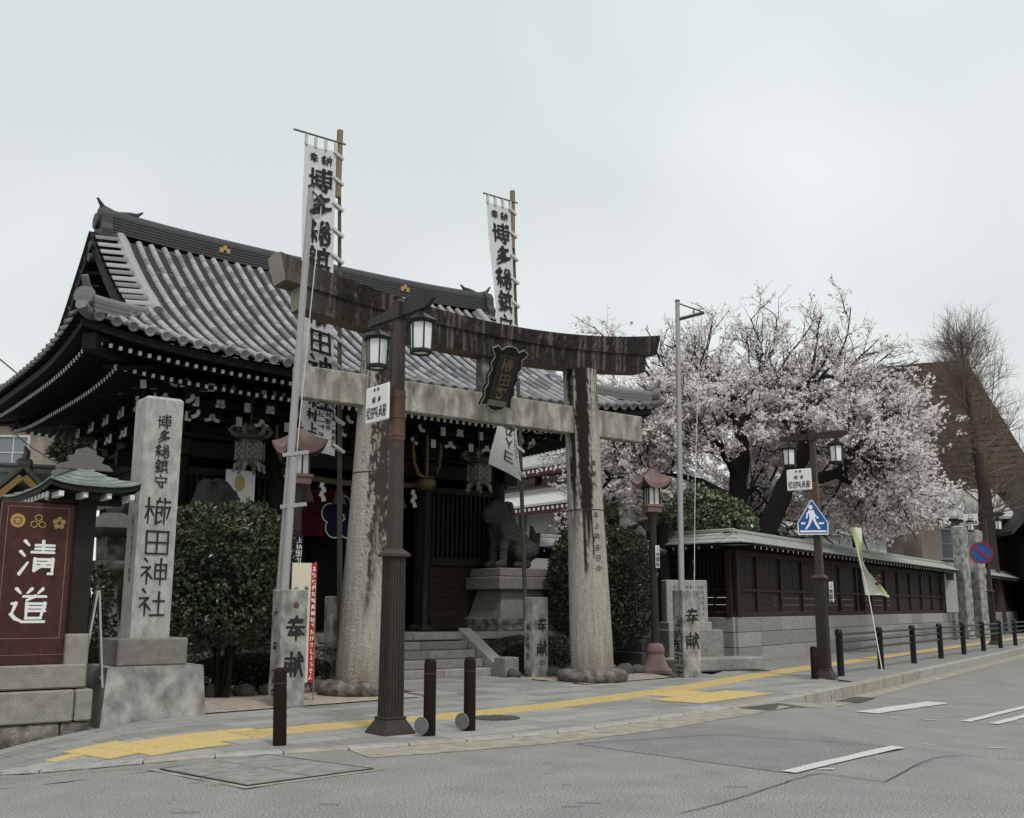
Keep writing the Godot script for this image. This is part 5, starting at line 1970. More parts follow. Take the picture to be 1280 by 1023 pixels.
func build_poles() -> void:
	# flagpoles in their dedication posts
	var turn := YAW
	var p1 := stone_post(at(-4.5, 0, -1.22), turn, Vector3(0.42, 1.69, 0.34), "left dedication post with a dark stain above its two characters")
	var m := Mb.new()
	write(m, "奉献", Vector3(-0.13, 1.3, 0.171), Vector3.RIGHT, Vector3.DOWN, Vector2(0.3, 0.36), 0.048, 0.52)
	write(m, "大正三年十一月中", Vector3(-0.211, 1.42, -0.08), Vector3(0, 0, 1), Vector3.DOWN, Vector2(0.15, 0.14), 0.02, 0.165)
	part(p1, "lettering", m, M.ink)
	m = Mb.new()
	m.lathe([Vector2(0, 0.004), Vector2(0.04, 0.004), Vector2(0.05, 0)], 10, Transform3D(Basis(Vector3.RIGHT, PI / 2), Vector3(0.02, 1.46, 0.17)))
	part(p1, "rust_spot", m, M.rust)
	flag_pole(at(-4.62, 0.2, -1.0), at(-4.62, 0.2, -1.0) + Vector3(0.28, 7.95, 0.05), "leaning grey flagpole in front of the left torii column", Vector3(0.25, 0.1, 0.18))
	m = Mb.new()
	m.tube([Vector3.ZERO, Vector3(0.1, 3.3, 0.0)], [0.075, 0.06], 8)
	var sp := thing("pole_splint", "grey stake clamped beside the foot of the leaning flagpole", "pole splint", at(-4.62, 0.4, -1.16), 0.0)
	part(sp, "stake", m, M.steel)
	m = Mb.new()
	for y in [2.95, 3.75]:
		m.box(Vector3(0.13, y - 0.4, 0.02), Vector3(0.4, 0.06, 0.05), Basis(Vector3(0, 0, 1), 0.12), 0.006)
	part(sp, "clamp", m, M.steel)
	var p3 := stone_post(at(4.94, 0, -0.35), turn - 0.25, Vector3(0.42, 1.8, 0.4), "right dedication post with characters on both visible faces")
	m = Mb.new()
	write(m, "奉献", Vector3(-0.15, 1.42, 0.201), Vector3.RIGHT, Vector3.DOWN, Vector2(0.32, 0.34), 0.04, 0.5)
	write(m, "上祇園町中", Vector3(-0.211, 1.25, -0.16), Vector3(0, 0, 1), Vector3.DOWN, Vector2(0.3, 0.22), 0.03, 0.25)
	part(p3, "lettering", m, M.ink)
	flag_pole(at(5.03, 0.5, -0.12), at(5.03, 0.5, -0.12) + Vector3(0.12, 7.72, 0.0), "upright grey flagpole with a triangular bracket before the cherry trees", Vector3(0.58, 0.13, 0.12))
	# banners and their posts behind the torii
	var b2 := stone_post(at(2.46, 0, 1.62), turn, Vector3(0.42, 1.64, 0.3), "grey dedication post with black characters beside the steps")
	m = Mb.new()
	write(m, "奉献", Vector3(-0.1, 1.22, 0.151), Vector3.RIGHT, Vector3.DOWN, Vector2(0.27, 0.32), 0.035, 0.48)
	write(m, "中", Vector3(-0.06, 0.36, 0.151), Vector3.RIGHT, Vector3.DOWN, Vector2(0.16, 0.15), 0.018, 0.48)
	write(m, "福上村町", Vector3(-0.211, 1.1, -0.08), Vector3(0, 0, 1), Vector3.DOWN, Vector2(0.14, 0.14), 0.016, 0.2)
	part(b2, "lettering", m, M.ink)
	stone_post(at(-2.5, 0, 1.2), turn, Vector3(0.28, 1.62, 0.26), "plain grey post partly hidden behind the left torii column")
	banner(at(-2.46, 0.3, 1.0), 10.05, Vector3(-0.38, 0, 0), "left white banner partly hidden behind the leaning flagpole", func(v: float, u: float) -> Vector3:
		return Vector3(-0.03 * sin(v * 5.0) - 0.08 * v, 0.12 * u * v - 0.03, 0.05 * sin(v * 9.0 + u * 3.0) * v + 0.02 * sin(u * 9.0)), 3.85, Vector2(-0.98, 0.1), false)
	banner(at(2.36, 0.3, 1.8), 10.3, Vector3(-0.42, 0, 0), "right white banner blown inwards above the torii lintel", func(v: float, u: float) -> Vector3:
		var squeeze := 0.16 * smoothstep(0.0, 0.45, v) * (1.0 - smoothstep(0.5, 0.9, v)) - 0.3 * smoothstep(0.82, 1.0, v)
		return Vector3(u * 0.62 * squeeze, 0.3 * u * smoothstep(0.75, 1.0, v), 0.1 * sin(v * 7.0 + u * 2.0) * v + 0.25 * u * smoothstep(0.1, 0.5, v) * (1.0 - v)), 3.8, Vector2(-0.85, 0.1), true)
	# cream and red pennant in the gravel
	var nb := thing("pennant", "cream pennant with a red lettered stripe on a thin stick", "pennant", Vector3(-3.28, 0.0, -16.45), 0.35)
	m = Mb.new()
	m.tube([Vector3(0.2, 0, 0), Vector3(0.17, 2.14, 0)], [0.012], 6)
	part(nb, "stick", m, M.pale_wood)
	for q in [[-0.2, 0.1, "cloth", M.cream], [0.1, 0.185, "red_stripe", M.red]]:
		var rows := []
		for j in 15:
			var row := []
			for i in 7:
				var x: float = lerpf(q[0], q[1], i / 6.0)
				row.append(Vector3(x - 0.03 * j / 14.0 * 0.0, 2.12 - 1.84 * j / 14.0, 0.012 * sin(j * 0.5 + x * 7.0)))
			rows.append(row)
		m = Mb.new()
		m.grid(rows, Vector3(0, 0, 1))
		part(nb, q[2], m, q[3])
	m = Mb.new()
	write(m, "あなたのお写真神社でおけさしょうまん", Vector3(0.112, 2.06, 0.02), Vector3.RIGHT, Vector3.DOWN, Vector2(0.062, 0.075), 0.012, 0.098)
	part(nb, "white_lettering", m, M.sign_white)
	m = Mb.new()
	write(m, "福写真館のお上", Vector3(0.0, 1.76, 0.02), Vector3.RIGHT, Vector3.DOWN, Vector2(0.06, 0.06), 0.008, 0.075)
	write(m, "令和七年一月吉日中神社", Vector3(0.01, 1.2, 0.02), Vector3.RIGHT, Vector3.DOWN, Vector2(0.035, 0.035), 0.006, 0.06)
	write(m, "松上", Vector3(-0.16, 1.74, 0.02), Vector3.RIGHT, Vector3.DOWN, Vector2(0.06, 0.06), 0.008, 0.09)
	part(nb, "lettering", m, M.ink)
	# lamps
	street_lamp(Vector3(-1.41, 0, -12.4), -0.9, "nearest lantern lamp, brown with a fluted pedestal before the torii", 0.06)
	sign_plate(Vector3(-1.67, 3.92, -12.5), -0.9, "white dedication plate on the lamp in front of the torii")
	street_lamp(Vector3(6.5, 0, -21.9), -0.59, "lantern lamp at the fence end carrying the crossing sign", 0.0)
	sign_plate(Vector3(6.2, 4.14, -22.0), -0.59, "white dedication plate above the blue crossing sign")
	street_lamp(Vector3(18.95, 0, -41.2), -0.59, "distant lantern lamp behind the no parking sign", 0.0)
	sign_plate(Vector3(18.5, 4.9, -41.4), -0.59, "white dedication plate on the distant lamp")
	pagoda_lamp(at(-3.45, 0, 0.9), YAW, "copper roofed lamp behind the leaning flagpole")
	pagoda_lamp(Vector3(3.2, 0, -23.4), 0.3, "copper roofed lamp between hedge and granite monument")
	for q in [[at(-3.45, 2.4, 0.78), YAW, Vector2(0.15, 0.5), M.navy, M.sign_white, "narrow blue name strip on the lamp behind the flagpole"], [Vector3(3.28, 2.55, -23.28), 0.3, Vector2(0.1, 0.5), M.sign_white, M.ink, "narrow white name strip on the lamp beside the hedge"], [Vector3(6.68, 1.75, -21.75), -0.59, Vector2(0.09, 0.42), M.sign_white, M.ink, "white address sticker on the crossing lamp's pedestal"]]:
		var pl := thing("name_strip", q[5], "sign", q[0], q[1])
		m = Mb.new()
		m.box(Vector3.ZERO, Vector3(q[2].x, q[2].y, 0.012), Basis(), 0.003)
		part(pl, "strip", m, q[3])
		m = Mb.new()
		write(m, "上祇園町", Vector3(-q[2].x * 0.36, q[2].y * 0.44, 0.007), Vector3.RIGHT, Vector3.DOWN, Vector2(q[2].x * 0.72, 0.1), 0.012, 0.115)
		part(pl, "lettering", m, q[4])
	bollard(Vector3(-2.46, 0, -11.35), 0.8, false, 0.035, "stand alone bollard at the left, slightly leaning")
	bollard(Vector3(-0.94, 0, -12.2), 0.85, true, 0.0, "first bollard right of the nearest lamp, with a grey disc")
	bollard(Vector3(-0.5, 0, -12.68), 0.85, true, 0.0, "second bollard right of the nearest lamp, beside the manhole")
	bollard(Vector3(6.2, 0, -21.6), 0.65, false, 0.0, "short bollard left of the lamp with the crossing sign")
	# crossing sign: blue house shape, white walker on stripes
	var cs := thing("crossing_sign", "blue pedestrian crossing sign with a white walking figure", "road sign", Vector3(6.36, 3.3, -21.72), -0.12)
	var five := PackedVector2Array([Vector2(-0.31, -0.36), Vector2(0.31, -0.36), Vector2(0.32, -0.12), Vector2(0.02, 0.37), Vector2(-0.02, 0.37), Vector2(-0.32, -0.12)])
	m = Mb.new()
	m.prism(five, -0.008, 0.0)
	part(cs, "rim", m, M.sign_white)
	m = Mb.new()
	var small := PackedVector2Array()
	for p in five:
		small.append(p * 0.93)
	m.prism(small, 0.001, 0.004)
	part(cs, "panel", m, M.sign_blue)
	m = Mb.new()
	var T0 := Transform3D()
	m.lathe([Vector2(0, 0.003), Vector2(0.045, 0.003), Vector2(0.045, 0.0)], 16, Transform3D(Basis(Vector3.RIGHT, PI / 2), Vector3(-0.03, 0.22, 0.005)))
	for q in [[[-0.08, 0.16], [0.03, 0.16], [0.045, -0.02], [-0.06, -0.02]], [[-0.07, 0.15], [-0.12, 0.09], [-0.135, -0.02], [-0.105, -0.02], [-0.09, 0.07], [-0.06, 0.11]], [[0.03, 0.15], [0.07, 0.05], [0.13, 0.0], [0.11, -0.03], [0.04, 0.02], [0.01, 0.1]], [[-0.06, -0.015], [0.0, -0.02], [-0.06, -0.16], [-0.13, -0.25], [-0.17, -0.24], [-0.1, -0.14]], [[-0.01, -0.015], [0.05, -0.01], [0.09, -0.12], [0.16, -0.24], [0.11, -0.245], [0.05, -0.15]], [[-0.24, -0.1], [-0.15, -0.1], [-0.15, -0.14], [-0.24, -0.14]], [[0.12, -0.1], [0.23, -0.1], [0.23, -0.14], [0.12, -0.14]], [[-0.27, -0.27], [0.27, -0.27], [0.27, -0.31], [-0.27, -0.31]]]:
		var poly := PackedVector2Array()
		for p in q:
			poly.append(Vector2(p[0], p[1]))
		m.prism(poly, 0.0045 + 0.0002 * q[0][0], 0.008 + 0.0003 * q[1][1], T0)
	part(cs, "walking_figure", m, M.sign_white)
	# no parking sign
	var np := thing("no_parking_sign", "round blue no parking sign with red rim on the distant lamp", "road sign", Vector3(18.62, 3.55, -41.0), -0.25)
	m = Mb.new()
	m.lathe([Vector2(0.0, 0.004), Vector2(0.37, 0.004), Vector2(0.37, 0.03), Vector2(0.43, 0.03), Vector2(0.43, 0.0)], 40, Transform3D(Basis(Vector3.RIGHT, PI / 2), Vector3.ZERO))
	m.box(Vector3(0, 0, 0.022), Vector3(0.09, 0.76, 0.012), Basis(Vector3(0, 0, 1), 0.78))
	part(np, "red_rim", m, M.sign_red)
	m = Mb.new()
	m.lathe([Vector2(0, 0.012), Vector2(0.365, 0.012)], 40, Transform3D(Basis(Vector3.RIGHT, PI / 2), Vector3.ZERO))
	part(np, "panel", m, M.sign_blue)
	# kerb fence
	var fe := thing("kerb_fence", "long black pedestrian fence with three rails along the kerb", "fence")
	var f0 := Vector3(7.05, 0, -22.6)
	var fd := Vector3(0.5695, 0, -0.822) * 3.09
	m = Mb.new()
	m.lathe([Vector2(0.075, -0.1), Vector2(0.075, 0.85), Vector2(0.085, 0.86), Vector2(0.085, 0.93), Vector2(0.06, 0.975), Vector2(0, 0.98)], 14)
	var post := m.mesh()
	for k in 11:
		part(fe, "post", post, M.fence, f0 + fd * k)
	for y in [0.53, 0.7, 0.86]:
		for k in 10:
			m = Mb.new()
			m.tube([f0 + fd * k + Vector3(0, y, 0), f0 + fd * (k + 1) + Vector3(0, y, 0)], [0.026], 6)
			part(fe, "rail", m, M.fence)
	# green pennant on a white stick
	var gp := thing("green_pennant", "twisted green and white pennant on a white stick by the fence", "pennant", Vector3(8.6, 0, -24.5), 0.0)
	m = Mb.new()
	m.tube([Vector3(0, 0, 0), Vector3(-0.2, 1.7, 0), Vector3(-0.5, 3.3, 0)], [0.014], 6)
	part(gp, "stick", m, M.sign_white)
	var rows := []
	for j in 21:
		var v := j / 20.0
		var row := []
		var w: float = lerpf(0.3, 0.1, smoothstep(0.0, 0.5, v)) + 0.42 * smoothstep(0.55, 0.9, v)
		for i in 9:
			var u := i / 8.0
			row.append(Vector3(lerpf(-0.5, -0.2, v) + u * w - 0.05, lerpf(3.3, 1.72, v) - 0.25 * u * smoothstep(0.5, 1.0, v) * (1.0 - smoothstep(0.9, 1.0, v)), 0.1 * sin(u * 5.0 + v * 4.0)))
		rows.append(row)
	m = Mb.new()
	m.grid(rows, Vector3(0, 0, 1))
	m.paint(func(p: Vector3, _n: Vector3) -> Color:
		var k := sin(p.y * 5.0 + p.x * 9.0)
		return Color(0.7, 0.72, 0.64) if k > -0.3 else Color(0.46, 0.55, 0.3))
	M.flag_green = mat(1, 1, 1, 0.9)
	M.flag_green.vertex_color_use_as_albedo = true
	part(gp, "cloth", m, M.flag_green)
	m = Mb.new()
	for k in 4:
		m.ball(Vector3(-0.02 + 0.05 * (k % 2), 1.98 + 0.06 * k, 0.1), Vector3(0.05, 0.035, 0.02), 9, 5)
	part(gp, "red_print", m, M.vermilion)


func leaf_mesh(l: float, w: float) -> ArrayMesh:
	var m := Mb.new()
	m.tri(Vector3(0, 0, 0), Vector3(-w, l * 0.45, 0.1 * l), Vector3(0, l, 0), Vector3(0, 0, 1))
	m.tri(Vector3(0, 0, 0), Vector3(0, l, 0), Vector3(w, l * 0.45, 0.1 * l), Vector3(0, 0, 1))
	m.c.resize(m.v.size())
	m.c.fill(Color.WHITE)
	return m.mesh()


# a clipped evergreen: leaves over a boxy rounded body, some gaps, stems round an added dark ball that blocks light
func bush(called: String, label: String, where: Vector3, half: Vector3, count: int, seed_: int, power := 3.0, leaf := 0.075, stem := 0.9, dark := 1.0, category := "bush") -> Node3D:
	var o := thing(called, label, category, where)
	rng.seed = seed_
	var f := FastNoiseLite.new()
	f.seed = seed_
	f.frequency = 1.7
	var places := []
	var cols := []
	while places.size() < count:
		var q := Vector3(rng.randf_range(-1, 1), rng.randf_range(-1, 1), rng.randf_range(-1, 1))
		var k := pow(pow(absf(q.x), power) + pow(absf(q.y), power) + pow(absf(q.z), power), 1.0 / power)
		if k < 0.3 or k > 1.0:
			continue
		var dir := q / k
		var bump := f.get_noise_3d(dir.x * half.x * 1.3, dir.y * half.y * 1.3, dir.z * half.z * 1.3)
		var depth := pow(rng.randf(), 2.2)
		var p := dir * half * (1.0 + 0.15 * bump - 0.17 * depth)
		if bump < -0.26 and rng.randf() < 0.8:
			continue
		var out := (dir / half).normalized()
		var up := (out * 0.55 + Vector3(rng.randf_range(-1, 1), rng.randf_range(-0.7, 0.9), rng.randf_range(-1, 1)) * 0.9).normalized()
		var x := up.cross(out + Vector3(rng.randf_range(-0.6, 0.6), rng.randf_range(-0.1, 0.6), rng.randf_range(-0.6, 0.6))).normalized()
		var s := rng.randf_range(0.7, 1.25)
		places.append(Transform3D(Basis(x, up, x.cross(up)).scaled(Vector3.ONE * s), p + Vector3(0, half.y + stem, 0)))
		var g := rng.randf()
		var young := smoothstep(0.72, 1.0, g) * smoothstep(0.2, 0.8, dir.y)
		var c := Color(0.032, 0.044, 0.022).lerp(Color(0.092, 0.112, 0.06), g * g)
		c = c.lerp(Color(0.13, 0.14, 0.06), young)
		cols.append(c * dark)
	many(o, "foliage", leaf_mesh(leaf, leaf * 0.3), M.leaf, places, cols)
	var m := Mb.new()
	for k in 9:
		var a := Vector3(rng.randf_range(-0.15, 0.15) * half.x, 0, rng.randf_range(-0.15, 0.15) * half.z)
		var b := Vector3(rng.randf_range(-0.6, 0.6) * half.x, stem + half.y * rng.randf_range(0.5, 1.5), rng.randf_range(-0.6, 0.6) * half.z)
		if k < 2:
			b = Vector3(a.x * 2.0, stem + half.y, a.z * 2.0)
		m.tube([Vector3(a.x, -0.1, a.z), a.lerp(b, 0.4) + Vector3(0, 0.1, 0), b], [0.05 if k < 2 else 0.03, 0.03, 0.012], 5)
	m.ball(Vector3(0, half.y + stem, 0), half * 0.74, 12, 8)  # dark ball added inside the leaves to stop light coming through
	# sprouts that stand out of the clipped outline
	if half.y > 0.9 and half.y < 1.6:
		for k in 26:
			var a := rng.randf() * TAU
			var p := Vector3(cos(a) * half.x * rng.randf_range(0.2, 0.85), half.y * 1.86 + stem, sin(a) * half.z * rng.randf_range(0.2, 0.85))
			m.tube([p, p + Vector3(rng.randf_range(-0.08, 0.08), rng.randf_range(0.16, 0.36), rng.randf_range(-0.08, 0.08))], [0.008, 0.004], 4)
	part(o, "stem", m, M.core)
	return o


class Wood:
	var wood: Mb
	var rng: RandomNumberGenerator
	var tips := []
	var up := 0.12
	var wander := 0.28
	var counts := [0, 0, 0, 0]

	func limb(p: Array, r0: float, r1: float, seg: int) -> void:
		var r := []
		for i in p.size():
			r.append(lerpf(r0, r1, float(i) / (p.size() - 1)))
		wood.tube(p, r, seg, false)

	func grow(at: Vector3, dir: Vector3, long: float, r: float, n: int) -> Array:
		var p := [at]
		var d := dir.normalized()
		for i in n:
			d = (d + Vector3(rng.randf_range(-1, 1), rng.randf_range(-0.8, 0.8) + up, rng.randf_range(-1, 1)) * wander).normalized()
			p.append(p[i] + d * long / n)
		limb(p, r, r * 0.35, 5 if r > 0.03 else 3)
		return p


func on_path(p: Array, q: float) -> Array:
	var f := q * (p.size() - 1)
	var i := mini(int(f), p.size() - 2)
	return [p[i].lerp(p[i + 1], f - i), (p[i + 1] - p[i]).normalized()]


func sideways(d: Vector3, spread: float) -> Vector3:
	var s := d.cross(Vector3(rng.randf_range(-1, 1), rng.randf_range(-1, 1), rng.randf_range(-1, 1))).normalized()
	return (d * cos(spread) + s * sin(spread)).normalized()


func blossom_mesh() -> ArrayMesh:
	var m := Mb.new()
	var g := RandomNumberGenerator.new()
	g.seed = 77
	for k in 6:
		var c := Vector3(g.randf_range(-1, 1), g.randf_range(-1, 1), g.randf_range(-1, 1)) * 0.06
		var a := Basis.from_euler(Vector3(g.randf() * TAU, g.randf() * TAU, g.randf() * TAU))
		for j in 5:
			var t0 := TAU * j / 5.0
			m.tri(c, c + a * Vector3(cos(t0 - 0.55) * 0.028, sin(t0 - 0.55) * 0.028, 0.01), c + a * Vector3(cos(t0 + 0.55) * 0.028, sin(t0 + 0.55) * 0.028, 0.01), a * Vector3(0, 0, 1))
	m.c.resize(m.v.size())
	m.c.fill(Color.WHITE)
	return m.mesh()


func cherry(label: String, limbs: Array, seed_: int, density: float, reach := 1.0) -> void:
	rng.seed = seed_
	var base: Vector3 = limbs[0][0][0]
	var o := thing("cherry_tree", label, "tree", base)
	var tr := Wood.new()
	tr.wood = Mb.new()
	tr.rng = rng
	var trunk := Mb.new()
	var blooms := []
	var cols := []
	var thick := Mb.new()
	for l in limbs.size():
		var p := []
		for q in limbs[l][0]:
			p.append(q - base)
		var c := Curve3D.new()
		for i in p.size():
			var e: Vector3 = (p[mini(i + 1, p.size() - 1)] - p[maxi(i - 1, 0)]) / 5.0
			c.add_point(p[i], -e, e)
		var path := []
		var n := maxi(6, int(c.get_baked_length() / 0.35))
		for i in n + 1:
			path.append(c.sample_baked(c.get_baked_length() * i / n) + Vector3(rng.randf_range(-1, 1), rng.randf_range(-1, 1), rng.randf_range(-1, 1)) * 0.035)
		var r := []
		for i in n + 1:
			r.append(lerpf(limbs[l][1], limbs[l][2], float(i) / n) * rng.randf_range(0.93, 1.07))
		trunk.tube(path, r, 10, true)
		if limbs[l][3] <= 0:
			continue
		for k in limbs[l][3]:
			var s := on_path(path, rng.randf_range(limbs[l][4], 1.0))
			tr.wander = 0.25
			var two := tr.grow(s[0], sideways(s[1], rng.randf_range(0.5, 1.2)), rng.randf_range(1.4, 3.3) * reach, 0.05, 7)
			for k3 in 7:
				var s3 := on_path(two, rng.randf_range(0.15, 1.0))
				if s3[0].y + base.y < 4.5:
					continue
				var three := tr.grow(s3[0], sideways(s3[1], rng.randf_range(0.4, 1.1)), rng.randf_range(0.6, 1.5), 0.018, 4)
				for k4 in 5:
					var s4 := on_path(three, rng.randf_range(0.1, 1.0))
					var four := tr.grow(s4[0], sideways(s4[1], rng.randf_range(0.3, 1.0)), rng.randf_range(0.25, 0.7), 0.009, 3)
					for b in four.size():
						blooms.append(four[b])
				for b in three.size():
					blooms.append(three[b])
			for b in two.size():
				blooms.append(two[b])
	var places := []
	var f := FastNoiseLite.new()
	f.seed = seed_
	f.frequency = 0.75
	for p in blooms:
		var high: float = p.y + base.y
		if high < 3.9:
			continue
		var clump := smoothstep(-0.22, 0.2, f.get_noise_3d(p.x, p.y * 1.4, p.z))
		var keep := density * lerpf(1.0, 0.42, smoothstep(7.6, 9.6, high)) * (0.12 + 0.88 * clump)
		for k in 3:
			if rng.randf() < keep:
				var a := Basis.from_euler(Vector3(rng.randf() * TAU, rng.randf() * TAU, rng.randf() * TAU)).scaled(Vector3.ONE * rng.randf_range(0.7, 1.3))
				places.append(Transform3D(a, p + Vector3(rng.randf_range(-1, 1), rng.randf_range(-1, 1), rng.randf_range(-1, 1)) * 0.09))
				var g := rng.randf()
				cols.append(Color(0.96, 0.915, 0.905).lerp(Color(0.98, 0.965, 0.96), g) if g > 0.17 else Color(0.48, 0.4, 0.375))
	part(o, "trunk", trunk, M.bark)
	stuff(o, "twigs", tr.wood, M.twig)
	many(o, "crown", blossom_mesh(), M.petal, places, cols)


func bare_tree(label: String, base: Vector3, seed_: int) -> void:
	rng.seed = seed_
	var o := thing("bare_tree", label, "tree", base)
	var tr := Wood.new()
	tr.wood = Mb.new()
	tr.rng = rng
	tr.up = 0.32
	tr.wander = 0.12
	var trunk := Mb.new()
	var path := [Vector3(0, 0, 0), Vector3(-0.1, 4, 0), Vector3(-0.1, 8, 0.1), Vector3(-0.5, 13, 0), Vector3(-0.7, 17.6, 0)]
	trunk.tube(path, [0.6, 0.5, 0.36, 0.17, 0.04], 10)
	part(o, "trunk", trunk, M.twig)
	for k in 64:
		var s := on_path(path, lerpf(0.36, 0.97, pow(k / 64.0, 0.9)))
		var a := rng.randf() * TAU
		var out := Vector3(cos(a) * 1.25, rng.randf_range(0.15, 0.7), sin(a))
		var room := lerpf(5.0, 1.2, k / 64.0)
		tr.wander = 0.16
		var two := tr.grow(s[0], out, room * rng.randf_range(0.7, 1.1), 0.05, 8)
		for k3 in 13:
			var s3 := on_path(two, rng.randf_range(0.15, 1.0))
			var three := tr.grow(s3[0], (sideways(s3[1], 0.8) + Vector3(0, 0.25, 0)), rng.randf_range(0.8, 2.2), 0.017, 5)
			for k4 in 9:
				var s4 := on_path(three, rng.randf_range(0.1, 1.0))
				tr.grow(s4[0], sideways(s4[1], 0.7) + Vector3(0, 0.15, 0), rng.randf_range(0.4, 1.2), 0.009, 3)
	for k in 8:
		var s := on_path(path, rng.randf_range(0.55, 0.85))
		tr.wander = 0.05
		tr.grow(s[0] + Vector3(rng.randf_range(-1.2, 1.2), 0, rng.randf_range(-0.6, 0.6)), Vector3(rng.randf_range(-0.15, 0.15), 1, 0), rng.randf_range(2.5, 5.0), 0.04, 6)
	stuff(o, "twigs", tr.wood, M.bare)


func palm(label: String, where: Vector3, h: float, seed_: int) -> void:
	rng.seed = seed_
	var o := thing("cycad", label, "palm", where)
	var m := Mb.new()
	m.tube([Vector3.ZERO, Vector3(0.1, h * 0.5, 0), Vector3(0.05, h, 0)], [0.22, 0.19, 0.17], 10)
	part(o, "trunk", m, M.bark)
	for k in 22:
		m = Mb.new()
		var a := TAU * k / 22.0 + rng.randf_range(-0.1, 0.1)
		var rise := rng.randf_range(0.15, 1.3)
		var prev := Vector3(0.05, h, 0)
		var d := Vector3(cos(a), rise, sin(a)).normalized()
		var pts := [prev]
		for i in 9:
			d = (d + Vector3(0, -0.13, 0)).normalized()
			prev += d * 0.15
			pts.append(prev)
		for i in 9:
			var side: Vector3 = (pts[i + 1] - pts[i]).cross(Vector3.UP).normalized()
			for s in [-1, 1]:
				for j in 2:
					var p: Vector3 = pts[i].lerp(pts[i + 1], j * 0.5)
					var e: Vector3 = p + side * s * 0.34 * sin(PI * (i + 1.2) / 11.0) + (pts[i + 1] - pts[i]) * 1.2
					m.tri(p, p + (pts[i + 1] - pts[i]) * 0.28, e, Vector3.UP)
		m.paint(func(_p, _n): return Color(0.03, 0.042, 0.02))
		part(o, "frond", m, M.leaf)


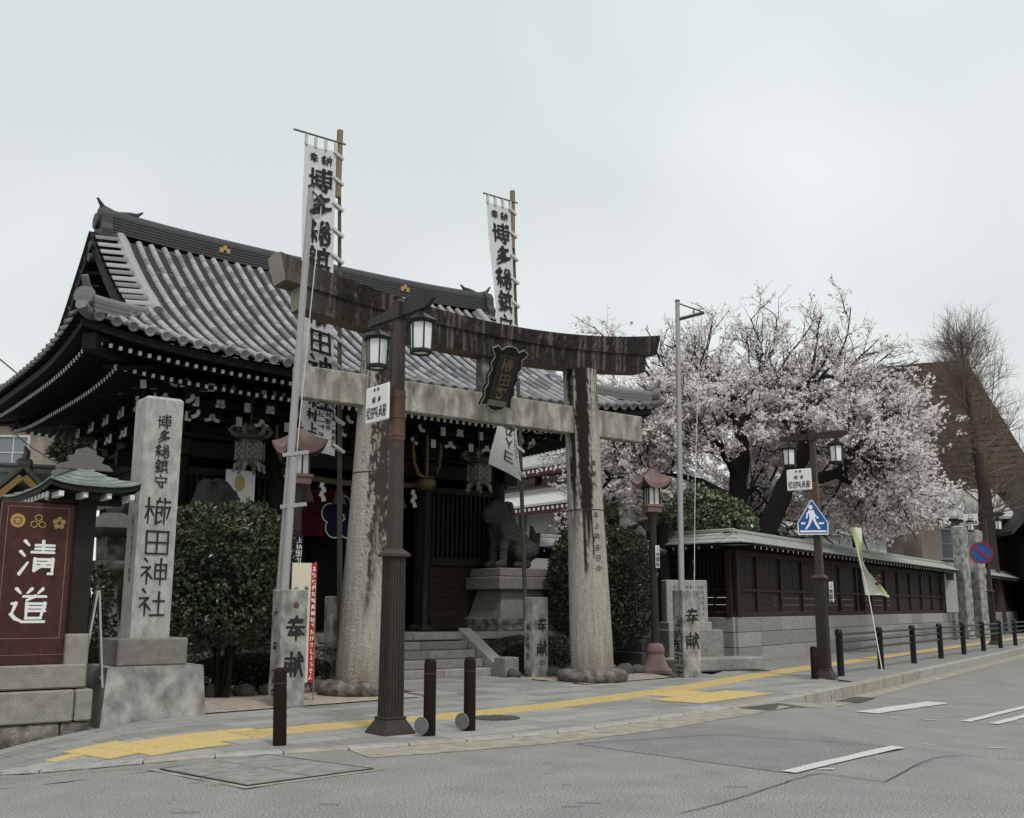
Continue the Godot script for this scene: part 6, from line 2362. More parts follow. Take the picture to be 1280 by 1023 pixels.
func build_plants() -> void:
	bush("camellia_bush", "clipped dark camellia bush between name pillar and leaning flagpole", at(-4.75, 0.0, 0.75), Vector3(1.05, 1.1, 0.8), 15000, 21, 3.4, 0.085, 0.86)
	bush("camellia_bush", "clipped dark bush between right torii column and copper roofed lamp", at(5.55, 0.0, 3.0), Vector3(1.2, 1.35, 0.9), 15000, 22, 3.4, 0.085, 0.6, 0.85)
	bush("low_hedge", "low clipped hedge behind the left gravel strip", at(-3.6, 0.0, 1.75), Vector3(1.7, 0.34, 0.35), 7000, 23, 4.0, 0.05, 0.05, 0.7, "hedge")
	bush("low_hedge", "low clipped hedge between the steps and right torii column", at(3.55, 0.0, 2.75), Vector3(1.25, 0.36, 0.4), 6000, 24, 4.0, 0.05, 0.05, 0.8, "hedge")
	bush("shrub", "dark leafy shrub between roofed post and name pillar", at(-7.3, 0.0, 1.3), Vector3(0.9, 1.0, 0.8), 5000, 25, 2.4, 0.09, 0.2, 0.8, "shrub")
	bush("green_tree", "light green leafy tree behind the precinct fence corner", Vector3(5.8, 0, -31.0), Vector3(1.6, 1.0, 1.1), 4200, 26, 1.5, 0.13, 2.95, 2.1, "tree")
	bush("green_tree", "small yellow green shrub beside the cycads", Vector3(3.9, 0, -29.5), Vector3(0.9, 0.8, 0.8), 4000, 27, 2.2, 0.1, 2.2, 1.3, "tree")
	palm("tall cycad behind the hedge beside the right torii column", Vector3(2.75, 0, -28.5), 4.1, 31)
	palm("lower cycad leaning over the stone lantern", Vector3(4.1, 0, -28.6), 3.7, 32)
	bush("pine_tree", "dark pine crown against the sky below the gate's left eave", Vector3(-15.3, 0, -38.0), Vector3(1.9, 0.7, 1.0), 3500, 33, 2.0, 0.2, 6.5, 0.7, "tree")
	var y := 0.0
	# two old cherries
	cherry("old cherry tree in blossom with an upright dark trunk behind the fence", [
		[[Vector3(7.5, 0, -34), Vector3(7.5, 3, -34), Vector3(7.55, 5.4, -34.0), Vector3(7.75, 6.9, -34.1)], 0.42, 0.27, 0, 0.5],
		[[Vector3(7.6, 5.4, -34), Vector3(7.2, 6.3, -33.7), Vector3(6.3, 6.9, -33.3), Vector3(5.2, 6.95, -33.0), Vector3(3.9, 6.6, -32.6)], 0.2, 0.05, 20, 0.2],
		[[Vector3(7.75, 6.9, -34.1), Vector3(7.5, 7.8, -34.3), Vector3(7.0, 8.7, -34.2), Vector3(6.6, 9.4, -34.4)], 0.18, 0.02, 17, 0.1],
		[[Vector3(7.75, 6.8, -34.1), Vector3(8.2, 7.8, -34.8), Vector3(8.8, 8.6, -35.0), Vector3(9.2, 9.5, -35.1)], 0.17, 0.02, 17, 0.1],
		[[Vector3(7.8, 7.6, -34.1), Vector3(8.8, 8.2, -33.6), Vector3(9.6, 8.6, -33.2), Vector3(10.4, 9.0, -33.0)], 0.13, 0.02, 15, 0.1],
		[[Vector3(7.6, 8.4, -34.3), Vector3(6.2, 8.5, -33.8), Vector3(5.2, 8.6, -33.4), Vector3(4.4, 8.5, -33.2)], 0.12, 0.02, 14, 0.2],
		[[Vector3(7.6, 7.4, -34.1), Vector3(7.4, 8.2, -36.0), Vector3(6.8, 8.9, -37.5)], 0.12, 0.03, 12, 0.2],
		[[Vector3(7.3, 6.0, -33.8), Vector3(6.0, 7.7, -33.5), Vector3(5.0, 8.1, -33.0)], 0.12, 0.03, 12, 0.2],
		[[Vector3(7.3, 5.0, -33.9), Vector3(6.0, 5.6, -33.8), Vector3(4.4, 5.7, -33.4), Vector3(3.0, 5.5, -33.2)], 0.13, 0.03, 14, 0.25],
		[[Vector3(7.6, 5.0, -34), Vector3(8.6, 5.5, -35.2), Vector3(9.8, 5.6, -36.2), Vector3(11.0, 5.6, -36.8)], 0.13, 0.03, 14, 0.15],
		[[Vector3(7.6, 4.2, -34.1), Vector3(8.4, 4.6, -35.6), Vector3(9.8, 4.5, -36.8)], 0.1, 0.03, 12, 0.15],
		[[Vector3(7.5, 4.4, -34.1), Vector3(6.4, 4.9, -35.6), Vector3(5.2, 5.2, -36.6), Vector3(4.2, 5.4, -37.2)], 0.1, 0.03, 12, 0.15],
	], 41, 0.8)
	cherry("old cherry tree in blossom with a thick leaning trunk", [
		[[Vector3(7.9, 0, -33.0), Vector3(8.1, 3.4, -33.0), Vector3(8.7, 5.0, -32.9), Vector3(9.35, 6.2, -32.8), Vector3(9.7, 7.2, -32.7)], 0.4, 0.26, 0, 0.5],
		[[Vector3(9.0, 5.5, -32.9), Vector3(10.0, 5.5, -32.6), Vector3(10.7, 5.9, -32.4), Vector3(11.0, 6.8, -32.3)], 0.22, 0.12, 8, 0.3],
		[[Vector3(9.7, 7.2, -32.7), Vector3(10.4, 7.7, -32.8), Vector3(11.2, 8.1, -33.0), Vector3(12.0, 8.3, -33.2)], 0.18, 0.03, 17, 0.1],
		[[Vector3(11.0, 6.6, -32.3), Vector3(11.2, 6.9, -32.4), Vector3(11.5, 7.1, -32.6), Vector3(11.8, 7.2, -32.8)], 0.12, 0.02, 17, 0.05],
		[[Vector3(10.9, 6.2, -32.4), Vector3(11.2, 6.1, -32.6), Vector3(11.6, 5.9, -32.8), Vector3(12.0, 5.7, -33.0)], 0.11, 0.02, 17, 0.1],
		[[Vector3(9.7, 7.1, -32.7), Vector3(9.6, 7.9, -33.6), Vector3(9.9, 8.4, -34.4)], 0.13, 0.03, 14, 0.1],
		[[Vector3(10.4, 5.6, -32.6), Vector3(11.2, 5.3, -33.2), Vector3(11.8, 5.1, -33.8), Vector3(12.2, 5.0, -34.4)], 0.1, 0.03, 16, 0.1],
		[[Vector3(9.3, 6.1, -32.8), Vector3(10.2, 6.9, -34.2), Vector3(11.2, 7.4, -35.2), Vector3(12.0, 7.4, -35.8)], 0.12, 0.03, 16, 0.1],
	], 42, 0.85, 0.72)
	cherry("smaller cherry tree in blossom with a thin dark trunk by the fence", [
		[[Vector3(12.6, 0, -37.5), Vector3(12.5, 3.5, -37.4), Vector3(12.4, 5.0, -37.2)], 0.16, 0.1, 0, 0.5],
		[[Vector3(12.4, 4.6, -37.2), Vector3(13.0, 5.4, -37.4), Vector3(13.5, 5.8, -37.6), Vector3(14.0, 5.9, -37.8)], 0.09, 0.02, 16, 0.1],
		[[Vector3(12.4, 4.4, -37.2), Vector3(13.0, 4.8, -36.8), Vector3(13.6, 4.9, -36.8)], 0.08, 0.02, 12, 0.1],
		[[Vector3(12.4, 4.9, -37.2), Vector3(11.8, 6.4, -37.4), Vector3(12.4, 8.0, -37.6)], 0.09, 0.02, 12, 0.1],
	], 43, 0.85, 0.6)
	cherry("low cherry tree in blossom farther back between the two old ones", [
		[[Vector3(9.8, 0, -41), Vector3(9.8, 3.0, -41), Vector3(9.9, 4.2, -41.0)], 0.2, 0.14, 0, 0.5],
		[[Vector3(9.9, 3.6, -41), Vector3(8.6, 4.8, -40.8), Vector3(7.2, 5.4, -40.6), Vector3(6.0, 5.4, -40.4)], 0.1, 0.03, 18, 0.05],
		[[Vector3(9.9, 4.2, -41), Vector3(10.6, 5.6, -40.8), Vector3(11.4, 6.6, -40.6), Vector3(12.2, 7.2, -40.4)], 0.1, 0.03, 18, 0.05],
		[[Vector3(9.9, 3.9, -41), Vector3(11.2, 4.6, -40.6), Vector3(12.8, 5.0, -40.3), Vector3(14.2, 5.0, -40.2)], 0.1, 0.03, 18, 0.05],
		[[Vector3(9.9, 4.2, -41), Vector3(9.4, 5.8, -41.2), Vector3(9.2, 7.2, -41.2)], 0.1, 0.03, 16, 0.05],
	], 44, 0.85, 0.75)
	bare_tree("tall bare tree with upright twigs before the brown roof", Vector3(27.8, 0, -60), 51)
	bush("street_tree_shrub", "dark evergreen mass beside the house at the far right", Vector3(32.5, 0, -58.0), Vector3(2.2, 2.2, 2.0), 5000, 52, 2.2, 0.16, 2.2, 0.5, "shrub")
	# rounded border stones along the hedges
	for q in 18:
		rng.seed = 600 + q
		var t: float = [-5.6, 1.95][q / 9] + 0.44 * (q % 9)
		var d: float = (1.0 if q < 9 else 1.75) - (0.05 * (q % 9) if q < 9 else 0.12 * (q % 9))
		if q >= 9 and t > 4.2:
			d = 1.2
		var st := Mb.new()
		st.ball(Vector3(0, 0.06, 0), Vector3(rng.randf_range(0.19, 0.26), rng.randf_range(0.11, 0.19), rng.randf_range(0.14, 0.2)), 10, 6)
		for i in st.v.size():
			st.v[i] *= 1.0 + 0.12 * sin(st.v[i].x * 19.0 + q) * cos(st.v[i].z * 17.0 + q)
		var side := "left gravel strip" if q < 9 else "right gravel strip"
		tag(part(self, numbered("border_stone"), st, M.dark_stone, at(t, 0, d), rng.randf() * TAU), "rounded mossy border stone along the %s" % side, "stone", "border stones along the %s" % side)


# a distance field made of tapered limbs, meshed as a net: one point in every cell that the surface crosses
func field_mesh(bones: Array, lo: Vector3, hi: Vector3, cell: float, k: float, bumps: Callable) -> Mb:
	var n := Vector3i(((hi - lo) / cell).ceil())
	var sx := n.x + 1
	var sy := n.y + 1
	var val := PackedFloat32Array()
	val.resize(sx * sy * (n.z + 1))
	for z in n.z + 1:
		for y in sy:
			for x in sx:
				var p := lo + Vector3(x, y, z) * cell
				var s := 9.0
				for b in bones:
					var e: Vector3 = b[1] - b[0]
					var t := clampf((p - b[0]).dot(e) / maxf(e.length_squared(), 1e-8), 0.0, 1.0)
					var d: float = (p - b[0] - e * t).length() - lerpf(b[2], b[3], t)
					if d > s + k:
						continue
					var h := clampf(0.5 + 0.5 * (s - d) / k, 0.0, 1.0)
					s = lerpf(s, d, h) - k * h * (1.0 - h)
				if absf(s) < 0.12:
					s += bumps.call(p)
				val[x + sx * (y + sy * z)] = s
	var at_cell := {}
	var step := [1, sx, sx * sy]
	for z in n.z:
		for y in n.y:
			for x in n.x:
				var i0 := x + sx * (y + sy * z)
				var inside := 0
				var sum := Vector3()
				var cnt := 0
				var c := []
				for q in 8:
					var v: float = val[i0 + (q & 1) + ((q >> 1) & 1) * sx + (q >> 2) * sx * sy]
					c.append(v)
					if v < 0.0:
						inside += 1
				if inside == 0 or inside == 8:
					continue
				for q in 8:
					for ax in 3:
						var r := q | (1 << ax)
						if r == q or (c[q] < 0.0) == (c[r] < 0.0):
							continue
						var t: float = c[q] / (c[q] - c[r])
						var a := Vector3(q & 1, (q >> 1) & 1, q >> 2)
						a[ax] += t
						sum += a
						cnt += 1
				var p := lo + (Vector3(x, y, z) + sum / cnt) * cell
				var g := Vector3(c[1] + c[3] + c[5] + c[7] - c[0] - c[2] - c[4] - c[6], c[2] + c[3] + c[6] + c[7] - c[0] - c[1] - c[4] - c[5], c[4] + c[5] + c[6] + c[7] - c[0] - c[1] - c[2] - c[3]).normalized()
				at_cell[i0] = [p, g]
	var m := Mb.new()
	for z in range(1, n.z):
		for y in range(1, n.y):
			for x in range(1, n.x):
				var i0 := x + sx * (y + sy * z)
				for ax in 3:
					var i1: int = i0 + step[ax]
					if (val[i0] < 0.0) == (val[i1] < 0.0):
						continue
					var u: int = step[(ax + 1) % 3]
					var w: int = step[(ax + 2) % 3]
					var q := [at_cell.get(i0), at_cell.get(i0 - u), at_cell.get(i0 - u - w), at_cell.get(i0 - w)]
					if q.has(null):
						continue
					m.tris(q[0][0], q[1][0], q[2][0], q[0][1], q[1][1], q[2][1])
					m.tris(q[0][0], q[2][0], q[3][0], q[0][1], q[2][1], q[3][1])
	return m


# a seated guardian lion, facing +x
func lion_mesh() -> Mb:
	var V := func(x: float, y: float, z := 0.0) -> Vector3: return Vector3(x, y, z)
	var b := [
		[V.call(-0.35, 0.42), V.call(-0.1, 0.62), 0.33, 0.33], [V.call(-0.1, 0.62), V.call(0.22, 0.98), 0.33, 0.3], [V.call(0.22, 0.98), V.call(0.38, 1.22), 0.3, 0.27],
		[V.call(0.38, 1.2), V.call(0.45, 1.38), 0.28, 0.26], [V.call(0.5, 1.36), V.call(0.72, 1.28), 0.2, 0.15], [V.call(0.62, 1.16), V.call(0.72, 1.13), 0.11, 0.09],
		[V.call(0.76, 1.36), V.call(0.8, 1.33), 0.06, 0.06],
	]
	for s in [-1.0, 1.0]:
		b.append([V.call(0.28, 0.9, 0.19 * s), V.call(0.4, 0.45, 0.2 * s), 0.16, 0.105])
		b.append([V.call(0.4, 0.45, 0.2 * s), V.call(0.42, 0.1, 0.2 * s), 0.105, 0.1])
		b.append([V.call(0.42, 0.07, 0.2 * s), V.call(0.58, 0.06, 0.2 * s), 0.1, 0.085])
		b.append([V.call(-0.38, 0.42, 0.22 * s), V.call(-0.05, 0.34, 0.3 * s), 0.24, 0.18])
		b.append([V.call(-0.05, 0.34, 0.3 * s), V.call(-0.25, 0.1, 0.28 * s), 0.14, 0.1])
		b.append([V.call(-0.25, 0.08, 0.28 * s), V.call(0.05, 0.06, 0.28 * s), 0.1, 0.09])
		b.append([V.call(0.4, 1.5, 0.2 * s), V.call(0.32, 1.56, 0.25 * s), 0.07, 0.05])
		b.append([V.call(0.63, 1.45, 0.1 * s), V.call(0.66, 1.44, 0.11 * s), 0.06, 0.06])
		for k in 7:
			var a := -0.5 + k * 0.4
			b.append([V.call(0.25 - 0.1 * cos(a * 1.3), 1.5 - 0.13 * k, 0.14 * s + 0.02 * k * s), V.call(0.17 - 0.05 * k * 0.3, 1.44 - 0.13 * k, 0.2 * s + 0.012 * k * s), 0.1, 0.07])
			b.append([V.call(0.45, 1.46 - 0.1 * k, 0.22 * s), V.call(0.42, 1.4 - 0.1 * k, 0.27 * s), 0.08, 0.06])
	for k in 4:
		b.append([V.call(0.16 - 0.06 * k, 1.5 - 0.17 * k), V.call(0.1 - 0.06 * k, 1.43 - 0.17 * k), 0.11, 0.08])
	b.append([V.call(-0.62, 0.35), V.call(-0.72, 0.7), 0.1, 0.13])
	b.append([V.call(-0.72, 0.7), V.call(-0.62, 1.02), 0.13, 0.05])
	for s in [-1.0, 1.0]:
		b.append([V.call(-0.68, 0.45, 0.05 * s), V.call(-0.74, 0.85, 0.15 * s), 0.08, 0.05])
	return field_mesh(b, Vector3(-0.98, -0.1, -0.56), Vector3(0.98, 1.75, 0.56), 0.032, 0.05, func(p: Vector3) -> float:
		return 0.014 * sin(p.x * 34.0) * sin(p.y * 31.0) * sin(p.z * 36.0) * smoothstep(0.6, 1.0, p.y) + 0.006 * sin(p.y * 60.0 + p.x * 20.0))


func build_statues() -> void:
	var lion := thing("guardian_lion", "grey stone guardian lion seated right of the steps, facing the passage", "lion statue", at(4.02, 2.37, 4.55), YAW + PI)
	part(lion, "body", lion_mesh(), M.lion)
	dup(lion, "mossy stone guardian lion rising behind the left bush", at(-3.95, 2.37, 4.55), YAW)
	for s in [1, -1]:
		var o := thing("lion_pedestal", "stepped granite pedestal under the right guardian lion" if s > 0 else "stepped granite pedestal hidden behind the left bush", "pedestal", at(4.0 * s, 0.875, 4.6), YAW, "")
		var m := Mb.new()
		m.box(Vector3(0, 0.15, 0), Vector3(1.75, 0.3, 1.5), Basis(), 0.02)
		part(o, "foot", m, M.old_stone)
		m = Mb.new()
		m.frustum(Vector3(0, 0.3, 0), Vector2(1.55, 1.32), Vector2(1.2, 1.0), 0.66)
		part(o, "die", m, M.old_stone2)
		m = Mb.new()
		m.box(Vector3(0, 1.115, 0), Vector3(1.66, 0.3, 1.42), Basis(), 0.02)
		part(o, "cornice", m, M.old_stone2)
		m = Mb.new()
		m.box(Vector3(0, 1.37, 0), Vector3(1.5, 0.2, 1.25), Basis(), 0.02)
		part(o, "plinth", m, M.old_stone2)
	# hexagonal bronze lanterns under the eave
	for s in [1, -1]:
		var o := thing("bronze_lantern", "hexagonal bronze lantern hanging right of the passage" if s > 0 else "hexagonal bronze lantern hanging left of the passage", "lantern", at(2.92 * s, 4.2, 4.4), YAW, "bronze lanterns under the gate's eave")
		var m := Mb.new()
		m.lathe([Vector2(0, 0.13), Vector2(0.2, 0.13), Vector2(0.29, 0.25), Vector2(0.32, 0.4), Vector2(0.29, 0.55), Vector2(0.2, 0.66), Vector2(0, 0.66)], 6, Transform3D(), 0.2, false)
		var body := part(o, "body", m, M.bronze)
		for k in 6:
			m = Mb.new()
			var a := 0.2 + TAU * (k + 0.5) / 6.0
			var b := Basis(Vector3.UP, PI / 2 - a)
			for y in 5:
				for x in 3:
					if (x + y) % 2 == 0:
						m.box(b * Vector3((x - 1) * 0.065, 0.26 + y * 0.065, 0.275), Vector3(0.055, 0.055, 0.03), b, 0.01)
			for x in [-0.115, 0.115]:
				m.box(b * Vector3(x, 0.4, 0.27), Vector3(0.02, 0.4, 0.025), b)
			part(body, "fretwork", m, M.bronze_pale)
		m = Mb.new()
		m.lathe([Vector2(0.2, 0.65), Vector2(0.34, 0.68), Vector2(0.27, 0.76), Vector2(0.15, 0.84), Vector2(0, 0.86)], 6, Transform3D(), 0.2, false)
		for k in 6:
			var a := 0.2 + TAU * k / 6.0
			var c := Vector3(cos(a), 0, sin(a))
			m.tube([c * 0.2 + Vector3(0, 0.74, 0), c * 0.36 + Vector3(0, 0.76, 0), c * 0.42 + Vector3(0, 0.84, 0), c * 0.35 + Vector3(0, 0.92, 0), c * 0.29 + Vector3(0, 0.88, 0)], [0.05, 0.06, 0.055, 0.045, 0.02], 6)
		part(o, "crown", m, M.bronze)
		m = Mb.new()
		m.lathe([Vector2(0.08, 0.84), Vector2(0.1, 0.92), Vector2(0.03, 0.99), Vector2(0.0, 1.02)], 10)
		m.tube([Vector3(0, 1.0, 0), Vector3(0, 1.7, 0)], [0.012], 5)
		part(o, "chain", m, M.bronze)
		for k in 6:
			m = Mb.new()
			var a := 0.2 + TAU * k / 6.0
			var c := Vector3(cos(a), 0, sin(a))
			m.tube([c * 0.2 + Vector3(0, 0.14, 0), c * 0.29 + Vector3(0, 0.1, 0), c * 0.3 + Vector3(0, 0.0, 0), c * 0.34 + Vector3(0, -0.03, 0)], [0.05, 0.05, 0.03, 0.03], 6)
			part(o, "leg", m, M.bronze_pale)
	# gilded three pronged stands before the inner columns
	for s in [1, -1]:
		var o := thing("pronged_stand", "three pronged gilded stand right of the gate passage" if s > 0 else "three pronged gilded stand left of the gate passage", "stand", at(1.74 * s, 0.875, 4.9), YAW, "gilded stands beside the passage")
		var m := Mb.new()
		m.tube([Vector3.ZERO, Vector3(0, 3.3, 0)], [0.075, 0.06], 10)
		m.box(Vector3(0, 0.05, 0), Vector3(0.3, 0.1, 0.3), Basis(), 0.02)
		part(o, "pole", m, M.wood_dark)
		m = Mb.new()
		m.lathe([Vector2(0.08, 3.28), Vector2(0.2, 3.32), Vector2(0.235, 3.42), Vector2(0.22, 3.52), Vector2(0.1, 3.56), Vector2(0, 3.56)], 20)
		part(o, "bowl", m, M.gold_dull)
		for k in 3:
			m = Mb.new()
			if k == 1:
				m.tube([Vector3(0, 3.5, 0), Vector3(0, 4.0, 0), Vector3(0, 4.65, 0)], [0.05, 0.05, 0.045], 8)
			else:
				var x := k - 1.0
				m.tube([Vector3(0.05 * x, 3.56, 0), Vector3(0.24 * x, 3.66, 0), Vector3(0.35 * x, 3.9, 0), Vector3(0.39 * x, 4.2, 0), Vector3(0.38 * x, 4.45, 0)], [0.05, 0.055, 0.05, 0.045, 0.03], 8)
			part(o, "prong", m, M.gold_dull)
	var wb := thing("white_notice", "white notice with a faint orange emblem left of the passage", "sign", at(-2.85, 3.1, 5.0), YAW + 0.05)
	var m2 := Mb.new()
	m2.box(Vector3(0, 0.5, 0), Vector3(0.66, 1.35, 0.03), Basis(), 0.005)
	part(wb, "board", m2, M.sign_white)
	m2 = Mb.new()
	m2.ball(Vector3(-0.02, 0.9, 0.016), Vector3(0.12, 0.18, 0.004), 12, 6)
	part(wb, "emblem", m2, M.yellow)
	m2 = Mb.new()
	write(m2, "うけさ", Vector3(0.1, 0.62, 0.017), Vector3.RIGHT, Vector3.DOWN, Vector2(0.13, 0.14), 0.022, 0.2)
	write(m2, "祇園日", Vector3(-0.14, 0.62, 0.017), Vector3.RIGHT, Vector3.DOWN, Vector2(0.15, 0.14), 0.022, 0.2)
	part(wb, "lettering", m2, M.ink)
	# granite monument beside the right flagpole
	var st := thing("granite_monument", "pale granite monument slab on a block beside the right flagpole", "monument", Vector3(4.25, 0, -25.6), 0.35)
	m2 = Mb.new()
	m2.box(Vector3(0.1, 0.45, 0), Vector3(1.5, 0.9, 0.7), Basis(), 0.02)
	part(st, "block", m2, M.granite1)
	m2 = Mb.new()
	m2.box(Vector3(0, 0.98, 0), Vector3(1.2, 0.2, 0.5), Basis(), 0.02)
	m2.box(Vector3(0, 1.56, 0), Vector3(1.14, 1.05, 0.26), Basis(), 0.02)
	part(st, "slab", m2, M.granite2)
	m2 = Mb.new()
	for k in 8:
		write(m2, ["写真館博多松", "神社清道上祇", "園町中村日月"][k % 3], Vector3(0.4 - 0.11 * k, 1.95, 0.131), Vector3.RIGHT, Vector3.DOWN, Vector2(0.06, 0.07), 0.006, 0.13)
	part(st, "engraving", m2, M.iron)
	m2 = Mb.new()
	m2.box(Vector3(0, 0.12, 0), Vector3(2.6, 0.3, 0.7), Basis(), 0.03)
	tag(part(self, numbered("kerb_block"), m2, M.granite0, Vector3(4.75, 0, -24.9), 0.5), "low granite edging block before the monument", "stone block")
	stone_lantern(at(-6.15, 0, 2.3), 0.95, "tall stone lantern half hidden behind the name pillar")
	stone_lantern(Vector3(3.35, 0, -26.9), 1.0, "dark stone lantern behind the hedge and copper roofed lamp")


# timber fence on a granite footing, roofed with pale copper
func roofed_fence(label: String, a: Vector3, b: Vector3, bays: int, slats: bool, foot: bool, seed_: int, over0 := 0.35, over1 := 0.35) -> Node3D:
	rng.seed = seed_
	var e := b - a
	var l := e.length()
	var o := thing("roofed_fence", label, "fence", a, atan2(-e.z, e.x))
	var w := l / bays
	if foot:
		for c in 3:
			var x := 0.0
			var y0: float = [-0.1, 0.385, 0.78][c]
			var y1: float = [0.38, 0.775, 1.17][c]
			while x < l - 0.05:
				var bl := minf(rng.randf_range(1.5, 2.3), l - x)
				if l - x - bl < 0.6:
					bl = l - x
				var m := Mb.new()
				m.box(Vector3(x + bl * 0.5, (y0 + y1) * 0.5, -0.24 + rng.randf_range(-0.006, 0.006)), Vector3(bl - 0.008, y1 - y0 - 0.006, 0.5), Basis(), 0.012)
				part(o, "granite_block", m, M["granite%d" % rng.randi_range(0, 3)])
				x += bl
	var lo := 1.17 if foot else 0.3
	var m2 := Mb.new()
	m2.box(Vector3(l * 0.5, lo + 0.07, -0.2), Vector3(l, 0.14, 0.22), Basis(), 0.01)
	m2.box(Vector3(l * 0.5, lo + 0.72, -0.2), Vector3(l, 0.08, 0.12), Basis(), 0.008)
	m2.box(Vector3(l * 0.5, 2.9, -0.2), Vector3(l, 0.16, 0.18), Basis(), 0.01)
	part(o, "rail", m2, M.wood_brown)
	for k in bays + 1:
		m2 = Mb.new()
		m2.box(Vector3(w * k, (lo + 2.95) * 0.5, -0.2), Vector3(0.14, 2.95 - lo, 0.15), Basis(), 0.01)
		part(o, "post", m2, M.wood_brown)
	for k in bays:
		for j in 3:
			m2 = Mb.new()
			m2.box(Vector3(w * (k + 0.5), lo + 0.235 + 0.19 * j, -0.22), Vector3(w - 0.15, 0.184, 0.03), Basis(), 0.004)
			part(o, "plank", m2, M.wood_brown)
		if slats:
			m2 = Mb.new()
			m2.box(Vector3(w * (k + 0.5), lo + 1.3, -0.27), Vector3(w - 0.15, 1.3, 0.02))
			part(o, "panel", m2, M.wood_black)  # dark backing added to keep light out of the slat gaps
			var n := int(w / 0.13)
			for j in n:
				m2 = Mb.new()
				m2.box(Vector3(w * k + (j + 0.5) * w / n, lo + 1.35, -0.2), Vector3(0.045, 1.25, 0.05), Basis(), 0.004)
				part(o, "slat", m2, M.wood_brown)
		else:
			m2 = Mb.new()
			for j in 5:
				m2.box(Vector3(w * (k + 0.1 + 0.2 * j), lo + 1.25, -0.22 + rng.randf_range(-0.004, 0.004)), Vector3(w * 0.2 - 0.015, 1.1, 0.03), Basis(), 0.004)
			part(o, "panel", m2, M.wood_dark)
	# roof: two pale slopes in strips, dark underside, small rafters
	var n2 := maxi(2, int(l / 0.9))
	for s in [-1, 1]:
		m2 = Mb.new()
		for k in n2:
			var x0: float = lerpf(-over0, l + over1, float(k) / n2)
			var x1: float = lerpf(-over0, l + over1, float(k + 1) / n2)
			for j in 3:
				var z0 := 0.75 - 0.25 * j
				var z1 := 0.75 - 0.25 * (j + 1)
				m2.quad(Vector3(x0 + 0.008, 3.1 + 0.11 * j + 0.03, -0.2 + z0 * s), Vector3(x1, 3.1 + 0.11 * j + 0.03, -0.2 + z0 * s), Vector3(x1, 3.1 + 0.11 * (j + 1) + 0.01, -0.2 + z1 * s), Vector3(x0 + 0.008, 3.1 + 0.11 * (j + 1) + 0.01, -0.2 + z1 * s), Vector3(0, 1, s))
				m2.quad(Vector3(x0, 3.1 + 0.11 * j, -0.2 + z0 * s), Vector3(x1, 3.1 + 0.11 * j, -0.2 + z0 * s), Vector3(x1, 3.1 + 0.11 * j + 0.03, -0.2 + z0 * s), Vector3(x0, 3.1 + 0.11 * j + 0.03, -0.2 + z0 * s), Vector3(0, 0, s))
		part(o, "roof_slope", m2, M.roof_pale)
	m2 = Mb.new()
	m2.box(Vector3(l * 0.5 + (over1 - over0) * 0.5, 3.47, -0.2), Vector3(l + over0 + over1, 0.1, 0.16), Basis(), 0.02)
	part(o, "ridge_cap", m2, M.roof_pale)
	m2 = Mb.new()
	m2.box(Vector3(l * 0.5 + (over1 - over0) * 0.5, 3.065, -0.2), Vector3(l + over0 + over1 - 0.04, 0.05, 1.42))
	part(o, "eave_board", m2, M.wood_brown)
	m2 = Mb.new()
	for k in int(l / 0.42):
		m2.box(Vector3(0.21 + 0.42 * k, 3.0, -0.2), Vector3(0.06, 0.08, 1.36))
	stuff(o, "rafter", m2, M.wood_dark)
	m2 = Mb.new()
	for k in int(l / 0.42):
		m2.box(Vector3(0.21 + 0.42 * k, 3.0, 0.484), Vector3(0.05, 0.065, 0.01))
	stuff(o, "rafter_end", m2, M.plaster)
	return o


func window_in(wall: Node3D, at_: Vector3, size: Vector2, face: Basis, bars: int) -> void:
	var m := Mb.new()
	for s in [-1, 1]:
		m.box(at_ + face * Vector3(size.x * 0.5 * s, 0, 0.03), Vector3(0.1, size.y + 0.1, 0.1), face)
		m.box(at_ + face * Vector3(0, size.y * 0.5 * s, 0.03), Vector3(size.x - 0.1, 0.1, 0.1), face)
	for k in bars:
		m.box(at_ + face * Vector3(size.x * ((k + 1.0) / (bars + 1) - 0.5), 0, 0.03), Vector3(0.06, size.y - 0.1, 0.07), face)
	m.box(at_ + face * Vector3(0, 0, 0.03), Vector3(size.x - 0.1, 0.05, 0.05), face)
	var w := part(wall, "window", m, M.plaster)
	m = Mb.new()
	m.box(at_ + face * Vector3(0, 0, 0.01), Vector3(size.x, size.y, 0.03), face)
	part(w, "pane", m, M.glass_dark)


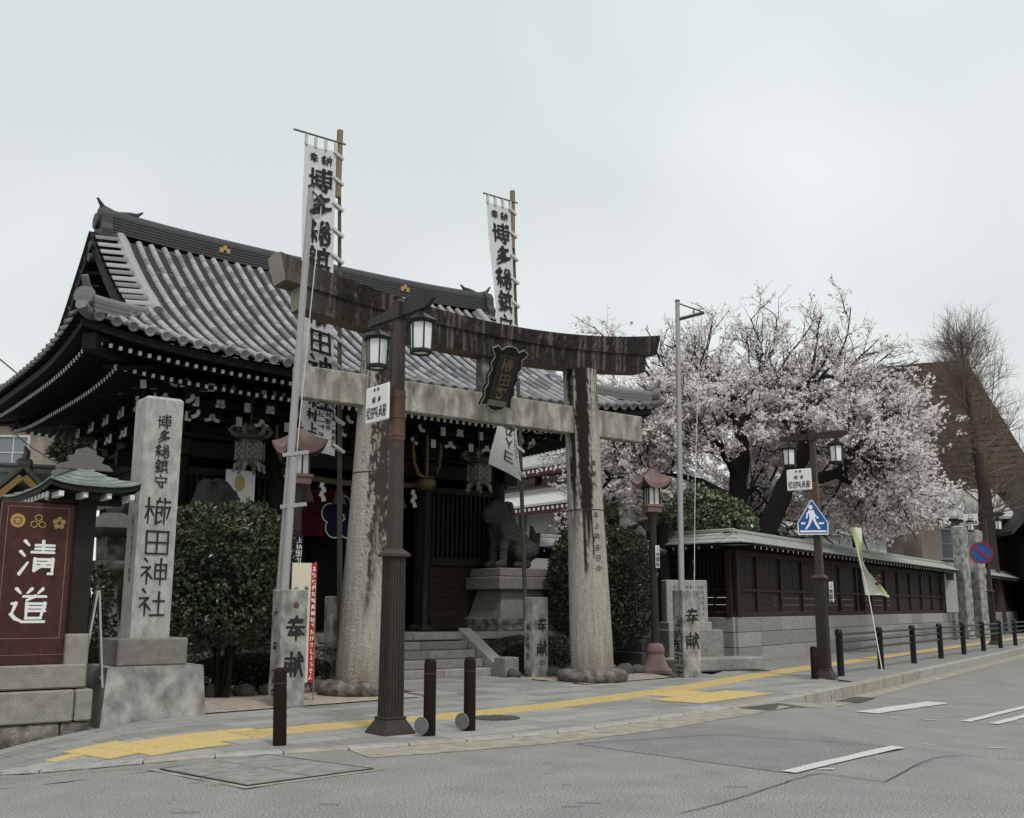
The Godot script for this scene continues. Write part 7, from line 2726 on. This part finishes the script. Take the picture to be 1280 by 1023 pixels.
func build_surroundings() -> void:
	roofed_fence("long dark timber fence on granite footing beside the pavement", Vector3(5.95, 0, -27.55), Vector3(22.0, 0, -50.8), 15, false, true, 71, 0.0, 0.35)
	var turn := roofed_fence("short slatted fence turning back from the granite corner", Vector3(3.75, 0, -29.7), Vector3(5.85, 0, -27.55), 2, true, true, 72, 0.35, 0.0)
	# the roof goes round the corner in one hip
	var n1 := Vector3(0.822, 0, 0.5695)
	var n2 := Vector3(-0.7154, 0, 0.6987)
	var cr := Vector3(5.93, 0, -27.55)
	var out := n1 * 0.55 + n2 * 0.55
	var hip := Mb.new()
	for k in 3:
		var q0 := k / 3.0
		var q1 := (k + 1) / 3.0
		var rise := 0.33
		var ridge_at := cr - (n1 + n2) * 0.2 + Vector3(0, 3.1 + rise, 0)
		for s in 2:
			var ea := cr + (n1 if s else n2) * 0.55 - (n2 if s else n1) * 0.2 + Vector3(0, 3.1, 0)
			var ep := cr + out + Vector3(0, 3.1, 0)
			var o := n1 if s else n2
			hip.quad(ea.lerp(ridge_at, q0) + Vector3(0, 0.03, 0), ep.lerp(ridge_at, q0) + Vector3(0, 0.03, 0), ep.lerp(ridge_at, q1) + Vector3(0, 0.01, 0), ea.lerp(ridge_at, q1) + Vector3(0, 0.01, 0), o + Vector3.UP)
			hip.quad(ea.lerp(ridge_at, q0), ep.lerp(ridge_at, q0), ep.lerp(ridge_at, q0) + Vector3(0, 0.03, 0), ea.lerp(ridge_at, q0) + Vector3(0, 0.03, 0), o)
	var under_hip := cr + Vector3(0, 3.05, 0)
	hip.quad(under_hip - (n1 + n2) * 0.2, under_hip + n1 * 0.53 - n2 * 0.2, under_hip + (n1 + n2) * 0.53, under_hip + n2 * 0.53 - n1 * 0.2, Vector3.DOWN)
	for i in hip.v.size():
		hip.v[i] = turn.transform.affine_inverse() * hip.v[i]
		hip.n[i] = turn.transform.basis.inverse() * hip.n[i]
	part(turn, "roof_hip", hip, M.roof_pale)
	roofed_fence("dark roofed fence joining the gate's right side", at(4.8, 0, 7.6), at(12.0, 0, 7.6), 4, true, false, 73)
	roofed_fence("farther timber fence beyond the stone entrance pillars", Vector3(24.4, 0, -54.4), Vector3(40.0, 0, -77.0), 10, false, true, 74)
	# entrance pillars at the far end
	for q in [[Vector3(20.95, 0, -48.2), Vector3(0.55, 5.1, 0.5), "tall pale entrance pillar at the end of the long fence"], [Vector3(22.6, 0, -50.3), Vector3(0.6, 5.05, 0.5), "stained pale entrance pillar behind the no parking sign"]]:
		var o := thing("entrance_pillar", q[2], "stone pillar", q[0], 0.6)
		var m := Mb.new()
		m.box(Vector3(0, q[1].y * 0.5, 0), q[1], Basis(), 0.03)
		part(o, "shaft", m, M.weathered)
		m = Mb.new()
		m.frustum(Vector3(0, q[1].y, 0), Vector2(q[1].x, q[1].z), Vector2(q[1].x * 0.5, q[1].z * 0.5), 0.08)
		part(o, "cap", m, M.granite2)
	var nb := thing("white_notice", "narrow white notice with a dark picture at the fence's far end", "sign", Vector3(20.1, 1.2, -47.6), -0.4)
	var m := Mb.new()
	m.box(Vector3(0, 1.0, 0), Vector3(0.5, 2.0, 0.05), Basis(), 0.01)
	part(nb, "board", m, M.plaster)
	m = Mb.new()
	m.box(Vector3(0, 1.6, 0.03), Vector3(0.32, 0.3, 0.012))
	part(nb, "picture", m, M.iron)
	# white hall with two pale roofs behind the gate
	var hall := thing("white_hall", "white plastered shrine hall with red beams and two pale roofs", "shrine hall", SHRINE, YAW)
	m = Mb.new()
	m.box(Vector3(17.6, 3.2, -22.5), Vector3(2.8, 6.4, 17.0))
	m.box(Vector3(18.4, 7.0, -22.5), Vector3(2.6, 2.6, 16.5))
	part(hall, "wall", m, M.plaster)
	for tier in 2:
		var t0 := 14.6 + 0.9 * tier
		var y0 := 5.45 + 1.75 * tier
		m = Mb.new()
		m.hexa([Vector3(t0, y0, -13.2), Vector3(t0, y0, -31.5), Vector3(t0 + 2.4, y0 + 1.15, -31.0), Vector3(t0 + 2.4, y0 + 1.15, -13.6), Vector3(t0, y0 + 0.1, -13.2), Vector3(t0, y0 + 0.1, -31.5), Vector3(t0 + 2.4, y0 + 1.3, -31.0), Vector3(t0 + 2.4, y0 + 1.3, -13.6)])
		if tier:
			m.hexa([Vector3(t0 + 2.4, y0 + 1.1, -13.6), Vector3(t0 + 2.4, y0 + 1.1, -31.0), Vector3(t0 + 4.5, y0 + 2.4, -29), Vector3(t0 + 4.5, y0 + 2.4, -15), Vector3(t0 + 2.4, y0 + 1.3, -13.6), Vector3(t0 + 2.4, y0 + 1.3, -31.0), Vector3(t0 + 4.5, y0 + 2.6, -29), Vector3(t0 + 4.5, y0 + 2.6, -15)])
		part(hall, "roof", m, M.plaster if tier == 0 else M.roof_pale)
		m = Mb.new()
		m.hexa([Vector3(t0 + 0.06, y0 - 0.3, -13.3), Vector3(t0 + 0.06, y0 - 0.3, -31.4), Vector3(t0 + 1.6, y0 - 0.1, -31.4), Vector3(t0 + 1.6, y0 - 0.1, -13.3), Vector3(t0 + 0.04, y0 - 0.01, -13.25), Vector3(t0 + 0.04, y0 - 0.01, -31.45), Vector3(t0 + 1.6, y0 + 0.6, -31.45), Vector3(t0 + 1.6, y0 + 0.6, -13.25)])
		part(hall, "eave_beam", m, M.vermilion)
		m = Mb.new()
		for k in 60:
			m.box(Vector3(t0 + 0.03, y0 - 0.12, -13.5 - 0.3 * k), Vector3(0.03, 0.12, 0.12))
		stuff(hall, "white_rafter_end", m, M.sign_white)
	for k in 7:
		m = Mb.new()
		m.box(Vector3(16.1, 3.0, -14.4 - 2.7 * k), Vector3(0.2, 6.0, 0.22))
		part(hall, "post", m, M.vermilion)
		m = Mb.new()
		m.box(Vector3(17.0, 6.9, -14.6 - 2.6 * k), Vector3(0.2, 1.2, 0.22))
		part(hall, "post", m, M.vermilion)
	m = Mb.new()
	m.box(Vector3(16.12, 4.3, -22.5), Vector3(0.16, 0.2, 17.2))
	part(hall, "rail", m, M.wood_brown)
	# low red fence seen past the lion
	var rf := thing("red_paling", "low vermilion paling behind the right guardian lion", "fence", at(6.0, 0.6, 11.0), YAW)
	for k in 14:
		m = Mb.new()
		m.box(Vector3(0.16 * k, 0.7, 0), Vector3(0.07, 1.5, 0.05))
		part(rf, "slat", m, M.red)
	m = Mb.new()
	m.box(Vector3(1.04, 1.2, -0.04), Vector3(2.4, 0.08, 0.03))
	part(rf, "rail", m, M.red)
	# big brown roofed house
	var house := thing("brown_roofed_house", "large house with a steep brown roof behind the bare tree", "house", Vector3(-0.7, 0, 0))
	m = Mb.new()
	for k in 22:
		var q0 := k / 22.0
		var q1 := (k + 1) / 22.0
		var la := Vector3(25.2, 8.2, -66).lerp(Vector3(26.6, 17.9, -72), q0)
		var ra := Vector3(36.2, 9.2, -68.5).lerp(Vector3(33.5, 18.5, -72), q0)
		var lb := Vector3(25.2, 8.2, -66).lerp(Vector3(26.6, 17.9, -72), q1)
		var rb := Vector3(36.2, 9.2, -68.5).lerp(Vector3(33.5, 18.5, -72), q1)
		m.hexa([la, ra, rb, lb, la + Vector3(0, 0.27, 0.12), ra + Vector3(0, 0.27, 0.12), rb + Vector3(0, 0.2, 0.08), lb + Vector3(0, 0.2, 0.08)])
	m.box(Vector3(30.0, 18.42, -72.1), Vector3(7.4, 0.5, 0.5), Basis(Vector3(0, 0, 1), 0.085))
	m.hexa([Vector3(25.2, 8.2, -79), Vector3(36.2, 9.2, -76.5), Vector3(33.5, 18.5, -72.4), Vector3(26.6, 17.9, -72.4), Vector3(25.2, 8.6, -79.1), Vector3(36.3, 9.6, -76.6), Vector3(33.6, 18.8, -72.2), Vector3(25.4, 18.1, -72.2)])
	m.hexa([Vector3(36.0, 9.2, -68.6), Vector3(36.0, 9.2, -76.4), Vector3(33.5, 18.5, -72.3), Vector3(33.5, 18.5, -72.1), Vector3(36.4, 9.5, -68.5), Vector3(36.4, 9.5, -76.5), Vector3(33.7, 18.7, -72.3), Vector3(33.7, 18.7, -72.1)])
	part(house, "roof", m, M.brown_roof)
	m = Mb.new()
	m.box(Vector3(30.4, 4.4, -72.3), Vector3(10.0, 8.8, 6.5))
	var hw := part(house, "wall", m, M.beige)
	for k in 3:
		window_in(hw, Vector3(26.5 + 3.0 * k, 5.5, -69.03), Vector2(1.6, 1.4), Basis(), 1)
	var h2 := thing("dark_gabled_house", "dark ridge of a house rising above the cherry blossom", "house")
	m = Mb.new()
	m.hexa([Vector3(21.0, 12.0, -66.5), Vector3(27.6, 12.0, -66.5), Vector3(26.6, 18.5, -71.9), Vector3(24.5, 18.0, -71.9), Vector3(21.0, 12.2, -66.4), Vector3(27.7, 12.2, -66.4), Vector3(26.9, 18.75, -72.1), Vector3(24.3, 18.2, -72.1)])
	part(h2, "roof", m, M.tile_dark)
	m = Mb.new()
	m.box(Vector3(24.2, 6.2, -70.5), Vector3(6.0, 12.0, 5.0))
	part(h2, "wall", m, M.beige)
	# low buildings seen under the blossom
	var sh := thing("grey_building", "beige corner building with pale green panels behind the entrance pillars", "building")
	m = Mb.new()
	m.box(Vector3(25.2, 3.7, -63.5), Vector3(1.1, 7.5, 3.0))
	part(sh, "corner_wall", m, M.beige)
	m = Mb.new()
	m.box(Vector3(27.6, 3.4, -64.0), Vector3(3.7, 6.8, 2.6))
	var gw := part(sh, "wall", m, M.copper)
	for k in 3:
		window_in(gw, Vector3(26.5 + 1.2 * k, 5.2, -62.68), Vector2(0.9, 1.8), Basis(), 0)
	m = Mb.new()
	m.hexa([Vector3(25.6, 6.7, -62.2), Vector3(30.6, 6.7, -62.2), Vector3(30.6, 8.6, -65), Vector3(25.6, 8.6, -65), Vector3(25.6, 6.85, -62.2), Vector3(30.6, 6.85, -62.2), Vector3(30.6, 8.8, -65), Vector3(25.6, 8.8, -65)])
	part(sh, "roof", m, M.plaster)
	var sh2 := thing("white_house", "white walled house glimpsed below the cherry blossom", "house", Vector3(19.5, 0, -62.0), 0.2)
	m = Mb.new()
	m.box(Vector3(0, 2.8, -2), Vector3(6.0, 5.6, 5.0))
	var ww := part(sh2, "wall", m, M.plaster)
	window_in(ww, Vector3(0.5, 4.3, 0.5), Vector2(1.4, 1.2), Basis(), 1)
	m = Mb.new()
	m.hexa([Vector3(-3.4, 5.6, 1.0), Vector3(3.4, 5.6, 1.0), Vector3(3.4, 7.0, -2), Vector3(-3.4, 7.0, -2), Vector3(-3.4, 5.75, 1.0), Vector3(3.4, 5.75, 1.0), Vector3(3.4, 7.2, -2), Vector3(-3.4, 7.2, -2)])
	m.hexa([Vector3(-3.4, 5.6, -5.0), Vector3(3.4, 5.6, -5.0), Vector3(3.4, 7.0, -2), Vector3(-3.4, 7.0, -2), Vector3(-3.4, 5.75, -5.0), Vector3(3.4, 5.75, -5.0), Vector3(3.4, 7.2, -2), Vector3(-3.4, 7.2, -2)])
	part(sh2, "roof", m, M.roof_pale)
	var dk := thing("dark_shrine_house", "dark timber house with a gabled roof at the far right edge", "house", Vector3(33.8, 0, -63.5), -0.1)
	m = Mb.new()
	m.box(Vector3(0, 3.2, 0), Vector3(6.0, 6.4, 6.0))
	var dw := part(dk, "wall", m, M.wood_black)
	window_in(dw, Vector3(-1.2, 3.0, 3.02), Vector2(1.6, 1.6), Basis(), 2)
	m = Mb.new()
	m.hexa([Vector3(-4.2, 5.6, 3.9), Vector3(-4.2, 5.6, -3.9), Vector3(0, 10.2, -3.9), Vector3(0, 10.2, 3.9), Vector3(-4.3, 5.8, 3.9), Vector3(-4.3, 5.8, -3.9), Vector3(0, 10.5, -3.9), Vector3(0, 10.5, 3.9)])
	m.hexa([Vector3(4.2, 5.6, 3.9), Vector3(4.2, 5.6, -3.9), Vector3(0.01, 10.2, -3.9), Vector3(0.01, 10.2, 3.9), Vector3(4.3, 5.8, 3.9), Vector3(4.3, 5.8, -3.9), Vector3(0.01, 10.5, -3.9), Vector3(0.01, 10.5, 3.9)])
	part(dk, "roof", m, M.tile_dark)
	m = Mb.new()
	m.prism(PackedVector2Array([Vector2(-3.0, 6.4), Vector2(3.0, 6.4), Vector2(0, 9.7)]), -2.9, 2.9)
	part(dk, "gable", m, M.wood_dark)
	# left background: apartment house, side shrine with gold gable, power lines
	var ap := thing("apartment_house", "pale brown building with a gridded window beyond the gate's left eave", "building", Vector3(-24.5, 0, -45.5), 0.1)
	m = Mb.new()
	m.box(Vector3(0, 4.9, -3), Vector3(6.6, 9.8, 6.0))
	var aw := part(ap, "wall", m, M.beige)
	window_in(aw, Vector3(1.4, 8.2, 0.02), Vector2(2.6, 1.5), Basis(), 3)
	window_in(aw, Vector3(-1.6, 8.2, 0.02), Vector2(2.2, 1.5), Basis(), 3)
	m = Mb.new()
	m.box(Vector3(0, 9.95, -2.9), Vector3(7.2, 0.3, 6.8))
	for k in 8:
		m.box(Vector3(-3.2 + 0.9 * k, 9.7, 0.25), Vector3(0.14, 0.2, 0.6))
	part(ap, "roof", m, M.wood_brown)
	var ss := thing("side_shrine", "small dark side shrine with a gold edged gable and copper roof", "shrine", Vector3(-11.95, 0, -25.0), 0.42)
	m = Mb.new()
	m.box(Vector3(-1.2, 1.9, -0.8), Vector3(5.0, 3.8, 2.4))
	part(ss, "wall", m, M.wood_black)
	m = Mb.new()
	for s in [-1, 1]:
		var z0: float = -0.7 + 1.6 * s
		m.hexa([Vector3(-4.2, 3.85, z0), Vector3(1.7, 3.85, z0), Vector3(1.5, 4.62, -0.7), Vector3(-4.0, 4.62, -0.7), Vector3(-4.2, 3.95, z0), Vector3(1.7, 3.95, z0), Vector3(1.5, 4.74, -0.7), Vector3(-4.0, 4.74, -0.7)])
	part(ss, "roof", m, M.copper)
	m = Mb.new()
	m.box(Vector3(-1.25, 4.76, -0.7), Vector3(5.7, 0.14, 0.3), Basis(), 0.03)
	m.box(Vector3(-1.25, 4.9, -0.7), Vector3(5.8, 0.08, 0.4), Basis(), 0.03)
	part(ss, "ridge", m, M.roof_pale)
	for s in [-1, 1]:
		var b := Basis(Vector3(0, 0, 1), -0.8 * s)
		m = Mb.new()
		m.box(Vector3(0.45 * s, 4.2, 0.75), Vector3(1.35, 0.12, 1.3), b, 0.02)
		part(ss, "gable_slope", m, M.bronze)
		m = Mb.new()
		m.box(Vector3(0.36 * s, 4.06, 1.36), Vector3(0.95, 0.14, 0.04), b)
		part(ss, "gold_bargeboard", m, M.gold)
	m = Mb.new()
	m.box(Vector3(0, 4.72, 0.75), Vector3(0.36, 0.2, 1.36), Basis(), 0.05)
	m.tube([Vector3(0, 4.8, 1.3), Vector3(0.04, 4.98, 1.32), Vector3(-0.02, 5.12, 1.34)], [0.1, 0.08, 0.03], 7)
	part(ss, "gable_ridge", m, M.bronze)
	var wr := thing("power_line", "thin dark power lines crossing the sky gap at left", "power line")
	for k in 2:
		m = Mb.new()
		m.tube([Vector3(-24 + 3 * k, 11.5, -40), Vector3(-19 + 3 * k, 7.6, -40), Vector3(-14 + 2 * k, 4.5, -41)], [0.03], 4)
		part(wr, "wire", m, M.iron)


func _ready() -> void:
	rng.seed = 20
	# camera
	var cam := Camera3D.new()
	cam.name = "camera"
	cam.position = Vector3(0, 1.45, 0)
	cam.rotation = Vector3(0.1901, 0, 0.0015)
	cam.fov = 43.52
	cam.near = 0.1
	cam.far = 1500.0
	add_child(cam)
	# overcast sky, a broad weak sun, exposure
	var sky := ProceduralSkyMaterial.new()
	sky.sky_top_color = Color(0.81, 0.842, 0.855)
	sky.sky_horizon_color = Color(0.875, 0.892, 0.89)
	sky.sky_curve = 0.35
	sky.ground_bottom_color = Color(0.3, 0.3, 0.29)
	sky.ground_horizon_color = Color(0.6, 0.6, 0.59)
	sky.sky_energy_multiplier = 1.0
	var cover := FastNoiseLite.new()
	cover.seed = 9
	cover.frequency = 0.006
	cover.fractal_octaves = 4
	var cloud := NoiseTexture2D.new()
	cloud.width = 1024
	cloud.height = 512
	cloud.seamless = true
	cloud.noise = cover
	var ramp := Gradient.new()
	ramp.set_color(0, Color(0.8, 0.8, 0.8, 0.0))
	ramp.set_color(1, Color(0.82, 0.82, 0.82, 0.3))
	ramp.set_offset(0, 0.3)
	ramp.set_offset(1, 0.85)
	cloud.color_ramp = ramp
	sky.sky_cover = cloud
	var env := Environment.new()
	env.background_mode = Environment.BG_SKY
	env.sky = Sky.new()
	env.sky.sky_material = sky
	env.tonemap_mode = Environment.TONE_MAPPER_LINEAR
	env.tonemap_exposure = 1.06
	env.sdfgi_enabled = true
	env.ssao_enabled = true
	env.ssil_enabled = true
	var we := WorldEnvironment.new()
	we.name = "environment"
	we.environment = env
	add_child(we)
	var sun := DirectionalLight3D.new()
	sun.name = "sun"
	sun.light_energy = 0.5
	sun.light_color = Color(1.0, 0.98, 0.95)
	sun.light_angular_distance = 10.0
	sun.rotation = Vector3(deg_to_rad(-58), deg_to_rad(25), 0)
	sun.shadow_enabled = true
	sun.sky_mode = DirectionalLight3D.SKY_MODE_LIGHT_ONLY
	add_child(sun)
	make_materials()
	M.nuki = mat(0.66, 0.635, 0.555, 0.9, "flecks", Vector3.ONE * 0.8, "stain", Vector3(0.7, 0.2, 0.7), "rough", 0.4)
	M.old_stone2 = mat(0.38, 0.365, 0.32, 0.9, "aggregate", Vector3.ONE * 1.4, "mottle", Vector3.ONE * 0.8, "bump", 0.5)
	M.lion = mat(0.105, 0.105, 0.097, 0.9, "aggregate", Vector3.ONE * 1.4, "mottle", Vector3.ONE * 0.8, "rough", 0.5)
	build_ground()
	build_gate()
	build_torii()
	build_surroundings()
	build_left_side()
	build_statues()
	build_poles()
	build_plants()
